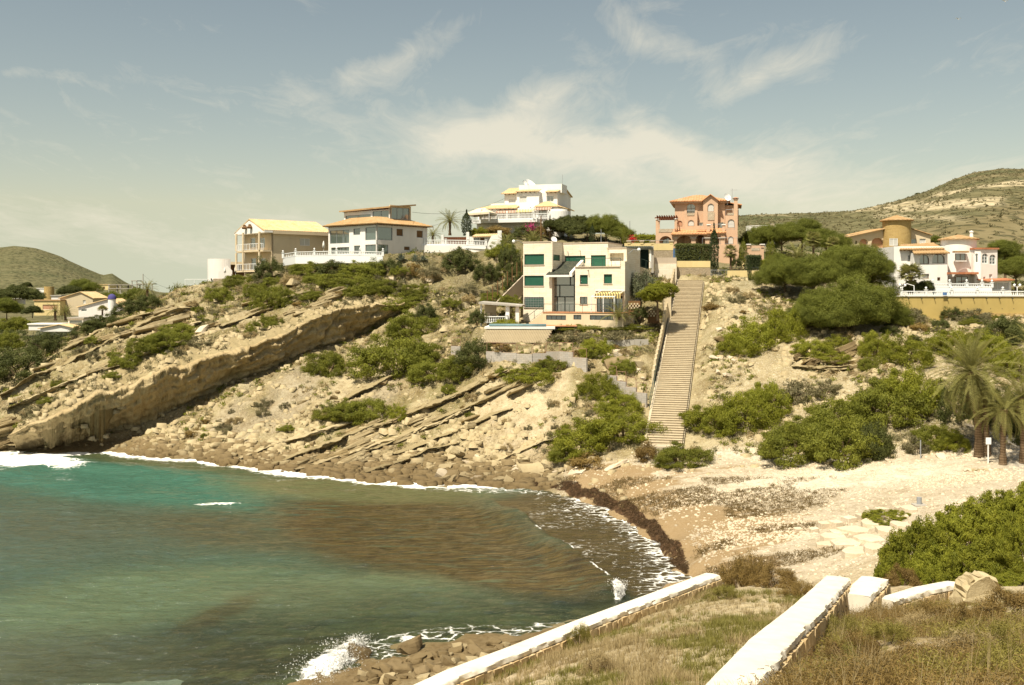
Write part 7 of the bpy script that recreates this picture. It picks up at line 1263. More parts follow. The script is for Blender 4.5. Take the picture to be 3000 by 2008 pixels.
def tree_pine(px, py, y_top, wpx, label, kind='pine', trunk_h=.35, d=None, name='pine_tree', lean=0.0, cat='tree'):
    """trunk with limbs and several needle masses"""
    x, y, z = (P3(px, py, d) if d else hit(px, py)); rg = random.Random(int(px+py*3)); H = (py-y_top)/F*y; Wd = wpx/F*y; root = bpy.data.objects.new(name, None); link(root); root.location = (x, y, z); tag(root, label, cat)
    mb = MB(); top = Vector((lean*H, 0, H*.8)); p0 = Vector((0, 0, -.6)); p1 = Vector((lean*H*.4, rg.uniform(-.2, .2), H*trunk_h)); mb.tube(p0, p1, .035*H*.6+.08, 8, .03*H*.5+.05); mb.tube(p1, top, .03*H*.5+.05, 7, .03); n = 9; ends = []
    vs = [k for k in BUSH if k.rstrip('0123456789') == kind]
    for k in range(n):
        a = 6.28*k/n+rg.uniform(-.3, .3); rr = Wd*.5*rg.uniform(.45, .78); hh = H*(trunk_h+.12+(1-trunk_h-.2)*rg.uniform(.1, .85)); rr *= (1.15-.75*max(0, (hh/H-.55)/.45)); e = Vector((lean*hh+rr*math.cos(a), rr*math.sin(a)*.8, hh)); st = p1.lerp(top, rg.uniform(0, .6)); mb.tube(st, e, .05+.01*H*.4, 5, .02); ends.append((e, rg.uniform(.24, .36)*Wd))
    ends += [(Vector((lean*H, 0, H*.80)), Wd*.34), (Vector((lean*H*.7+Wd*.08, -Wd*.1, H*.62)), Wd*.38), (Vector((lean*H*.6-Wd*.12, Wd*.05, H*.55)), Wd*.36)]
    t_ = mb.build('trunk', M['bark'], root)
    for e, s in ends:
        cm, _ = BUSH[vs[rg.randrange(len(vs))]]; o = bpy.data.objects.new('crown', cm); o.parent = root; COL.objects.link(o); o.location = e-Vector((0, 0, s*.25)); o.scale = (s, s, s*rg.uniform(.75, 1.0)); o.rotation_euler = (rg.uniform(-.15, .15), rg.uniform(-.15, .15), rg.uniform(0, 6))
    return root
# ------------------------------------------------------------------ palms
def frond_mesh(name, L, leaf, mat, n=34, droop=1.0, seed=0, width=.045, rachis=.035):
    """arching feather frond along +x, rising then drooping"""
    rs = random.Random(seed); mb = MB(); pts = []
    for i in range(n+1): s = i/n; ang = .0+1.15*droop*s**1.5; pts.append((s, ang))
    x = z = 0; P = []
    for i in range(n+1): P.append(Vector((x, 0, z))); a = -pts[i][1]; x += math.cos(a)*L/n; z += math.sin(a)*L/n
    for i in range(0, n, 2): r_ = rachis*(1-i/n*.8); mb.tube(P[i], P[min(i+2, n)], r_, 4, r_*.9)
    Vt = []
    for i in range(3, n+1):
        t = (P[i]-P[i-1]).normalized(); up = Vector((-t.z, 0, t.x)); l = leaf*math.sin(math.pi*min(.12+.86*i/n, 1))**.6
        for sgn in (-1, 1):
            d = (t*.55+Vector((0, sgn*.78, 0))+up*(.32+rs.uniform(-.12, .12))-Vector((0, 0, rs.uniform(0, .25)))).normalized(); w_ = t*width; b = P[i]; e = b+d*l; m_ = b+d*l*.5+Vector((0, 0, .03*l)); mb.add([b-w_*.6, b+w_*.6, m_+w_, m_-w_, e], [(0, 1, 2, 3), (3, 2, 4)])
    o = mb.build(name, M[mat], None); me = o.data; bpy.data.objects.remove(o)
    a = me.attributes.new('tint', 'FLOAT', 'POINT'); a.data.foreach_set('value', np.random.default_rng(seed).random(len(me.vertices)).astype(np.float32)*.7+.15); return me
FR = {'date': [frond_mesh('frond', 1.0, .115, 'leaf_palm', 34, d_, 5+i, .007, .008) for i, d_ in enumerate((.5, .85, 1.3))], 'old': [frond_mesh('frond', 1.0, .10, 'leaf_palm_old', 28, 1.3, 9, .008, .010)]}
def fan_mesh(seed):
    mb = MB(); rs = random.Random(seed); mb.tube((0, 0, 0), (.5, 0, .04), .012, 4); c = Vector((.5, 0, .04))
    for k in range(17):
        a = -1.9+3.8*k/16; d = Vector((math.cos(a), math.sin(a), .12-.25*abs(a)/2+rs.uniform(-.05, .05))).normalized(); s = Vector((-math.sin(a), math.cos(a), 0))*.035; l = .5*rs.uniform(.85, 1.05); mb.add([c, c+d*l*.6+s, c+d*l-Vector((0, 0, .08)), c+d*l*.6-s], [(0, 1, 2, 3)])
    o = mb.build('frond', M['leaf_palm'], None); me = o.data; bpy.data.objects.remove(o); a = me.attributes.new('tint', 'FLOAT', 'POINT'); a.data.foreach_set('value', np.random.default_rng(seed).random(len(me.vertices)).astype(np.float32)); return me
FR['fan'] = [fan_mesh(1), fan_mesh(2)]
def palm(px, py, y_heart, r_px, label, kind='date', n=44, old=10, trunk=.3, d=None, lean=0.0, seed=1, maxel=84, minel=-58):
    x, y, z = (P3(px, py, d) if d else hit(px, py)); rg = random.Random(seed); h = (py-y_heart)/F*y; R_ = r_px/F*y; root = bpy.data.objects.new('palm_tree', None); link(root); root.location = (x, y, z); tag(root, label, 'palm')
    mb = MB(); k = 14; prev = None
    for i in range(k+1):
        s = i/k; c = Vector((lean*s*s*h, 0, s*h)) ; r_ = trunk*(1.25-.45*min(s*4, 1)) if s < .9 else trunk*1.1
        if prev: mb.tube(prev[0], c, prev[1], 10, r_*(.92 if i % 2 else 1.06))
        prev = (c, r_)
    if h > .3: mb.build('trunk', M['palm_bark'], root)
    heart = Vector((lean*h, 0, h))
    for i in range(n+old):
        isold = i >= n; e = (maxel-(maxel-minel)*((i+.5)/n)**.9) if not isold else rg.uniform(-80, -50); az = i*2.399+rg.uniform(-.25, .25); me = FR['old'][0] if isold and kind == 'date' else FR[kind][min(int((i/n)*len(FR[kind])), len(FR[kind])-1)]
        o = bpy.data.objects.new('frond', me); o.parent = root; COL.objects.link(o); s = R_*rg.uniform(.88, 1.12)*(.75 if isold else 1.0)*(1.0 if i > n*.12 else .9); o.location = heart; o.scale = (s, s, s); o.rotation_euler = (rg.uniform(-.3, .3), -math.radians(e), az)
    return root
# ------------------------------------------------------------------ cypresses, agaves, hedges
def column_mesh(seed, mat, n=2600, taper=True, leaf=.06):
    rs = np.random.default_rng(seed); z = rs.random(n)**.9; a = rs.random(n)*6.283; r = (np.sin(np.clip(z*1.0+.12, 0, 1)*math.pi)**.55*.9 if taper else np.where(z > .85, np.sqrt(np.clip(1-((z-.85)/.15)**2, 0, 1)), 1.0)); bump_ = .8+.3*vnoise(z*9, a*2.0, seed); rr = r*bump_*rs.random(n)**.25
    P = np.stack([rr*np.cos(a)*.5, rr*np.sin(a)*.5, z], 1); N = np.stack([np.cos(a)*.7, np.sin(a)*.7, np.full(n, .9)], 1); V, Fc, t = leaves(P, N, leaf*rs.uniform(.6, 1.3, n), rs, 2.0); return mesh_np('crown', V, Fc, M[mat], attrs={'tint': t})
COLM = {'cypress': [column_mesh(1, 'leaf_cypress'), column_mesh(2, 'leaf_cypress')], 'yellow': [column_mesh(3, 'leaf_yellowgreen', 2600, True, .05)], 'hedge': [column_mesh(4, 'leaf_cypress', 1500, False, .09)]}
def cypress(px, py, y_top, wpx, label, kind='cypress', d=None, z=None):
    x, y, z0 = (P3(px, py, d) if d else hit(px, py)); h = (py-y_top)/F*y; w_ = wpx/F*y; root = bpy.data.objects.new('cypress', None); link(root); root.location = (x, y, z0); tag(root, label, 'cypress'); rg = random.Random(int(px))
    o = bpy.data.objects.new('crown', COLM[kind][rg.randrange(len(COLM[kind]))]); o.parent = root; COL.objects.link(o); o.scale = (w_*1.05, w_*1.05, h); o.rotation_euler = (0, 0, rg.uniform(0, 6)); MB().tube((0, 0, -.4), (0, 0, h*.5), .09, 6, .04).build('trunk', M['bark'], root)
def hedge(px0, px1, y0, y1, d, dep, label, mat='leaf_cypress', n=9000, leaf=.13, seed=0, group=None):
    rs = np.random.default_rng(seed); a, b = P3(px0, y1, d), P3(px1, y0, d); c = ((a[0]+b[0])/2, d, a[2]); w_, h = b[0]-a[0], b[2]-a[2]; P = np.stack([(rs.random(n)-.5)*w_, (rs.random(n)-.5)*dep, rs.random(n)**.8*h], 1); k = rs.random(n); f_ = rs.integers(0, 3, n)
    P[:, 1] = np.where(f_ == 0, -dep/2*(1-.25*k), P[:, 1]); P[:, 2] = np.where(f_ == 1, h*(1-.06*k), P[:, 2]); P += .10*rs.normal(size=P.shape); P[:, 2] = np.maximum(P[:, 2], .02); N = np.tile((0, -.7, .6), (n, 1)); V, Fc, t = leaves(P, N, leaf*rs.uniform(.6, 1.3, n), rs); t = np.clip(t*.6+.5*np.repeat(vnoise(P[:, 0]*1.2, P[:, 2]*1.2, seed), 4), 0, 1)
    o = tag(obj_np('hedge', V+np.array(c), Fc, M[mat], attrs={'tint': t}), label, 'hedge', group); return o
def agave_mesh(seed):
    rs = random.Random(seed); mb = MB()
    for k in range(26):
        a = k*2.4; e = 1.35-1.15*(k/26)+rs.uniform(-.1, .1); d = Vector((math.cos(a)*math.cos(e), math.sin(a)*math.cos(e), math.sin(e))); s = Vector((-math.sin(a), math.cos(a), 0)); P0 = Vector((0, 0, .05)); P1 = P0+d*.5; P2 = P0+d*1.0-Vector((0, 0, .22*(k/26)+.05)); w0, w1 = .06, .10; cup = Vector((0, 0, .03))
        mb.add([P0-s*w0, P0+s*w0, P1+s*w1+cup, P1-s*w1+cup, P2, P1-cup], [(0, 5, 3), (0, 1, 5), (1, 2, 5), (3, 5, 4), (5, 2, 4)])
    o = mb.build('leaf_rosette', M['leaf_agave'], None); me = o.data; bpy.data.objects.remove(o); a = me.attributes.new('tint', 'FLOAT', 'POINT'); a.data.foreach_set('value', np.random.default_rng(seed).random(len(me.vertices)).astype(np.float32)); return me
AG = [agave_mesh(1), agave_mesh(2)]
def agave(px, py, r_px, label, group=None):
    x, y, z = hit(px, py); rg = random.Random(int(px+py)); o = bpy.data.objects.new('agave', AG[rg.randrange(2)]); link(o); o.location = (x, y, z-.05); s = r_px/F*y; o.scale = (s, s, s*1.1); o.rotation_euler = (rg.uniform(-.1, .1), 0, rg.uniform(0, 6)); tag(o, label, 'agave', group); return o
# ------------------------------------------------------------------ planting: big bushes one by one
for k_, px, py, wp, hp, lb in [
 # around and below the cream and glass villas
 ('dark', 782, 824, 90, 70, 'dark bush at the foot of the cream gabled house'), ('juniper', 700, 842, 90, 40, 'low green bush on the rocks below the cream house'),
 ('juniper', 790, 905, 95, 78, 'round green bush standing alone on the upper rock bed'), ('juniper', 778, 995, 85, 66, 'green bush just above the overhanging ledge'),
 ('juniper', 905, 806, 100, 44, 'green bush at the left end of the thicket under the glass villa'), ('dark', 975, 812, 140, 52, 'largest bush in the thicket under the white balustrade'), ('juniper', 1065, 806, 115, 44, 'bush in the thicket below the middle of the balustrade'), ('dark', 1125, 802, 110, 44, 'dark bush at the right end of the thicket under the glass villa'), ('juniper', 1010, 838, 150, 40, 'low spreading bush under the thicket'),
 ('juniper', 1085, 892, 140, 66, 'wide green bush on the slope above the ledge end'), ('juniper', 1215, 868, 75, 40, 'small green bush right of the wide one above the ledge end'), ('dark', 1345, 800, 105, 70, 'dark bush behind the big agaves'), ('grey', 1260, 815, 90, 45, 'greyish bush below the garden terrace'), ('dark', 1490, 800, 70, 90, 'tall bush against the left wall of the stone house'), ('dark', 1515, 850, 80, 70, 'bush beside the narrow garden stairs'), ('juniper', 1470, 755, 80, 50, 'bush under the white terrace end wall'), ('dark', 1420, 820, 80, 55, 'dark bush on the bank left of the garden stairs'),
 # middle slope
 ('juniper', 1200, 985, 130, 78, 'green bush at the right end of the overhanging ledge'), ('dark', 1245, 950, 75, 60, 'dark bush above the ledge end'), ('juniper', 1150, 1092, 210, 118, 'largest green bush in the middle of the slope'), ('juniper', 1235, 1070, 110, 80, 'bush touching the right side of the largest slope bush'), ('juniper', 1262, 1112, 130, 70, 'bush below the right side of the largest slope bush'), ('dark', 1390, 1085, 140, 82, 'bush below the short block wall'), ('juniper', 1335, 1105, 110, 66, 'green bush left of the bush below the block wall'),
 ('juniper', 955, 1098, 110, 72, 'green bush under the middle of the ledge'), ('juniper', 1000, 1232, 130, 62, 'left one of two green bushes above the shore rubble'), ('juniper', 1080, 1236, 120, 68, 'right one of two green bushes above the shore rubble'), ('bright', 1165, 1228, 60, 45, 'small bright bush above the layered rocks'),
 ('bright', 1560, 1120, 130, 56, 'bright green bush on the crest of the layered rocks'), ('juniper', 1612, 1090, 80, 48, 'darker bush at the top of the layered rock crest'), ('bright', 1742, 1042, 92, 52, 'round bright bush on the terraced garden slope'), ('juniper', 1828, 1095, 66, 46, 'small green bush between boulders left of the staircase'),
 # pines beside the stairs foot
 ('bright', 1755, 1168, 110, 76, 'upper green bush of the left staircase thicket'), ('bright', 1822, 1215, 120, 72, 'green bush of the left staircase thicket beside the wall'), ('bright', 1830, 1290, 180, 88, 'widest bush left of the lower staircase'), ('bright', 1720, 1318, 190, 92, 'large bush at the left of the lower staircase thicket'), ('juniper', 1665, 1350, 110, 60, 'lower left bush of the staircase thicket'), ('brown', 1715, 1372, 120, 42, 'brownish bush at the edge of the upper beach'), ('brown', 1892, 1352, 78, 58, 'left brown green bush at the stair foot'), ('juniper', 2000, 1366, 145, 68, 'rounded bush in front of the stair foot'),
 # right of the stairs
 ('bright', 2090, 1262, 150, 78, 'leftmost bush of the large thicket right of the staircase'), ('bright', 2185, 1256, 180, 108, 'middle bush of the large thicket right of the staircase'), ('bright', 2262, 1208, 120, 92, 'rear bush of the large thicket right of the staircase'), ('bright', 2165, 1040, 110, 66, 'lower left bush of the upper right thicket'), ('bright', 2212, 1020, 160, 100, 'large bush of the upper right thicket'), ('bright', 2295, 1000, 110, 104, 'tallest bush of the upper right thicket'),
 ('bright', 2385, 1040, 95, 50, 'small bush above the layered outcrop'), ('bright', 2460, 1020, 80, 40, 'small bright bush under the big pine'), ('bright', 2440, 1060, 120, 40, 'spreading bush on top of the layered outcrop'), ('grey', 2330, 1185, 100, 68, 'grey green bush on the pale slope'), ('grey', 2420, 1165, 90, 48, 'grey twiggy bush right of the grey green one'), ('bright', 2570, 1045, 100, 78, 'bush right of the layered outcrop'), ('bright', 2672, 1070, 135, 96, 'round bush uphill of the palm'), ('juniper', 2545, 1090, 60, 40, 'small dark bush beside the layered outcrop'),
 ('juniper', 2350, 1345, 220, 110, 'left part of the great thicket behind the beach'), ('juniper', 2480, 1352, 210, 140, 'front of the great thicket behind the beach'), ('dark', 2560, 1345, 120, 110, 'dark end of the great thicket behind the beach'), ('juniper', 2480, 1260, 210, 96, 'rear of the great thicket behind the beach'), ('juniper', 2600, 1240, 210, 130, 'bush linking the great thicket and the pine by the palms'), ('bright', 2680, 1200, 170, 130, 'tall bush left of the palm crown'), ('juniper', 2380, 1290, 160, 70, 'low middle bush of the great thicket'),
 ('dark', 2745, 925, 125, 58, 'dark bush in front of the ochre wall'), ('dark', 2790, 935, 70, 36, 'small dark bush beside the one at the ochre wall'), ('dark', 2952, 1010, 130, 85, 'dark bush on the slope at the right edge'), ('bright', 2820, 1040, 150, 80, 'bright bush behind the palm crown'), ('bright', 2900, 1050, 130, 90, 'bush right behind the palm crown'), ('bright', 2985, 1110, 110, 90, 'bush at the right edge behind the palms'), ('grey', 2680, 945, 90, 44, 'grey bush left of the ochre wall bush'), ('grey', 2860, 945, 110, 40, 'grey bush under the rubble footing'),
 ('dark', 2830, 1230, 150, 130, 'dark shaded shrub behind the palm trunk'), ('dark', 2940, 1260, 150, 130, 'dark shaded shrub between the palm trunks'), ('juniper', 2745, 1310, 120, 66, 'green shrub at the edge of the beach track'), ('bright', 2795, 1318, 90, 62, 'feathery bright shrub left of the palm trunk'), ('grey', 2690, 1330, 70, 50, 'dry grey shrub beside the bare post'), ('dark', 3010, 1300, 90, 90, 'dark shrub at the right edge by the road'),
 # left valley
 ('dark', 50, 1110, 190, 95, 'dark green shrub at the left edge below the village'), ('juniper', 10, 1030, 90, 70, 'green shrub at the left edge above the dark one'), ('dark', 130, 1040, 110, 60, 'shrub below the reeds on the left'), ('olive', 165, 1000, 120, 50, 'pale reedy bush below the white terrace'), ('dark', 255, 988, 100, 40, 'dark bush below the white garage'), ('dark', 300, 966, 100, 38, 'dark bush below the white gable house'), ('dark', 372, 926, 100, 46, 'dark bush at the right end of the white gable house'), ('dark', 430, 902, 80, 36, 'dark bush on the skyline ridge left'), ('juniper', 40, 962, 80, 44, 'green bush left of the white terrace'), ('juniper', 45, 905, 90, 40, 'tree clump left of the village houses'),
 ('juniper', 520, 985, 90, 40, 'top part of the creeping green bush on the rock bed'), ('juniper', 480, 1015, 110, 52, 'upper middle part of the creeping green bush'), ('juniper', 430, 1050, 110, 52, 'lower middle part of the creeping green bush'), ('juniper', 370, 1085, 90, 44, 'lowest part of the creeping green bush'), ('juniper', 640, 878, 70, 40, 'bush near the top of the left rock beds'), ('grey', 560, 1045, 60, 46, 'grey shrub right of the creeping bush')]:
    plant(k_, px, py, wp, hp, lb)
# garden of the stone house and peach villa
plant('olive', 1890, 868, 95, 80, 'silvery olive tree right of the stone house', 'olive_tree', 'tree', at=P3(1890, 868, 124)); 
tree_pine(1926, 925, 820, 105, 'round green citrus tree beside the stair wall', 'bright', .3, 119, 'citrus_tree'); plant('dark', 1880, 925, 50, 30, 'dark bush below the olive tree', at=P3(1875, 928, 120)); plant('juniper', 1700, 968, 120, 16, 'low green weeds at the terrace front', name='weed_patch', cat='plant'); plant('juniper', 1850, 968, 110, 18, 'low green weeds right of the garden palm', name='weed_patch', cat='plant'); plant('dark', 1402, 940, 56, 40, 'dark bush left of the barbecue shelter', at=P3(1398, 945, 122)); plant('bright', 1480, 952, 70, 22, 'low bright plants before the shelter balustrade', at=P3(1480, 955, 122.2)); plant('grey', 1680, 1000, 130, 30, 'dry grassy shrub on the terraced garden'); plant('brown', 1470, 1032, 80, 22, 'brown shrub under the checkered block wall'); plant('grey', 1830, 1000, 120, 30, 'dry weeds below the garden palm')
hedge(1978, 2052, 718, 775, 153, 1.6, 'tall clipped hedge in front of the peach villa', 'leaf_dark', 9000, .16, 1); hedge(2057, 2081, 719, 775, 152.5, 1.6, 'narrow clipped hedge block left of the tall cypress', 'leaf_dark', 4000, .16, 2); hedge(2187, 2226, 752, 790, 142, 1.2, 'dark clipped hedge between the cypresses', 'leaf_cypress', 4500, .15, 3); hedge(2226, 2262, 765, 792, 142, 1.2, 'low bright clipped hedge by the iron fence', 'leaf_bright', 3000, .13, 4); hedge(1860, 1918, 692, 712, 165, 1.8, 'green hedge left of the peach villa terrace', 'leaf_bright', 4000, .18, 5)
f = face_px(1975, 151.4, 0); tag(MB().box(*[P3(1972, 0, 154.3)[0], P3(2052, 0, 154.3)[0]], 154.2, 154.4, P3(0, 775, 154)[2], P3(0, 728, 154)[2]).build('blue_screen', M['blue_net'], None), 'blue netting showing through the clipped hedge', 'screen')
cypress(2092, 800, 657, 34, 'tall dark cypress in front of the peach villa', d=141); cypress(2178, 785, 697, 30, 'yellow green cypress at the right corner of the peach villa', 'yellow', 146); cypress(2252, 775, 700, 22, 'bright green cypress, left one of the close pair', 'yellow', 147); cypress(2262, 778, 697, 26, 'bright green cypress, right one of the close pair', 'yellow', 146); cypress(2196, 822, 752, 15, 'small slender cypress in front of the long yellow wall', d=136); cypress(1367, 690, 616, 36, 'dense dark cypress below the canvas gazebo', d=176); cypress(1735, 715, 655, 22, 'dark cypress among the garden trees behind the stone house', d=168); cypress(1830, 714, 662, 24, 'yellow green cypress right of the garden trees', 'yellow', 165)
for a in ((2158, 778, 22, 'ball shaped shrub by the yellow stairs'), ): plant('dark', a[0], a[1], 32, 26, a[3], at=P3(a[0], a[1], 141))
YS = wempty('yellow_garden_stairs', P3(2170, 790, 143), 'yellow zigzag garden stair wall left of the dark hedge', 'stairs'); mb = MB(); 
for (p, q) in (((2168, 764), (2181, 775)), ((2181, 775), (2160, 793))): a, b = Vector(P3(*p, 143)), Vector(P3(*q, 143)); mb.hexa([a+Vector((0, -.1, -.45)), b+Vector((0, -.1, -.45)), b+Vector((0, .4, -.45)), a+Vector((0, .4, -.45)), a+Vector((0, -.1, .1)), b+Vector((0, -.1, .1)), b+Vector((0, .4, .1)), a+Vector((0, .4, .1))])
mb.build('stair_wall', M['yellow_plaster'], YS)
# trees on the crest and among the right hand villas
for px, py, yt, wp, lb, kd, th, d in [
 (1665, 705, 632, 110, 'leafy garden tree right of the white turret', 'dark', .2, 178), (1720, 705, 636, 110, 'leafy garden tree in the middle of the crest row', 'dark', .2, 175), (1775, 705, 638, 100, 'leafy garden tree at the right of the crest row', 'pine', .2, 172), (1612, 690, 642, 44, 'small round tree below the white turret', 'dark', .35, 176), (1820, 710, 660, 70, 'tree beside the peach villa terrace', 'pine', .2, 170),
 (2225, 745, 668, 110, 'pine right behind the peach villa', 'pine', .2, 168), (2290, 740, 660, 90, 'pine left of the fan palms', 'pine', .25, 165), (2350, 745, 645, 130, 'tallest pine between the peach villa and the tower house', 'pine', .3, 162), (2420, 760, 668, 110, 'pine in front of the hill between palms', 'pine', .3, 158), (2300, 850, 775, 160, 'wide pine below the yellow wall', 'pine', .12, 127), (2380, 880, 760, 170, 'large pine above the upper thicket', 'pine', .12, 124), (2520, 890, 712, 190, 'large pine left of the white tower villa', 'pine', .2, 128), (2555, 850, 740, 120, 'pine touching the ochre stone wall', 'pine', .2, 130), (2500, 985, 838, 260, 'big dark pine above the layered outcrop', 'pine', .06, 113), (2400, 965, 850, 170, 'pine left of the big dark pine', 'pine', .08, 115), (2600, 970, 880, 130, 'pine right of the big dark pine', 'pine', .08, 115), (2450, 800, 725, 90, 'pine behind the wooden utility pole', 'pine', .2, 140), (2280, 800, 745, 80, 'shrubby pine beside the long yellow wall', 'pine', .15, 139),
 (2945, 812, 703, 95, 'umbrella pine right of the white tower villa', 'pine', .42, 136), (2975, 835, 755, 110, 'bushy pine at the right edge behind the balustrade', 'pine', .15, 131), (2740, 720, 690, 30, 'small green tree behind the tower house', 'pine', .2, 185), (2710, 862, 822, 56, 'bushy shrub in front of the white tower villa', 'dark', .2, 125), (2675, 862, 830, 60, 'shrub under the fan palm of the white tower villa', 'dark', .2, 124.5),
 (80, 850, 826, 28, 'lone tree on the far left skyline below the hill', 'dark', .3, 380), (45, 880, 846, 110, 'broad dark tree in the left valley', 'dark', .15, 330), (245, 858, 823, 80, 'tree left of the small yellow house', 'pine', .1, 370), (205, 862, 843, 60, 'low tree behind the beige gable house', 'dark', .15, 330), (400, 890, 850, 70, 'tree below the concrete frame', 'pine', .15, 260), (330, 880, 862, 60, 'low tree in front of the concrete frame', 'pine', .1, 290), (20, 930, 880, 80, 'tree at the left border of the village', 'pine', .15, 230), (95, 925, 898, 50, 'small tree left of the palms', 'dark', .2, 225), (2688, 572, 566, 14, 'small dark tree on the skyline of the right hill', 'dark', .2, 735)]:
    tree_pine(px, py, yt, wp, lb, kd, th, d)
# ivy and flowers under the balcony of the hilltop villa
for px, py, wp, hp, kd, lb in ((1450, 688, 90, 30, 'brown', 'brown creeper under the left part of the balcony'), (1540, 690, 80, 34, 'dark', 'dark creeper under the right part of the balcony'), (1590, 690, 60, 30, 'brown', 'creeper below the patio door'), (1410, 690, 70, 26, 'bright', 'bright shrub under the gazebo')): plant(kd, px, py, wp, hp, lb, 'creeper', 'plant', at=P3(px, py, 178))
def blossom(px, py, wpx, d, mat, label):
    rs = np.random.default_rng(int(px)); n = 260; P = rs.normal(size=(n, 3))*np.array([.33, .3, .3])*wpx/F*d; V, Fc, t = leaves(P, P*.5, np.full(n, .16), rs, 1.3); c = P3(px, py, d); tag(obj_np('flowering_shrub', V+np.array(c), Fc, M[mat]), label, 'flowers')
blossom(1556, 667, 22, 176, 'magenta_flower', 'magenta bougainvillea under the hilltop villa balcony'); blossom(1852, 702, 16, 158, 'red_flower', 'red flowering shrub left of the peach villa')
# palms
palm(2868, 1342, 1092, 150, 'large date palm standing by the beach track', 'date', 72, 14, .34, None, -.10, 1); palm(2888, 1335, 1130, 115, 'second date palm trunk close behind the large one', 'date', 34, 8, .36, None, -.05, 2, 60); palm(2938, 1362, 1200, 105, 'short date palm right of the white sign', 'date', 40, 8, .26, None, .02, 3, 70); palm(2998, 1358, 1165, 120, 'date palm at the right edge by the road', 'date', 44, 8, .28, None, -.02, 4, 75); palm(3030, 1250, 1030, 100, 'dark palm fronds entering at the right edge', 'date', 40, 4, .3, None, 0, 5)
palm(1812, 938, 930, 62, 'young palm in front of the stone house patio', 'date', 30, 0, .22, 119.5, 0, 6, 80, 5)
palm(2141, 790, 738, 28, 'fan palm in the peach villa garden', 'fan', 26, 6, .2, 142, 0, 7); palm(2335, 790, 755, 62, 'feathery palm among the pines right of the peach villa', 'date', 40, 4, .25, 141, 0, 8, 75, -10); palm(2383, 790, 700, 30, 'tall fan palm, left of two near the tower house', 'fan', 30, 10, .2, 146, 0, 9); palm(2440, 790, 712, 26, 'tall fan palm, right of two near the tower house', 'fan', 30, 10, .2, 146, 0, 10); palm(2668, 860, 808, 48, 'spreading fan palm in front of the white tower villa', 'fan', 34, 4, .3, 124, 0, 11, 70, -20); palm(2410, 830, 790, 26, 'small palm above the pines', 'fan', 24, 4, .2, 138, 0, 12)
palm(1318, 690, 650, 48, 'palm between the glass villa and the hilltop villa', 'date', 44, 4, .25, 176, 0, 13, 75, -15); palm(1268, 715, 690, 36, 'lower palm right of the glass villa', 'date', 36, 3, .2, 165, 0, 14, 70, -10); palm(1560, 712, 706, 46, 'palm crown behind the stone house roof', 'date', 40, 2, .25, 150, 0, 15, 80, 0); palm(1480, 720, 712, 40, 'palm crown beside the white terrace end wall', 'date', 34, 2, .25, 152, 0, 16, 80, -5)
palm(162, 940, 912, 34, 'left one of two palms in the village', 'date', 40, 4, .3, 210, 0, 17, 75, -20); palm(192, 940, 916, 32, 'right one of two palms in the village', 'date', 40, 4, .3, 212, 0, 18, 75, -20); palm(432, 870, 848, 38, 'palm in front of the concrete frame', 'date', 40, 4, .3, 220, 0, 19, 75, -20); palm(520, 872, 846, 26, 'palm on the ridge left of the long railing', 'date', 36, 4, .25, 172, 0, 20, 75, -20); palm(300, 925, 910, 20, 'small palm before the white gable house', 'fan', 22, 0, .2, 195, 0, 21, 80, 0); palm(400, 895, 878, 26, 'palm left of the ridge palm', 'date', 30, 3, .25, 215, 0, 22)
for (px, py, r_, lb) in ((1175, 772, 26, 'big agave at the left of the agave row'), (1215, 770, 24, 'agave right of the big one'), (1240, 765, 20, 'smaller agave at the right of the row'), (1112, 815, 22, 'agave alone on the mid slope below the balustrade'), (1310, 785, 26, 'agave in the cluster below the garden terrace'), (1335, 775, 24, 'upper agave in the cluster below the garden terrace'), (1372, 785, 28, 'dark spiky agave right of the cluster'), (1005, 835, 20, 'agave under the thicket'), (1140, 805, 14, 'small agave near the pale boulder'), (1015, 850, 16, 'agave with reddish leaves at its foot'), (60, 1060, 16, 'agave on the left edge slope')): agave(px, py, r_, lb)
# ------------------------------------------------------------------ boulders, slabs and scrub
def rock_mesh(seed, mat='rock_pale', name='boulder'):
    """an angular broken block"""
    bm = bmesh.new(); bmesh.ops.create_cube(bm, size=1.6); rs = np.random.default_rng(seed)
    for v in bm.verts: v.co += Vector(rs.normal(size=3))*.16
    bmesh.ops.subdivide_edges(bm, edges=bm.edges[:], cuts=3, use_grid_fill=True); pl = [(Vector(rs.normal(size=3)).normalized(), rs.uniform(.62, .95)) for _ in range(9)]
    for v in bm.verts:
        for n, d in pl:
            k = v.co.dot(n)
            if k > d: v.co -= n*(k-d)*.98
        v.co *= 1+rs.uniform(-.025, .025); v.co.z *= .7
    me = bpy.data.meshes.new(name); bm.to_mesh(me); bm.free(); me.materials.append(M[mat]); return me
RK = {m_: [rock_mesh(100*j+i, m_) for i in range(7)] for j, m_ in enumerate(('rock_pale', 'rock_brown', 'rock_white'))}
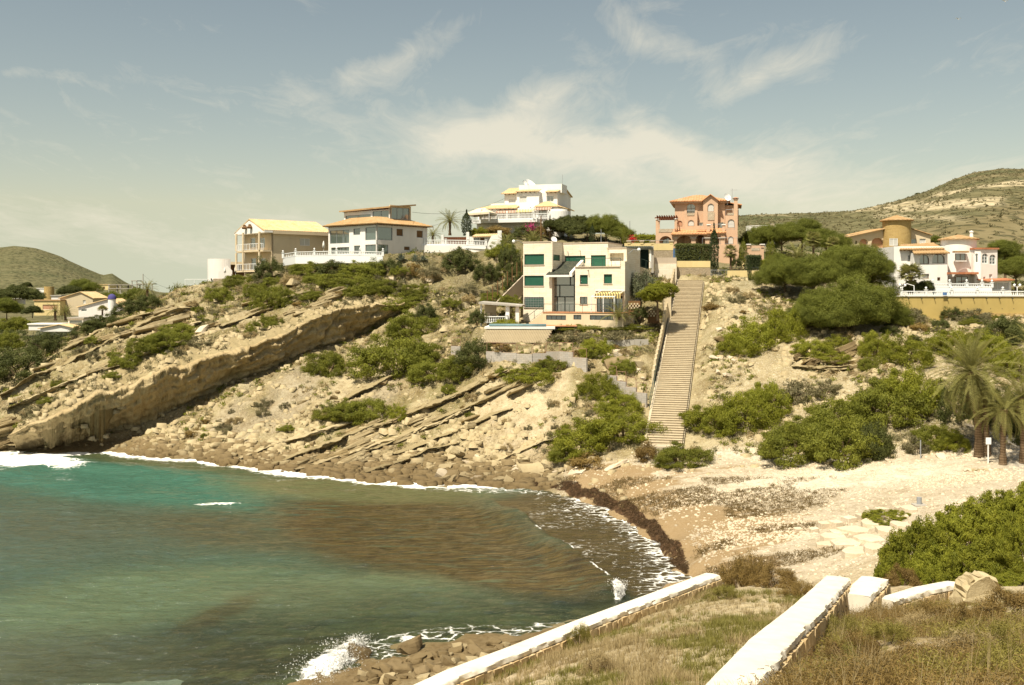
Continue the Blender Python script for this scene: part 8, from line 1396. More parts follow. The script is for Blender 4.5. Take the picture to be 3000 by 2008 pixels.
def plate_mesh(seed, mat):
    """a few thin beds still stuck together, with broken outlines"""
    rs = random.Random(seed); mb = MB(); z = -.20; nl = rs.choice((2, 3, 3, 4))
    for l in range(nl):
        th = rs.uniform(.08, .17); n = 11; ox, oy = rs.uniform(-.12, .12), rs.uniform(-.12, .06)*(l+1)*.6; lo = []; hi = []
        for k in range(n):
            a = 6.283*k/n; ca, sa = math.cos(a), math.sin(a); e = 1/max(abs(ca), abs(sa))**.75; q = rs.uniform(.78, 1.08)*(1-.10*l); x, y = ca*e*.86*q+ox, sa*e*.48*q+oy; lo.append((x*rs.uniform(.94, 1), y*rs.uniform(.9, 1), z)); hi.append((x, y, z+th*rs.uniform(.8, 1.05)))
        mb.add(lo+hi, [tuple(range(n))[::-1], tuple(range(n, 2*n))]+[(i, (i+1) % n, n+(i+1) % n, n+i) for i in range(n)]); z += th+.004
    o = mb.build('rock_slab', M[mat], None, bevel=.012); me = o.data; bpy.data.objects.remove(o); return me
SL = {m_: [plate_mesh(900+100*j+i, m_) for i in range(6)] for j, m_ in enumerate(('rock_pale', 'rock_brown', 'rock_cliff', 'rock_white'))}
def nth(k): return f"{k}{'th' if 10 < k % 100 < 14 else {1: 'st', 2: 'nd', 3: 'rd'}.get(k % 10, 'th')}"
STRIKE = Vector((37.5, 20, 12.9)).normalized(); BV = Vector(BN)
def bed_rot(rg): x = (STRIKE+Vector((rg.uniform(-.05, .05), rg.uniform(-.12, .12), rg.uniform(-.05, .05)))).normalized(); z = (BV-x*BV.dot(x)).normalized(); y = z.cross(x); return Matrix((x, y, z)).transposed().to_euler()
def rock(me, px, py, wpx, label, group=None, rot=None, sc=None, name='boulder', sink=.25, rg=None, at=None):
    x, y, z = at or hit(px, py); o = bpy.data.objects.new(name, me); link(o); s = wpx/F*y/2; o.scale = tuple(s*k for k in (sc or (1, 1, 1))); o.location = (x, y, z+s*(sc[2] if sc else 1)*.7*(1-2*sink)*.5); o.rotation_euler = rot or (rg.uniform(-.4, .4), rg.uniform(-.4, .4), rg.uniform(0, 6)); tag(o, label, 'rock', group); return o
rg = random.Random(11)
for px, py, wp, sc, mt, lb in [   # rocks that stand out
 (590, 975, 70, (1, .6, .35), 'rock_white', 'long white boulder on the left rock bed'), (1260, 828, 34, (1, .8, .8), 'rock_white', 'pale boulder on the scrub slope under the garden terrace'), (1150, 828, 30, (1, .8, .9), 'rock_white', 'pale boulder beside the small agave'), (860, 838, 60, (1.1, .7, .6), 'rock_pale', 'tan block on the upper rocks below the balustrade'), (810, 810, 60, (1.2, .7, .5), 'rock_pale', 'tilted slab at the foot of the white balustrade'), (1860, 1075, 70, (1.1, .8, .55), 'rock_pale', 'large grey boulder left of the staircase'), (1810, 1070, 90, (1.1, .6, .6), 'rock_brown', 'brown ledge boulder on the terraced slope'), (1970, 1366, 22, (.9, .8, 1.2), 'rock_white', 'single upright stone in front of the stair foot bush'), (1375, 1255, 50, (1, .8, .8), 'rock_pale', 'big block on the shore rubble'), (1340, 1330, 60, (1.1, .8, .7), 'rock_pale', 'block at the foot of the pale slip'), (1560, 1395, 110, (1.3, .8, .45), 'rock_pale', 'large flat boulder at the water beside the seaweed'), (1300, 1405, 90, (1.3, .7, .5), 'rock_brown', 'dark wet block at the water edge'), (1690, 1385, 60, (1.3, .8, .35), 'rock_white', 'white flat stone on the upper beach left'), (1800, 1370, 70, (1.3, .8, .35), 'rock_white', 'white flat slab below the staircase thicket'), (1735, 1355, 50, (1.1, .8, .7), 'rock_pale', 'boulder under the brownish bush'), (2270, 1030, 30, (1, .9, .9), 'rock_pale', 'round boulder at the foot of the upper right thicket'), (2110, 1000, 46, (1.1, .8, .6), 'rock_brown', 'dark boulder left of the upper right thicket'), (2130, 1250, 40, (1, .8, .9), 'rock_pale', 'stone block standing below the large thicket'), (2543, 1352, 22, (1, .8, .8), 'rock_white', 'white stone at the end of the great thicket'), (2600, 1350, 18, (1, .8, .8), 'rock_white', 'small white stone on the beach track edge'), (2760, 1342, 40, (1.4, .8, .4), 'rock_white', 'flat white stone by the palm track'), (2845, 1255, 26, (1.3, .7, .5), 'rock_white', 'pale rock in the shade behind the palm')]:
    rock(RK[mt][rg.randrange(7)], px, py, wp, lb, None, None, sc, 'boulder', .25, rg)
def zone(n, poly, wr, mats, label, group, slab=False, rot=False, name='boulder', big=1.6, sc=None):
    xs = [p[0] for p in poly]; ys = [p[1] for p in poly]; c = 0; tries = 0; made = []
    def inside(x, y):
        r = False
        for i in range(len(poly)):
            (x1, y1), (x2, y2) = poly[i], poly[i-1]
            if (y1 > y) != (y2 > y) and x < (x2-x1)*(y-y1)/(y2-y1)+x1: r = not r
        return r
    while c < n and tries < n*30:
        tries += 1; x, y = rg.uniform(min(xs), max(xs)), rg.uniform(min(ys), max(ys))
        if not inside(x, y): continue
        w_ = wr[0]+(wr[1]-wr[0])*rg.random()**big; mt = mats[rg.randrange(len(mats))]
        if slab: o_ = rock(SL[mt][rg.randrange(6)], x, y, w_*1.8, label, group, bed_rot(rg), (1, rg.uniform(.7, 1.1), rg.uniform(.55, 1.0)), 'rock_slab', .62, rg)
        else: o_ = rock(RK[mt][rg.randrange(7)], x, y, w_, label, group, None, (rg.uniform(.9, 1.4), rg.uniform(.7, 1), rg.uniform(.6, .95)) if sc is None else sc, name, .25, rg)
        c += 1; made.append((x, w_, o_))
    ws_ = sorted(q[1] for q in made)
    for i, (x, w_, o_) in enumerate(sorted(made, key=lambda q: q[0])):      # say which one: by size and by its place in the row
        k = i+1; od = nth(k); o_['label'] = f"{'small' if w_ < ws_[len(ws_)//3] else 'large' if w_ > ws_[2*len(ws_)//3] else 'middling'} {label}, {od} from the left"
zone(46, [(430, 1340), (480, 1270), (650, 1270), (900, 1290), (1250, 1320), (1400, 1370), (1400, 1420), (1000, 1395), (700, 1365)], (16, 46), ['rock_pale', 'rock_brown', 'rock_pale'], 'tan boulder in the rubble along the far water line', 'shore rubble boulders')
zone(34, [(1250, 1380), (1400, 1340), (1650, 1370), (1640, 1415), (1300, 1422)], (18, 60), ['rock_pale', 'rock_pale', 'rock_white'], 'pale boulder at the foot of the slip by the seaweed', 'boulders by the seaweed')
zone(22, [(760, 1380), (1100, 1230), (1500, 1110), (1640, 1060), (1560, 1140), (1250, 1290), (1050, 1360)], (40, 95), ['rock_pale', 'rock_cliff', 'rock_pale'], 'layered slab of the lower strata above the shore', 'lower strata slabs', True)
zone(16, [(100, 1060), (420, 900), (640, 860), (700, 930), (500, 1010), (250, 1130), (40, 1200)], (36, 90), ['rock_pale', 'rock_cliff', 'rock_pale'], 'tilted limestone slab on the left rock beds', 'left bed slabs', True)
zone(26, [(0, 1230), (120, 1225), (110, 1310), (0, 1318)], (30, 70), ['rock_brown', 'rock_cliff'], 'brown wave worn slab at the left headland foot', 'headland foot slabs', True)
zone(20, [(720, 870), (1000, 850), (1010, 900), (800, 960), (690, 960)], (24, 70), ['rock_pale', 'rock_pale', 'rock_cliff'], 'tumbled block on the bed above the overhanging ledge', 'blocks above the ledge', True)
zone(22, [(2330, 1030), (2540, 1030), (2545, 1105), (2400, 1110)], (30, 80), ['rock_pale', 'rock_cliff', 'rock_brown'], 'stacked slab of the layered outcrop on the right slope', 'layered outcrop slabs', True)
zone(30, [(2080, 900), (2170, 1000), (2150, 1210), (2080, 1220)], (8, 30), ['rock_pale', 'rock_white'], 'stone on the rubbly strip right of the staircase', 'stones right of the staircase')
zone(24, [(1700, 1030), (1900, 1030), (1880, 1180), (1760, 1120)], (12, 40), ['rock_pale', 'rock_white'], 'rock on the garden slope left of the staircase', 'garden slope rocks')
zone(26, [(700, 1150), (900, 1120), (1150, 1120), (1400, 1130), (1300, 1260), (800, 1290)], (10, 34), ['rock_pale', 'rock_brown'], 'loose rock on the scree below the ledge', 'scree rocks')
zone(20, [(2150, 1280), (2600, 1290), (2700, 1420), (2000, 1420)], (6, 16), ['rock_white'], 'white stone scattered on the upper beach', 'beach stones')
def shrub_zone(n, x0, x1, ya, yb, wr, kinds, place, group):
    L_ = []
    for _ in range(n): x = rg.uniform(x0, x1); y = ya(x)+rg.random()*(yb(x)-ya(x)); L_.append((x, y, rg.uniform(*wr), rg.choice(kinds)))
    for i, (x, y, w_, kd) in enumerate(sorted(L_)):
        k = i+1; od = nth(k); nm = {'grey': 'grey green', 'dry': 'straw coloured', 'brown': 'brownish', 'juniper': 'olive green', 'dark': 'dark green', 'bright': 'bright green'}[kd]
        plant(kd, x, y, w_, w_*rg.uniform(.38, .62), f'{nm} low shrub {place}, {od} from the left', 'low_shrub', 'shrub', group)
shrub_zone(44, 740, 1500, lambda x: 800+abs(x-1120)*.03, lambda x: 905, (26, 66), ['grey', 'brown', 'juniper', 'grey', 'dry', 'juniper'], 'on the slope under the white villas', 'upper slope shrubs')
shrub_zone(26, 90, 660, lambda x: 1130-.42*x, lambda x: 1205-.42*x, (18, 48), ['grey', 'grey', 'juniper', 'dry'], 'on the left rock beds', 'rock bed shrubs')
shrub_zone(30, 560, 1420, lambda x: 1190-.06*(x-560), lambda x: 1290-.04*(x-560), (18, 50), ['grey', 'juniper', 'brown', 'grey', 'dry'], 'on the scree above the shore', 'scree shrubs')
shrub_zone(26, 2075, 2560, lambda x: 850+.10*(x-2075), lambda x: 1000+.05*(x-2075), (20, 60), ['grey', 'dry', 'grey', 'brown'], 'on the slope right of the staircase', 'right slope shrubs')
shrub_zone(20, 1440, 1880, lambda x: 1025, lambda x: 1120, (20, 48), ['grey', 'dry', 'juniper', 'brown'], 'in the terraced garden below the pool', 'garden shrubs')
shrub_zone(20, 2560, 2980, lambda x: 935, lambda x: 1010, (26, 66), ['grey', 'brown', 'juniper', 'dark'], 'below the ochre retaining wall', 'shrubs below the ochre wall')
shrub_zone(16, 1480, 1760, lambda x: 1150, lambda x: 1330, (16, 40), ['grey', 'dry', 'grey'], 'on the pale slip above the seaweed', 'slip shrubs')
for i, j in enumerate(sorted(rg.sample(range(620*2, 620*9), 24), key=lambda q: LTOP[q][0])): q = LTOP[j]; plant(('juniper', 'grey', 'dry', 'grey')[i % 4], 700, 1000, rg.uniform(24, 62), rg.uniform(14, 30), ('olive green', 'grey', 'straw coloured', 'grey')[i % 4]+f' low shrub on top of the overhanging ledge, {nth(i+1)} from the left', 'low_shrub', 'shrub', 'ledge shrubs', at=(float(q[0]), float(q[1]), float(q[2])-.1))
plant('juniper', 1175, 915, 120, 52, 'green bush where the overhanging ledge runs out uphill'); plant('grey', 1120, 905, 70, 34, 'grey bush near the uphill end of the overhanging ledge')
# near rocks at the foot of the parapet
zone(95, [(1000, 2006), (1080, 1970), (1250, 1915), (1480, 1872), (1510, 1915), (1300, 1985), (1150, 2008)], (14, 60), ['rock_brown', 'rock_brown', 'rock_brown', 'rock_pale'], 'wet brown rock below the whitewashed parapet', 'rocks below the parapet', sc=None, big=1.2)
for px, py, wp, mt, lb in ((1480, 1890, 95, 'rock_brown', 'biggest brown rock at the water below the parapet'), (1330, 1965, 85, 'rock_brown', 'rounded grey brown rock below the parapet'), (1110, 1985, 80, 'rock_brown', 'rock breaking the white splash'), (1250, 1985, 66, 'rock_white', 'pale rock among the brown ones'), (1050, 1905, 90, 'rock_brown', 'low brown rock awash in foam'), (1200, 1890, 100, 'rock_brown', 'flat rock awash left of the biggest one')): x, y, _ = Pz(px, py, .3); rock(RK[mt][rg.randrange(7)], px, py, wp, lb, None, None, (1.1, .8, .75), 'boulder', .25, rg, (x, y, .1))
# pale rock shelf on the beach with a row of blocks
SHF = wempty('rock_shelf', hit(2520, 1590), 'pale cracked rock shelf with a row of blocks on the beach', 'rock shelf')
def slabpoly(c, rx, ry, th, seed, mat, name, rz=0.0, n=7):
    rs = random.Random(seed); pts = []
    for k in range(n): a = 6.28*k/n+rs.uniform(-.2, .2); q = rs.uniform(.82, 1.1); ca, sa = math.cos(a), math.sin(a); k_ = 1/max(abs(ca), abs(sa)); k_ = 1+(k_-1)*.7; pts.append((rx*ca*q*k_, ry*sa*q*k_))
    cz, sz_ = math.cos(rz), math.sin(rz); P_ = [(c[0]+x*cz-y*sz_, c[1]+x*sz_+y*cz) for x, y in pts]; mb = MB(); vs = [(p[0], p[1], c[2]-th) for p in P_]+[(c[0]+(p[0]-c[0])*.96, c[1]+(p[1]-c[1])*.96, c[2]+rs.uniform(-.03, .03)) for p in P_]
    mb.add(vs, [tuple(range(n))[::-1], tuple(range(n, 2*n))]+[(i, (i+1) % n, n+(i+1) % n, n+i) for i in range(n)]); return mb.build(name, M[mat], SHF, bevel=.03)
r5 = random.Random(8)
for i, (px, py, w_, h_) in enumerate([(2440, 1580, 60, 16), (2500, 1560, 70, 16), (2560, 1540, 60, 16), (2620, 1520, 60, 15), (2665, 1500, 40, 14), (2480, 1600, 70, 17), (2545, 1585, 60, 18), (2600, 1560, 50, 18), (2420, 1600, 50, 12), (2505, 1625, 70, 18), (2560, 1612, 50, 16), (2640, 1545, 40, 15), (2460, 1565, 40, 12)]):
    x, y, z = hit(px, py); slabpoly((x, y, z+.22+r5.uniform(-.03, .05)), w_/F*y*.66, h_/F*y*2.6, .7, i, 'rock_white', 'slab', r5.uniform(-.2, .2))
for i, (px, py, w_, hh) in enumerate([(2385, 1562, 30, .5), (2415, 1550, 34, .6), (2450, 1545, 40, .65), (2487, 1533, 40, .6), (2522, 1524, 30, .55), (2550, 1516, 34, .6), (2585, 1508, 38, .7), (2632, 1500, 24, .5), (2340, 1560, 26, .35)]):
    x, y, z = hit(px, py); slabpoly((x, y, z+hh*.6), .5, w_/F*y*.62, hh+.4, 50+i, 'rock_white', 'block', 1.0, 4)
# dry stone wall under the road palms
DS = wempty('dry_stone_wall', hit(2920, 1400), 'dry stone retaining wall below the road palms', 'wall'); r6 = random.Random(4)
for row in range(4):
    px = 2822+row*8
    while px < 3060:
        w_ = r6.uniform(9, 20); yy = 1378+row*11+(px-2830)*.02; x, y, z = P3(px+w_/2, yy, 78.5-row*.35-(px-2830)*.004); o = bpy.data.objects.new('stone', RK['rock_white' if r6.random() < .5 else 'rock_pale'][r6.randrange(7)]); s = w_/F*y*.55; o.scale = (s*1.1, s*.9, s*.75); o.rotation_euler = (r6.uniform(-.3, .3), r6.uniform(-.3, .3), r6.uniform(0, 6)); o.location = (x, y, z); link(o, DS); px += w_*.92
# seaweed bank along the water's edge
sb = np.array([Pz(x, y, 0)[:2] for x, y in [(1560, 1424), (1610, 1430), (1680, 1444), (1750, 1466), (1820, 1496), (1890, 1535), (1945, 1580), (1990, 1630), (2025, 1685)]]); n = 420; t = np.linspace(0, len(sb)-1, n); cx_ = np.interp(t, np.arange(len(sb)), sb[:, 0]); cy_ = np.interp(t, np.arange(len(sb)), sb[:, 1]); tg = np.stack([np.gradient(cx_), np.gradient(cy_)], 1); tg /= np.linalg.norm(tg, axis=1)[:, None]; on = np.stack([-tg[:, 1], tg[:, 0]], 1)*1.0
Ls = np.concatenate([[0], np.cumsum(np.hypot(np.diff(cx_), np.diff(cy_)))]); rows = []
for j, v in enumerate(np.linspace(-1, 1, 26)):
    wdt = .75*(.7+.45*vnoise(Ls*.2, 0*Ls, 5))*np.clip(np.minimum(t*1.5, (len(sb)-1-t)*3)+.02, 0, 1); hgt = (.15*(.5+.7*vnoise(Ls*.25, 0*Ls+3, 6)))*max(0, 1-abs(v)**2.6)
    x, y = cx_+on[:, 0]*(wdt*v-.35), cy_+on[:, 1]*(wdt*v-.35); z = np.maximum(gz(x, y), -.15)-.06+hgt+.16*fbm(x*1.6, y*1.6, 3, 7, ridged=True)*(1-abs(v)**3)
    rows.append(np.stack([x, y, z], 1))
V = np.stack(rows); i_ = np.arange(26*n).reshape(26, n); tag(obj_np('seaweed_bank', V.reshape(-1, 3), np.stack([i_[:-1, :-1], i_[:-1, 1:], i_[1:, 1:], i_[1:, :-1]], -1).reshape(-1, 4), M['seaweed'], smooth=False), 'dark brown bank of stranded seaweed along the beach water line', 'seaweed', kind='stuff'); SBV = V[4:22].reshape(-1, 3)
# splash of spray where the swell meets the near rocks
rs = np.random.default_rng(3); V = []; Fc = []
for (px, py, n_, hh, sp) in ((1050, 1905, 1800, .85, .4), (960, 1950, 1500, .25, 1.6), (1815, 1738, 1200, .9, .4), (1010, 1925, 1500, .9, .9)):
    c = Pz(px, py, .2); 
    for k in range(n_):
        h_ = rs.random()**2*hh; p = np.array([c[0]+rs.normal()*sp*(.3+h_/hh*.5), c[1]+rs.normal()*sp*.6, .1+h_]); s = rs.uniform(.008, .03); d = rs.normal(size=(4, 3))*s; b = len(V); V += [tuple(p+q) for q in d]; Fc += [(b, b+1, b+2), (b, b+2, b+3), (b, b+3, b+1), (b+1, b+3, b+2)]
tag(obj_np('sea_spray', V, Fc, M['sea_foam']), 'white spray thrown up at the near rocks', 'spray', kind='stuff')
# ------------------------------------------------------------------ uncountable cover: scrub tufts, stones, dry grass
def scatter_pts(rs, n, dens, x0, x1, y0, y1, chunk=60000):
    out = []
    while sum(len(o) for o in out) < n:
        x, y = rs.uniform(x0, x1, chunk), rs.uniform(y0, y1, chunk); z = gz(x, y); px, py = proj(x, y, z); keep = (rs.random(chunk) < dens(x, y, z, px, py)) & (px > -150) & (px < 3150); out.append(np.stack([x, y, z], 1)[keep])
        if len(out) > 40: break
    return np.concatenate(out)[:n]
def inter(t): return np.clip(t, 0, 1)
def hill_ok(x, y, z, px, py): a, b, L = stair_uv(x, y); ok = (z > .9) & ~((np.abs(b) < 2.3) & (a > -2) & (a < L+2)) & ~((py > 1340) & (px > 1650)); 
def dens_scrub(x, y, z, px, py):
    a, b, L = stair_uv(x, y); ok = (z > 1.2) & ~((np.abs(b) < 2.6) & (a > -2) & (a < L+2)) & ~((py > 1335) & (px > 1600)); up = sstep(1150, 800, py)*.55+.22; up = np.where((px < 650), .30+.2*(py < 1000), up); up = np.where((px > 2080), .30+.5*sstep(1000, 880, py), up); up = np.where((px > 1300) & (px < 1560) & (py > 1130), .08, up)
    for cx, cy, hx, hy, zz in PLOTS: ok &= ~((np.abs(x-cx) < hx+.5) & (np.abs(y-cy) < hy+.5))
    return ok*up*sstep(.30, .58, vnoise(x*.22, y*.22, 501))
def tuft_field(name, label, pts, rs, mat, per, size, spread, aspect, up=.9, cat='scrub'):
    n = len(pts); k = np.repeat(np.arange(n), per); S = rs.uniform(.5, 1.35, n)[k]; d = rs.normal(size=(len(k), 3)); d[:, 2] = np.abs(d[:, 2])*up+.15; d /= np.linalg.norm(d, axis=1)[:, None]; P = pts[k]+d*(rs.random(len(k))**.6*S*spread)[:, None]*np.array([1, 1, .75]); V, Fc, t = leaves(P, d*.9, size*S*rs.uniform(.6, 1.3, len(k)), rs, aspect, tint=np.clip(rs.random(n)[k]*.7+rs.random(len(k))*.35, 0, 1)); return tag(obj_np(name, V, Fc, M[mat], attrs={'tint': t}), label, cat, kind='stuff')
rs = np.random.default_rng(77)
pts = scatter_pts(rs, 12500, dens_scrub, -70, 90, 88, 150); k = rs.integers(0, 10, len(pts))
tuft_field('grey_scrub', 'grey green scrub tufts dotted over the hillside', pts[k < 4], rs, 'leaf_grey', 40, .22, .42, 4); tuft_field('dry_scrub', 'straw coloured dry tufts dotted over the hillside', pts[(k >= 4) & (k < 7)], rs, 'leaf_dry', 34, .30, .40, 6); tuft_field('green_scrub', 'small green tufts dotted over the hillside', pts[k >= 7], rs, 'leaf_juniper', 46, .18, .46, 2.4)
def dens_top(x, y, z, px, py): return (z > 3)*.6*sstep(.35, .6, vnoise(x*.08, y*.08, 503))
pts = scatter_pts(rs, 1500, dens_top, -130, 130, 151, 250); tuft_field('hilltop_scrub', 'scrub on the ground behind the villas', pts, rs, 'leaf_dark', 46, .40, 1.0, 2.2)
# valley on the left: a mass of low greenery
def dens_valley(x, y, z, px, py): return (x < -52-(y-122)*-.15)*(z > .3)*(y > 124)*1.0
vx, vy = rs.uniform(-150, -40, 9000), rs.uniform(130, 258, 9000); vz = gz(vx, vy); m_ = (vz > 0) & (vx < -66+(vy-130)*.42); vpx, vpy = proj(vx, vy, vz); m_ &= (vpx < 75) | (vpy > 985) | ((vy > 225) & (vpy < 935)); V3 = np.stack([vx, vy, vz], 1)[m_][:1900]; tuft_field('valley_greenery', 'dense low greenery filling the left valley', V3, rs, 'leaf_dark', 90, .26, 1.0, 2.0, cat='greenery')
# loose stones
def stone_field(name, label, pts, rs, mat, s0, s1, kind='stuff', flat=.6):
    base = np.array([(-1, -1, -1), (1, -1, -1), (1, 1, -1), (-1, 1, -1), (-1, -1, 1), (1, -1, 1), (1, 1, 1), (-1, 1, 1)], float)*.8; tri = np.array([(4, 5, 6, 7), (0, 1, 5, 4), (1, 2, 6, 5), (2, 3, 7, 6), (3, 0, 4, 7)]); n = len(pts); s = s0+(s1-s0)*rs.random(n)**4
    B = base[None]*(1+rs.uniform(-.4, .3, (n, 8, 1)))+rs.normal(size=(n, 8, 3))*.16; B[:, 4:, :2] *= .75; a = rs.random(n)*6.28; c, sn_ = np.cos(a)[:, None], np.sin(a)[:, None]; X = B[..., 0]*c-B[..., 1]*sn_; Y = B[..., 0]*sn_+B[..., 1]*c; V = np.stack([X, Y*.8, B[..., 2]*flat], -1)*s[:, None, None]+pts[:, None, :]+np.array([0, 0, .12])*s[:, None, None]
    Fc = tri[None]+np.arange(n)[:, None, None]*8; return tag(obj_np(name, V.reshape(-1, 3), Fc.reshape(-1, 4), M[mat]), label, 'stones', kind=kind)
def dens_stone(x, y, z, px, py):
    a, b, L = stair_uv(x, y); ok = (z > .2) & ~((np.abs(b) < 2.0) & (a > 0) & (a < L+2)); d = .18+.5*sstep(1150, 1350, py)*(px < 1700)+.35*(px > 2060)*(py < 1330); d = np.where((px > 1650) & (py > 1370), .05, d); return ok*d*sstep(.25, .6, vnoise(x*.3, y*.3, 505))
stone_field('loose_stones', 'loose pale stones strewn over the slopes', scatter_pts(rs, 8500, dens_stone, -66, 70, 84, 140), rs, 'rock_pale', .09, .55)
def dens_rub(x, y, z, px, py): return ((z > -.1) & (px > 380) & (px < 1680) & (z < 4.2) & (py > 1230))*sstep(4.5, .5, z)*sstep(.2, .55, vnoise(x*.45, y*.45, 508))
SR = scatter_pts(rs, 4600, dens_rub, -50, 12, 92, 122); low = SR[:, 2] < 1.3+rs.normal(size=len(SR))*.5; stone_field('wet_rubble', 'small wet brown rubble along the far water line', SR[low], rs, 'rock_brown', .06, .8, flat=.5); stone_field('shore_rubble', 'small pale rubble above the far water line', SR[~low], rs, 'rock_pale', .05, .75, flat=.5)
def dens_beach(x, y, z, px, py): return ((z > .7) & (px > 1620) & (py > 1310) & (y > 56) & (y < 96))*(.15+.85*sstep(.45, .65, vnoise(x*.12, y*.25, 506)))
stone_field('beach_pebbles', 'white pebbles scattered on the beach', scatter_pts(rs, 14000, dens_beach, 2, 48, 56, 96), rs, 'rock_white', .03, .16, flat=.5)
# dry seaweed clumps on the sand
def dens_weed(x, y, z, px, py): d, _ = polydist(x, y, SH); return ((z > .5) & (px > 1620) & (py > 1400) & (px < 2480) & (y > 56))*sstep(22, 2, np.abs(d))*sstep(.45, .6, vnoise(x*.16, y*.4, 507))
pts = scatter_pts(rs, 4500, dens_weed, 2, 34, 56, 94); tuft_field('dry_seaweed', 'dry brown seaweed shreds on the sand', pts, rs, 'leaf_palm_old', 10, .14, .28, 5, .12, 'seaweed')
# ------------------------------------------------------------------ near slope: grass, straw and heath
def dens_g(x, y, z, px, py): return (z > 5.5)*(px > 1150)*(.25+.75*sstep(.35, .6, vnoise(x*.5, y*.5, 510)))*np.where((px > 2150) & (py < 1735), 0, 1.0)*np.where(px > 2290+np.maximum(0, 2008-py)*1.02, .25, 1.0)
def blades(name, label, pts, rs, mat, per, h0, h1, wd, lean, cat='grass'):
    n = len(pts); k = np.repeat(np.arange(n), per); m_ = len(k); S = rs.uniform(.6, 1.3, n)[k]; a = rs.random(m_)*6.283; r = rs.random(m_)*.10*S; B = pts[k]+np.stack([r*np.cos(a), r*np.sin(a), np.full(m_, -.02)], 1); h = (h0+(h1-h0)*rs.random(m_))*S; l = lean*rs.random(m_)*h; T = B+np.stack([l*np.cos(a), l*np.sin(a), h], 1); Md = (B+T)/2+np.stack([-l*.15*np.cos(a), -l*.15*np.sin(a), h*.08], 1); s = np.stack([-np.sin(a), np.cos(a), 0*a], 1)*wd
    V = np.stack([B-s, B+s, Md+s*.8, Md-s*.8, T], 1).reshape(-1, 3); o = np.arange(m_)[:, None]*5; Fq = np.concatenate([o+np.array([0, 1, 2]), o+np.array([0, 2, 3]), o+np.array([3, 2, 4])]); return tag(obj_np(name, V, Fq, M[mat], attrs={'tint': np.repeat(np.clip(rs.random(n)[k]*.6+rs.random(m_)*.4, 0, 1), 5)}), label, cat, kind='stuff')
gp = scatter_pts(rs, 9000, dens_g, -4, 18, 8, 37); q = vnoise(gp[:, 0]*.8, gp[:, 1]*.8, 511); pxg, pyg = proj(gp[:, 0], gp[:, 1], gp[:, 2]); heath = (pxg > 2230+(1900-pyg)*.6)
blades('dry_grass', 'dry straw grass between the path walls', gp[(q > .52)], rs, 'leaf_dry', 14, .07, .24, .0042, .9); blades('green_grass', 'green grass tufts between the path walls', gp[(q <= .52)], rs, 'leaf_grass', 18, .06, .18, .0042, .9)
def dens_h(x, y, z, px, py): return (z > 8)*(px > 2290+np.maximum(0, (2008-py))*1.02)*(py > 1790)*sstep(.42, .56, vnoise(x*.55, y*.55, 513))
hp = scatter_pts(rs, 760, dens_h, 2, 16, 7, 27); kk = vnoise(hp[:, 0]*.6, hp[:, 1]*.6, 514)+rs.uniform(-.12, .12, len(hp))
tuft_field('brown_heath', 'brown heath twigs on the near right slope', hp[kk > .47], rs, 'leaf_brown', 330, .034, .34, 5, .9, 'heath'); tuft_field('green_heath', 'green heath twigs on the near right slope', hp[kk <= .47], rs, 'leaf_heath', 330, .030, .32, 4, .9, 'heath'); blades('heath_straw', 'pale straw stalks in the near heath', hp[::2], rs, 'leaf_dry', 14, .15, .45, .0022, .9)
# near bushes: fine leaved, one by one
for i in range(3): bush_proto(f'near{i}', 'leaf_bright', 140+i, 64000, 420, .030, .62, cr=(.06, .13), shell=.72)
for i in range(2): bush_proto(f'nearbrown{i}', 'leaf_brown', 150+i, 16000, 60, .06, .8, cr=(.14, .26), aspect=5)
for i in range(2): bush_proto(f'nearheath{i}', 'leaf_heath', 160+i, 16000, 60, .05, .8, cr=(.14, .26), aspect=5); bush_proto(f'neardry{i}', 'leaf_dry', 170+i, 7000, 50, .10, .8, cr=(.14, .3), aspect=9)
def near_bush(kind, px, py, d, wpx, hpx, label, deep=1.0):
    x, y, z = P3(px, py, d); z = float(gz(np.array([x]), np.array([y]))[0]); top = P3(px, py-hpx, d)[2]; rg_ = random.Random(int(px)); vs = [k for k in BUSH if k.rstrip('0123456789') == kind]; cm, sm = BUSH[vs[rg_.randrange(len(vs))]]; rx = wpx/F*y/2; fl = .62 if kind == 'near' else .8; root = bpy.data.objects.new('bush', None); link(root); root.location = (x, y, z-.1); root.scale = (rx, rx*deep, max(top-z, .5)/.85); root.rotation_euler = (0, 0, rg_.uniform(-.5, .5)); tag(root, label, 'bush')
    for nm, me in (('crown', cm), ('stem', sm)): o = bpy.data.objects.new(nm, me); o.parent = root; COL.objects.link(o)
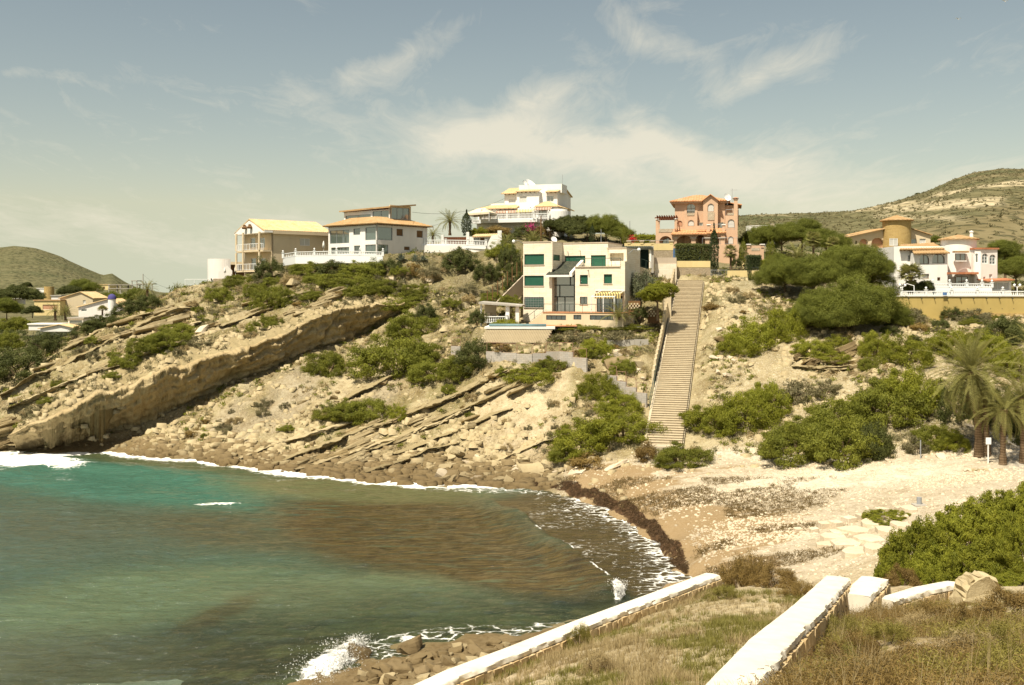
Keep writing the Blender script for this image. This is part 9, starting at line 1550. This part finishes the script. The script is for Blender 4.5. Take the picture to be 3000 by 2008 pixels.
for a in [('near', 2700, 1640, 47, 260, 150, 'left lobe of the large bright bush above the rock shelf'), ('near', 2820, 1600, 50, 280, 150, 'middle of the large bright bush above the rock shelf'), ('near', 2930, 1560, 53, 260, 140, 'upper right of the large bright bush above the rock shelf'), ('near', 2780, 1680, 42, 240, 110, 'lower middle of the large bright bush'), ('near', 2900, 1690, 39, 260, 130, 'bush behind the broken rounded wall'), ('near', 3000, 1640, 42, 200, 170, 'light green bush at the right edge above the scrub'), ('near', 2640, 1670, 44, 170, 70, 'low left edge of the large bright bush'), ('near', 2720, 1705, 38, 150, 66, 'bush just behind the low path wall'), ('near', 3020, 1520, 52, 180, 130, 'far right end of the large bright bush'), ('near', 2600, 1512, 68, 150, 26, 'dark creeping plant behind the row of blocks'), ('near', 2960, 1740, 31, 190, 70, 'bush at the right edge behind the heath'),
          ('nearbrown', 2180, 1730, 36.5, 170, 120, 'large brown shrub at the end of the parapet'), ('nearbrown', 2270, 1745, 33.5, 150, 90, 'brown shrub between the parapet and the front wall'), ('nearbrown', 2340, 1770, 30, 120, 80, 'brown shrub leaning on the front wall'), ('nearbrown', 2640, 1715, 33, 130, 60, 'greyish shrub behind the wall stub'), ('nearbrown', 2500, 1900, 15.5, 200, 70, 'green brown heath bush beside the front wall'), ('nearbrown', 2950, 1830, 18, 240, 110, 'reddish heath bush at the right edge'), ('nearbrown', 2750, 1830, 20, 210, 80, 'heath bush in front of the broken wall'), ('nearheath', 2600, 1890, 16, 190, 80, 'olive heath bush in the middle of the near right slope'), ('nearheath', 2450, 1850, 20, 130, 60, 'olive heath bush at the foot of the front wall'), ('neardry', 2680, 1850, 19, 150, 60, 'straw coloured tuft bush below the low wall'), ('neardry', 2860, 1920, 13.5, 240, 90, 'straw coloured tuft bush at the lower right'), ('nearbrown', 2700, 1960, 12.5, 260, 100, 'brown heath bush near the bottom edge'), ('nearheath', 2480, 1985, 12.5, 240, 80, 'olive heath bush at the bottom edge beside the front wall'), ('nearheath', 2960, 1980, 10.5, 280, 110, 'olive heath bush in the bottom right corner'), ('neardry', 2560, 1800, 24, 110, 40, 'straw tuft at the foot of the wall stub'), ('nearbrown', 2830, 1860, 17.5, 150, 60, 'brown heath bush below the broken wall'), ('neardry', 1750, 1950, 19.8, 120, 40, 'straw tuft on the grass between the walls'), ('nearheath', 2120, 1760, 31, 110, 40, 'green tuft near the parapet end'), ('nearheath', 1700, 1850, 27.3, 90, 34, 'green tuft on the grass near the parapet')]: near_bush(*a)
# scrub dotted over the far hills
def hill_pts(n, p0, p1, r0, r1):
    m_ = np.argwhere((PX > p0) & (PX < p1) & (R > r0) & (R < r1)); q = m_[rs.integers(0, len(m_), n*2)]; w_ = R[q[:, 0], q[:, 1]]; q = q[rs.random(len(q)) < w_/w_.max()][:n]; j = q+1; a, b = rs.random(len(q)), rs.random(len(q)); j[:, 0] = np.minimum(j[:, 0], R.shape[0]-1); j[:, 1] = np.minimum(j[:, 1], R.shape[1]-1)
    f_ = lambda A: (A[q[:, 0], q[:, 1]]*(1-a)+A[j[:, 0], q[:, 1]]*a)*(1-b)+(A[q[:, 0], j[:, 1]]*(1-a)+A[j[:, 0], j[:, 1]]*a)*b
    return np.stack([f_(XX), f_(YY), f_(ZZ)], 1)
tuft_field('hill_scrub', 'scrub dotted over the right hill', hill_pts(4200, 2080, 3150, 235, 830), rs, 'leaf_grey', 14, .55, .8, 1.8)
k = rs.integers(0, len(SBV), 2600); tuft_field('seaweed_strands', 'loose dark seaweed strands on the stranded bank', SBV[k], rs, 'leaf_wrack', 12, .14, .18, 7, .4, 'seaweed')
k = rs.integers(0, len(LTOP), 900); stone_field('ledge_stones', 'loose stones lying on top of the overhanging ledge', LTOP[k], rs, 'rock_pale', .08, .6); k = rs.integers(0, len(LTOP), 260); tuft_field('ledge_scrub', 'dry tufts growing on top of the overhanging ledge', LTOP[k], rs, 'leaf_grey', 40, .2, .45, 4)
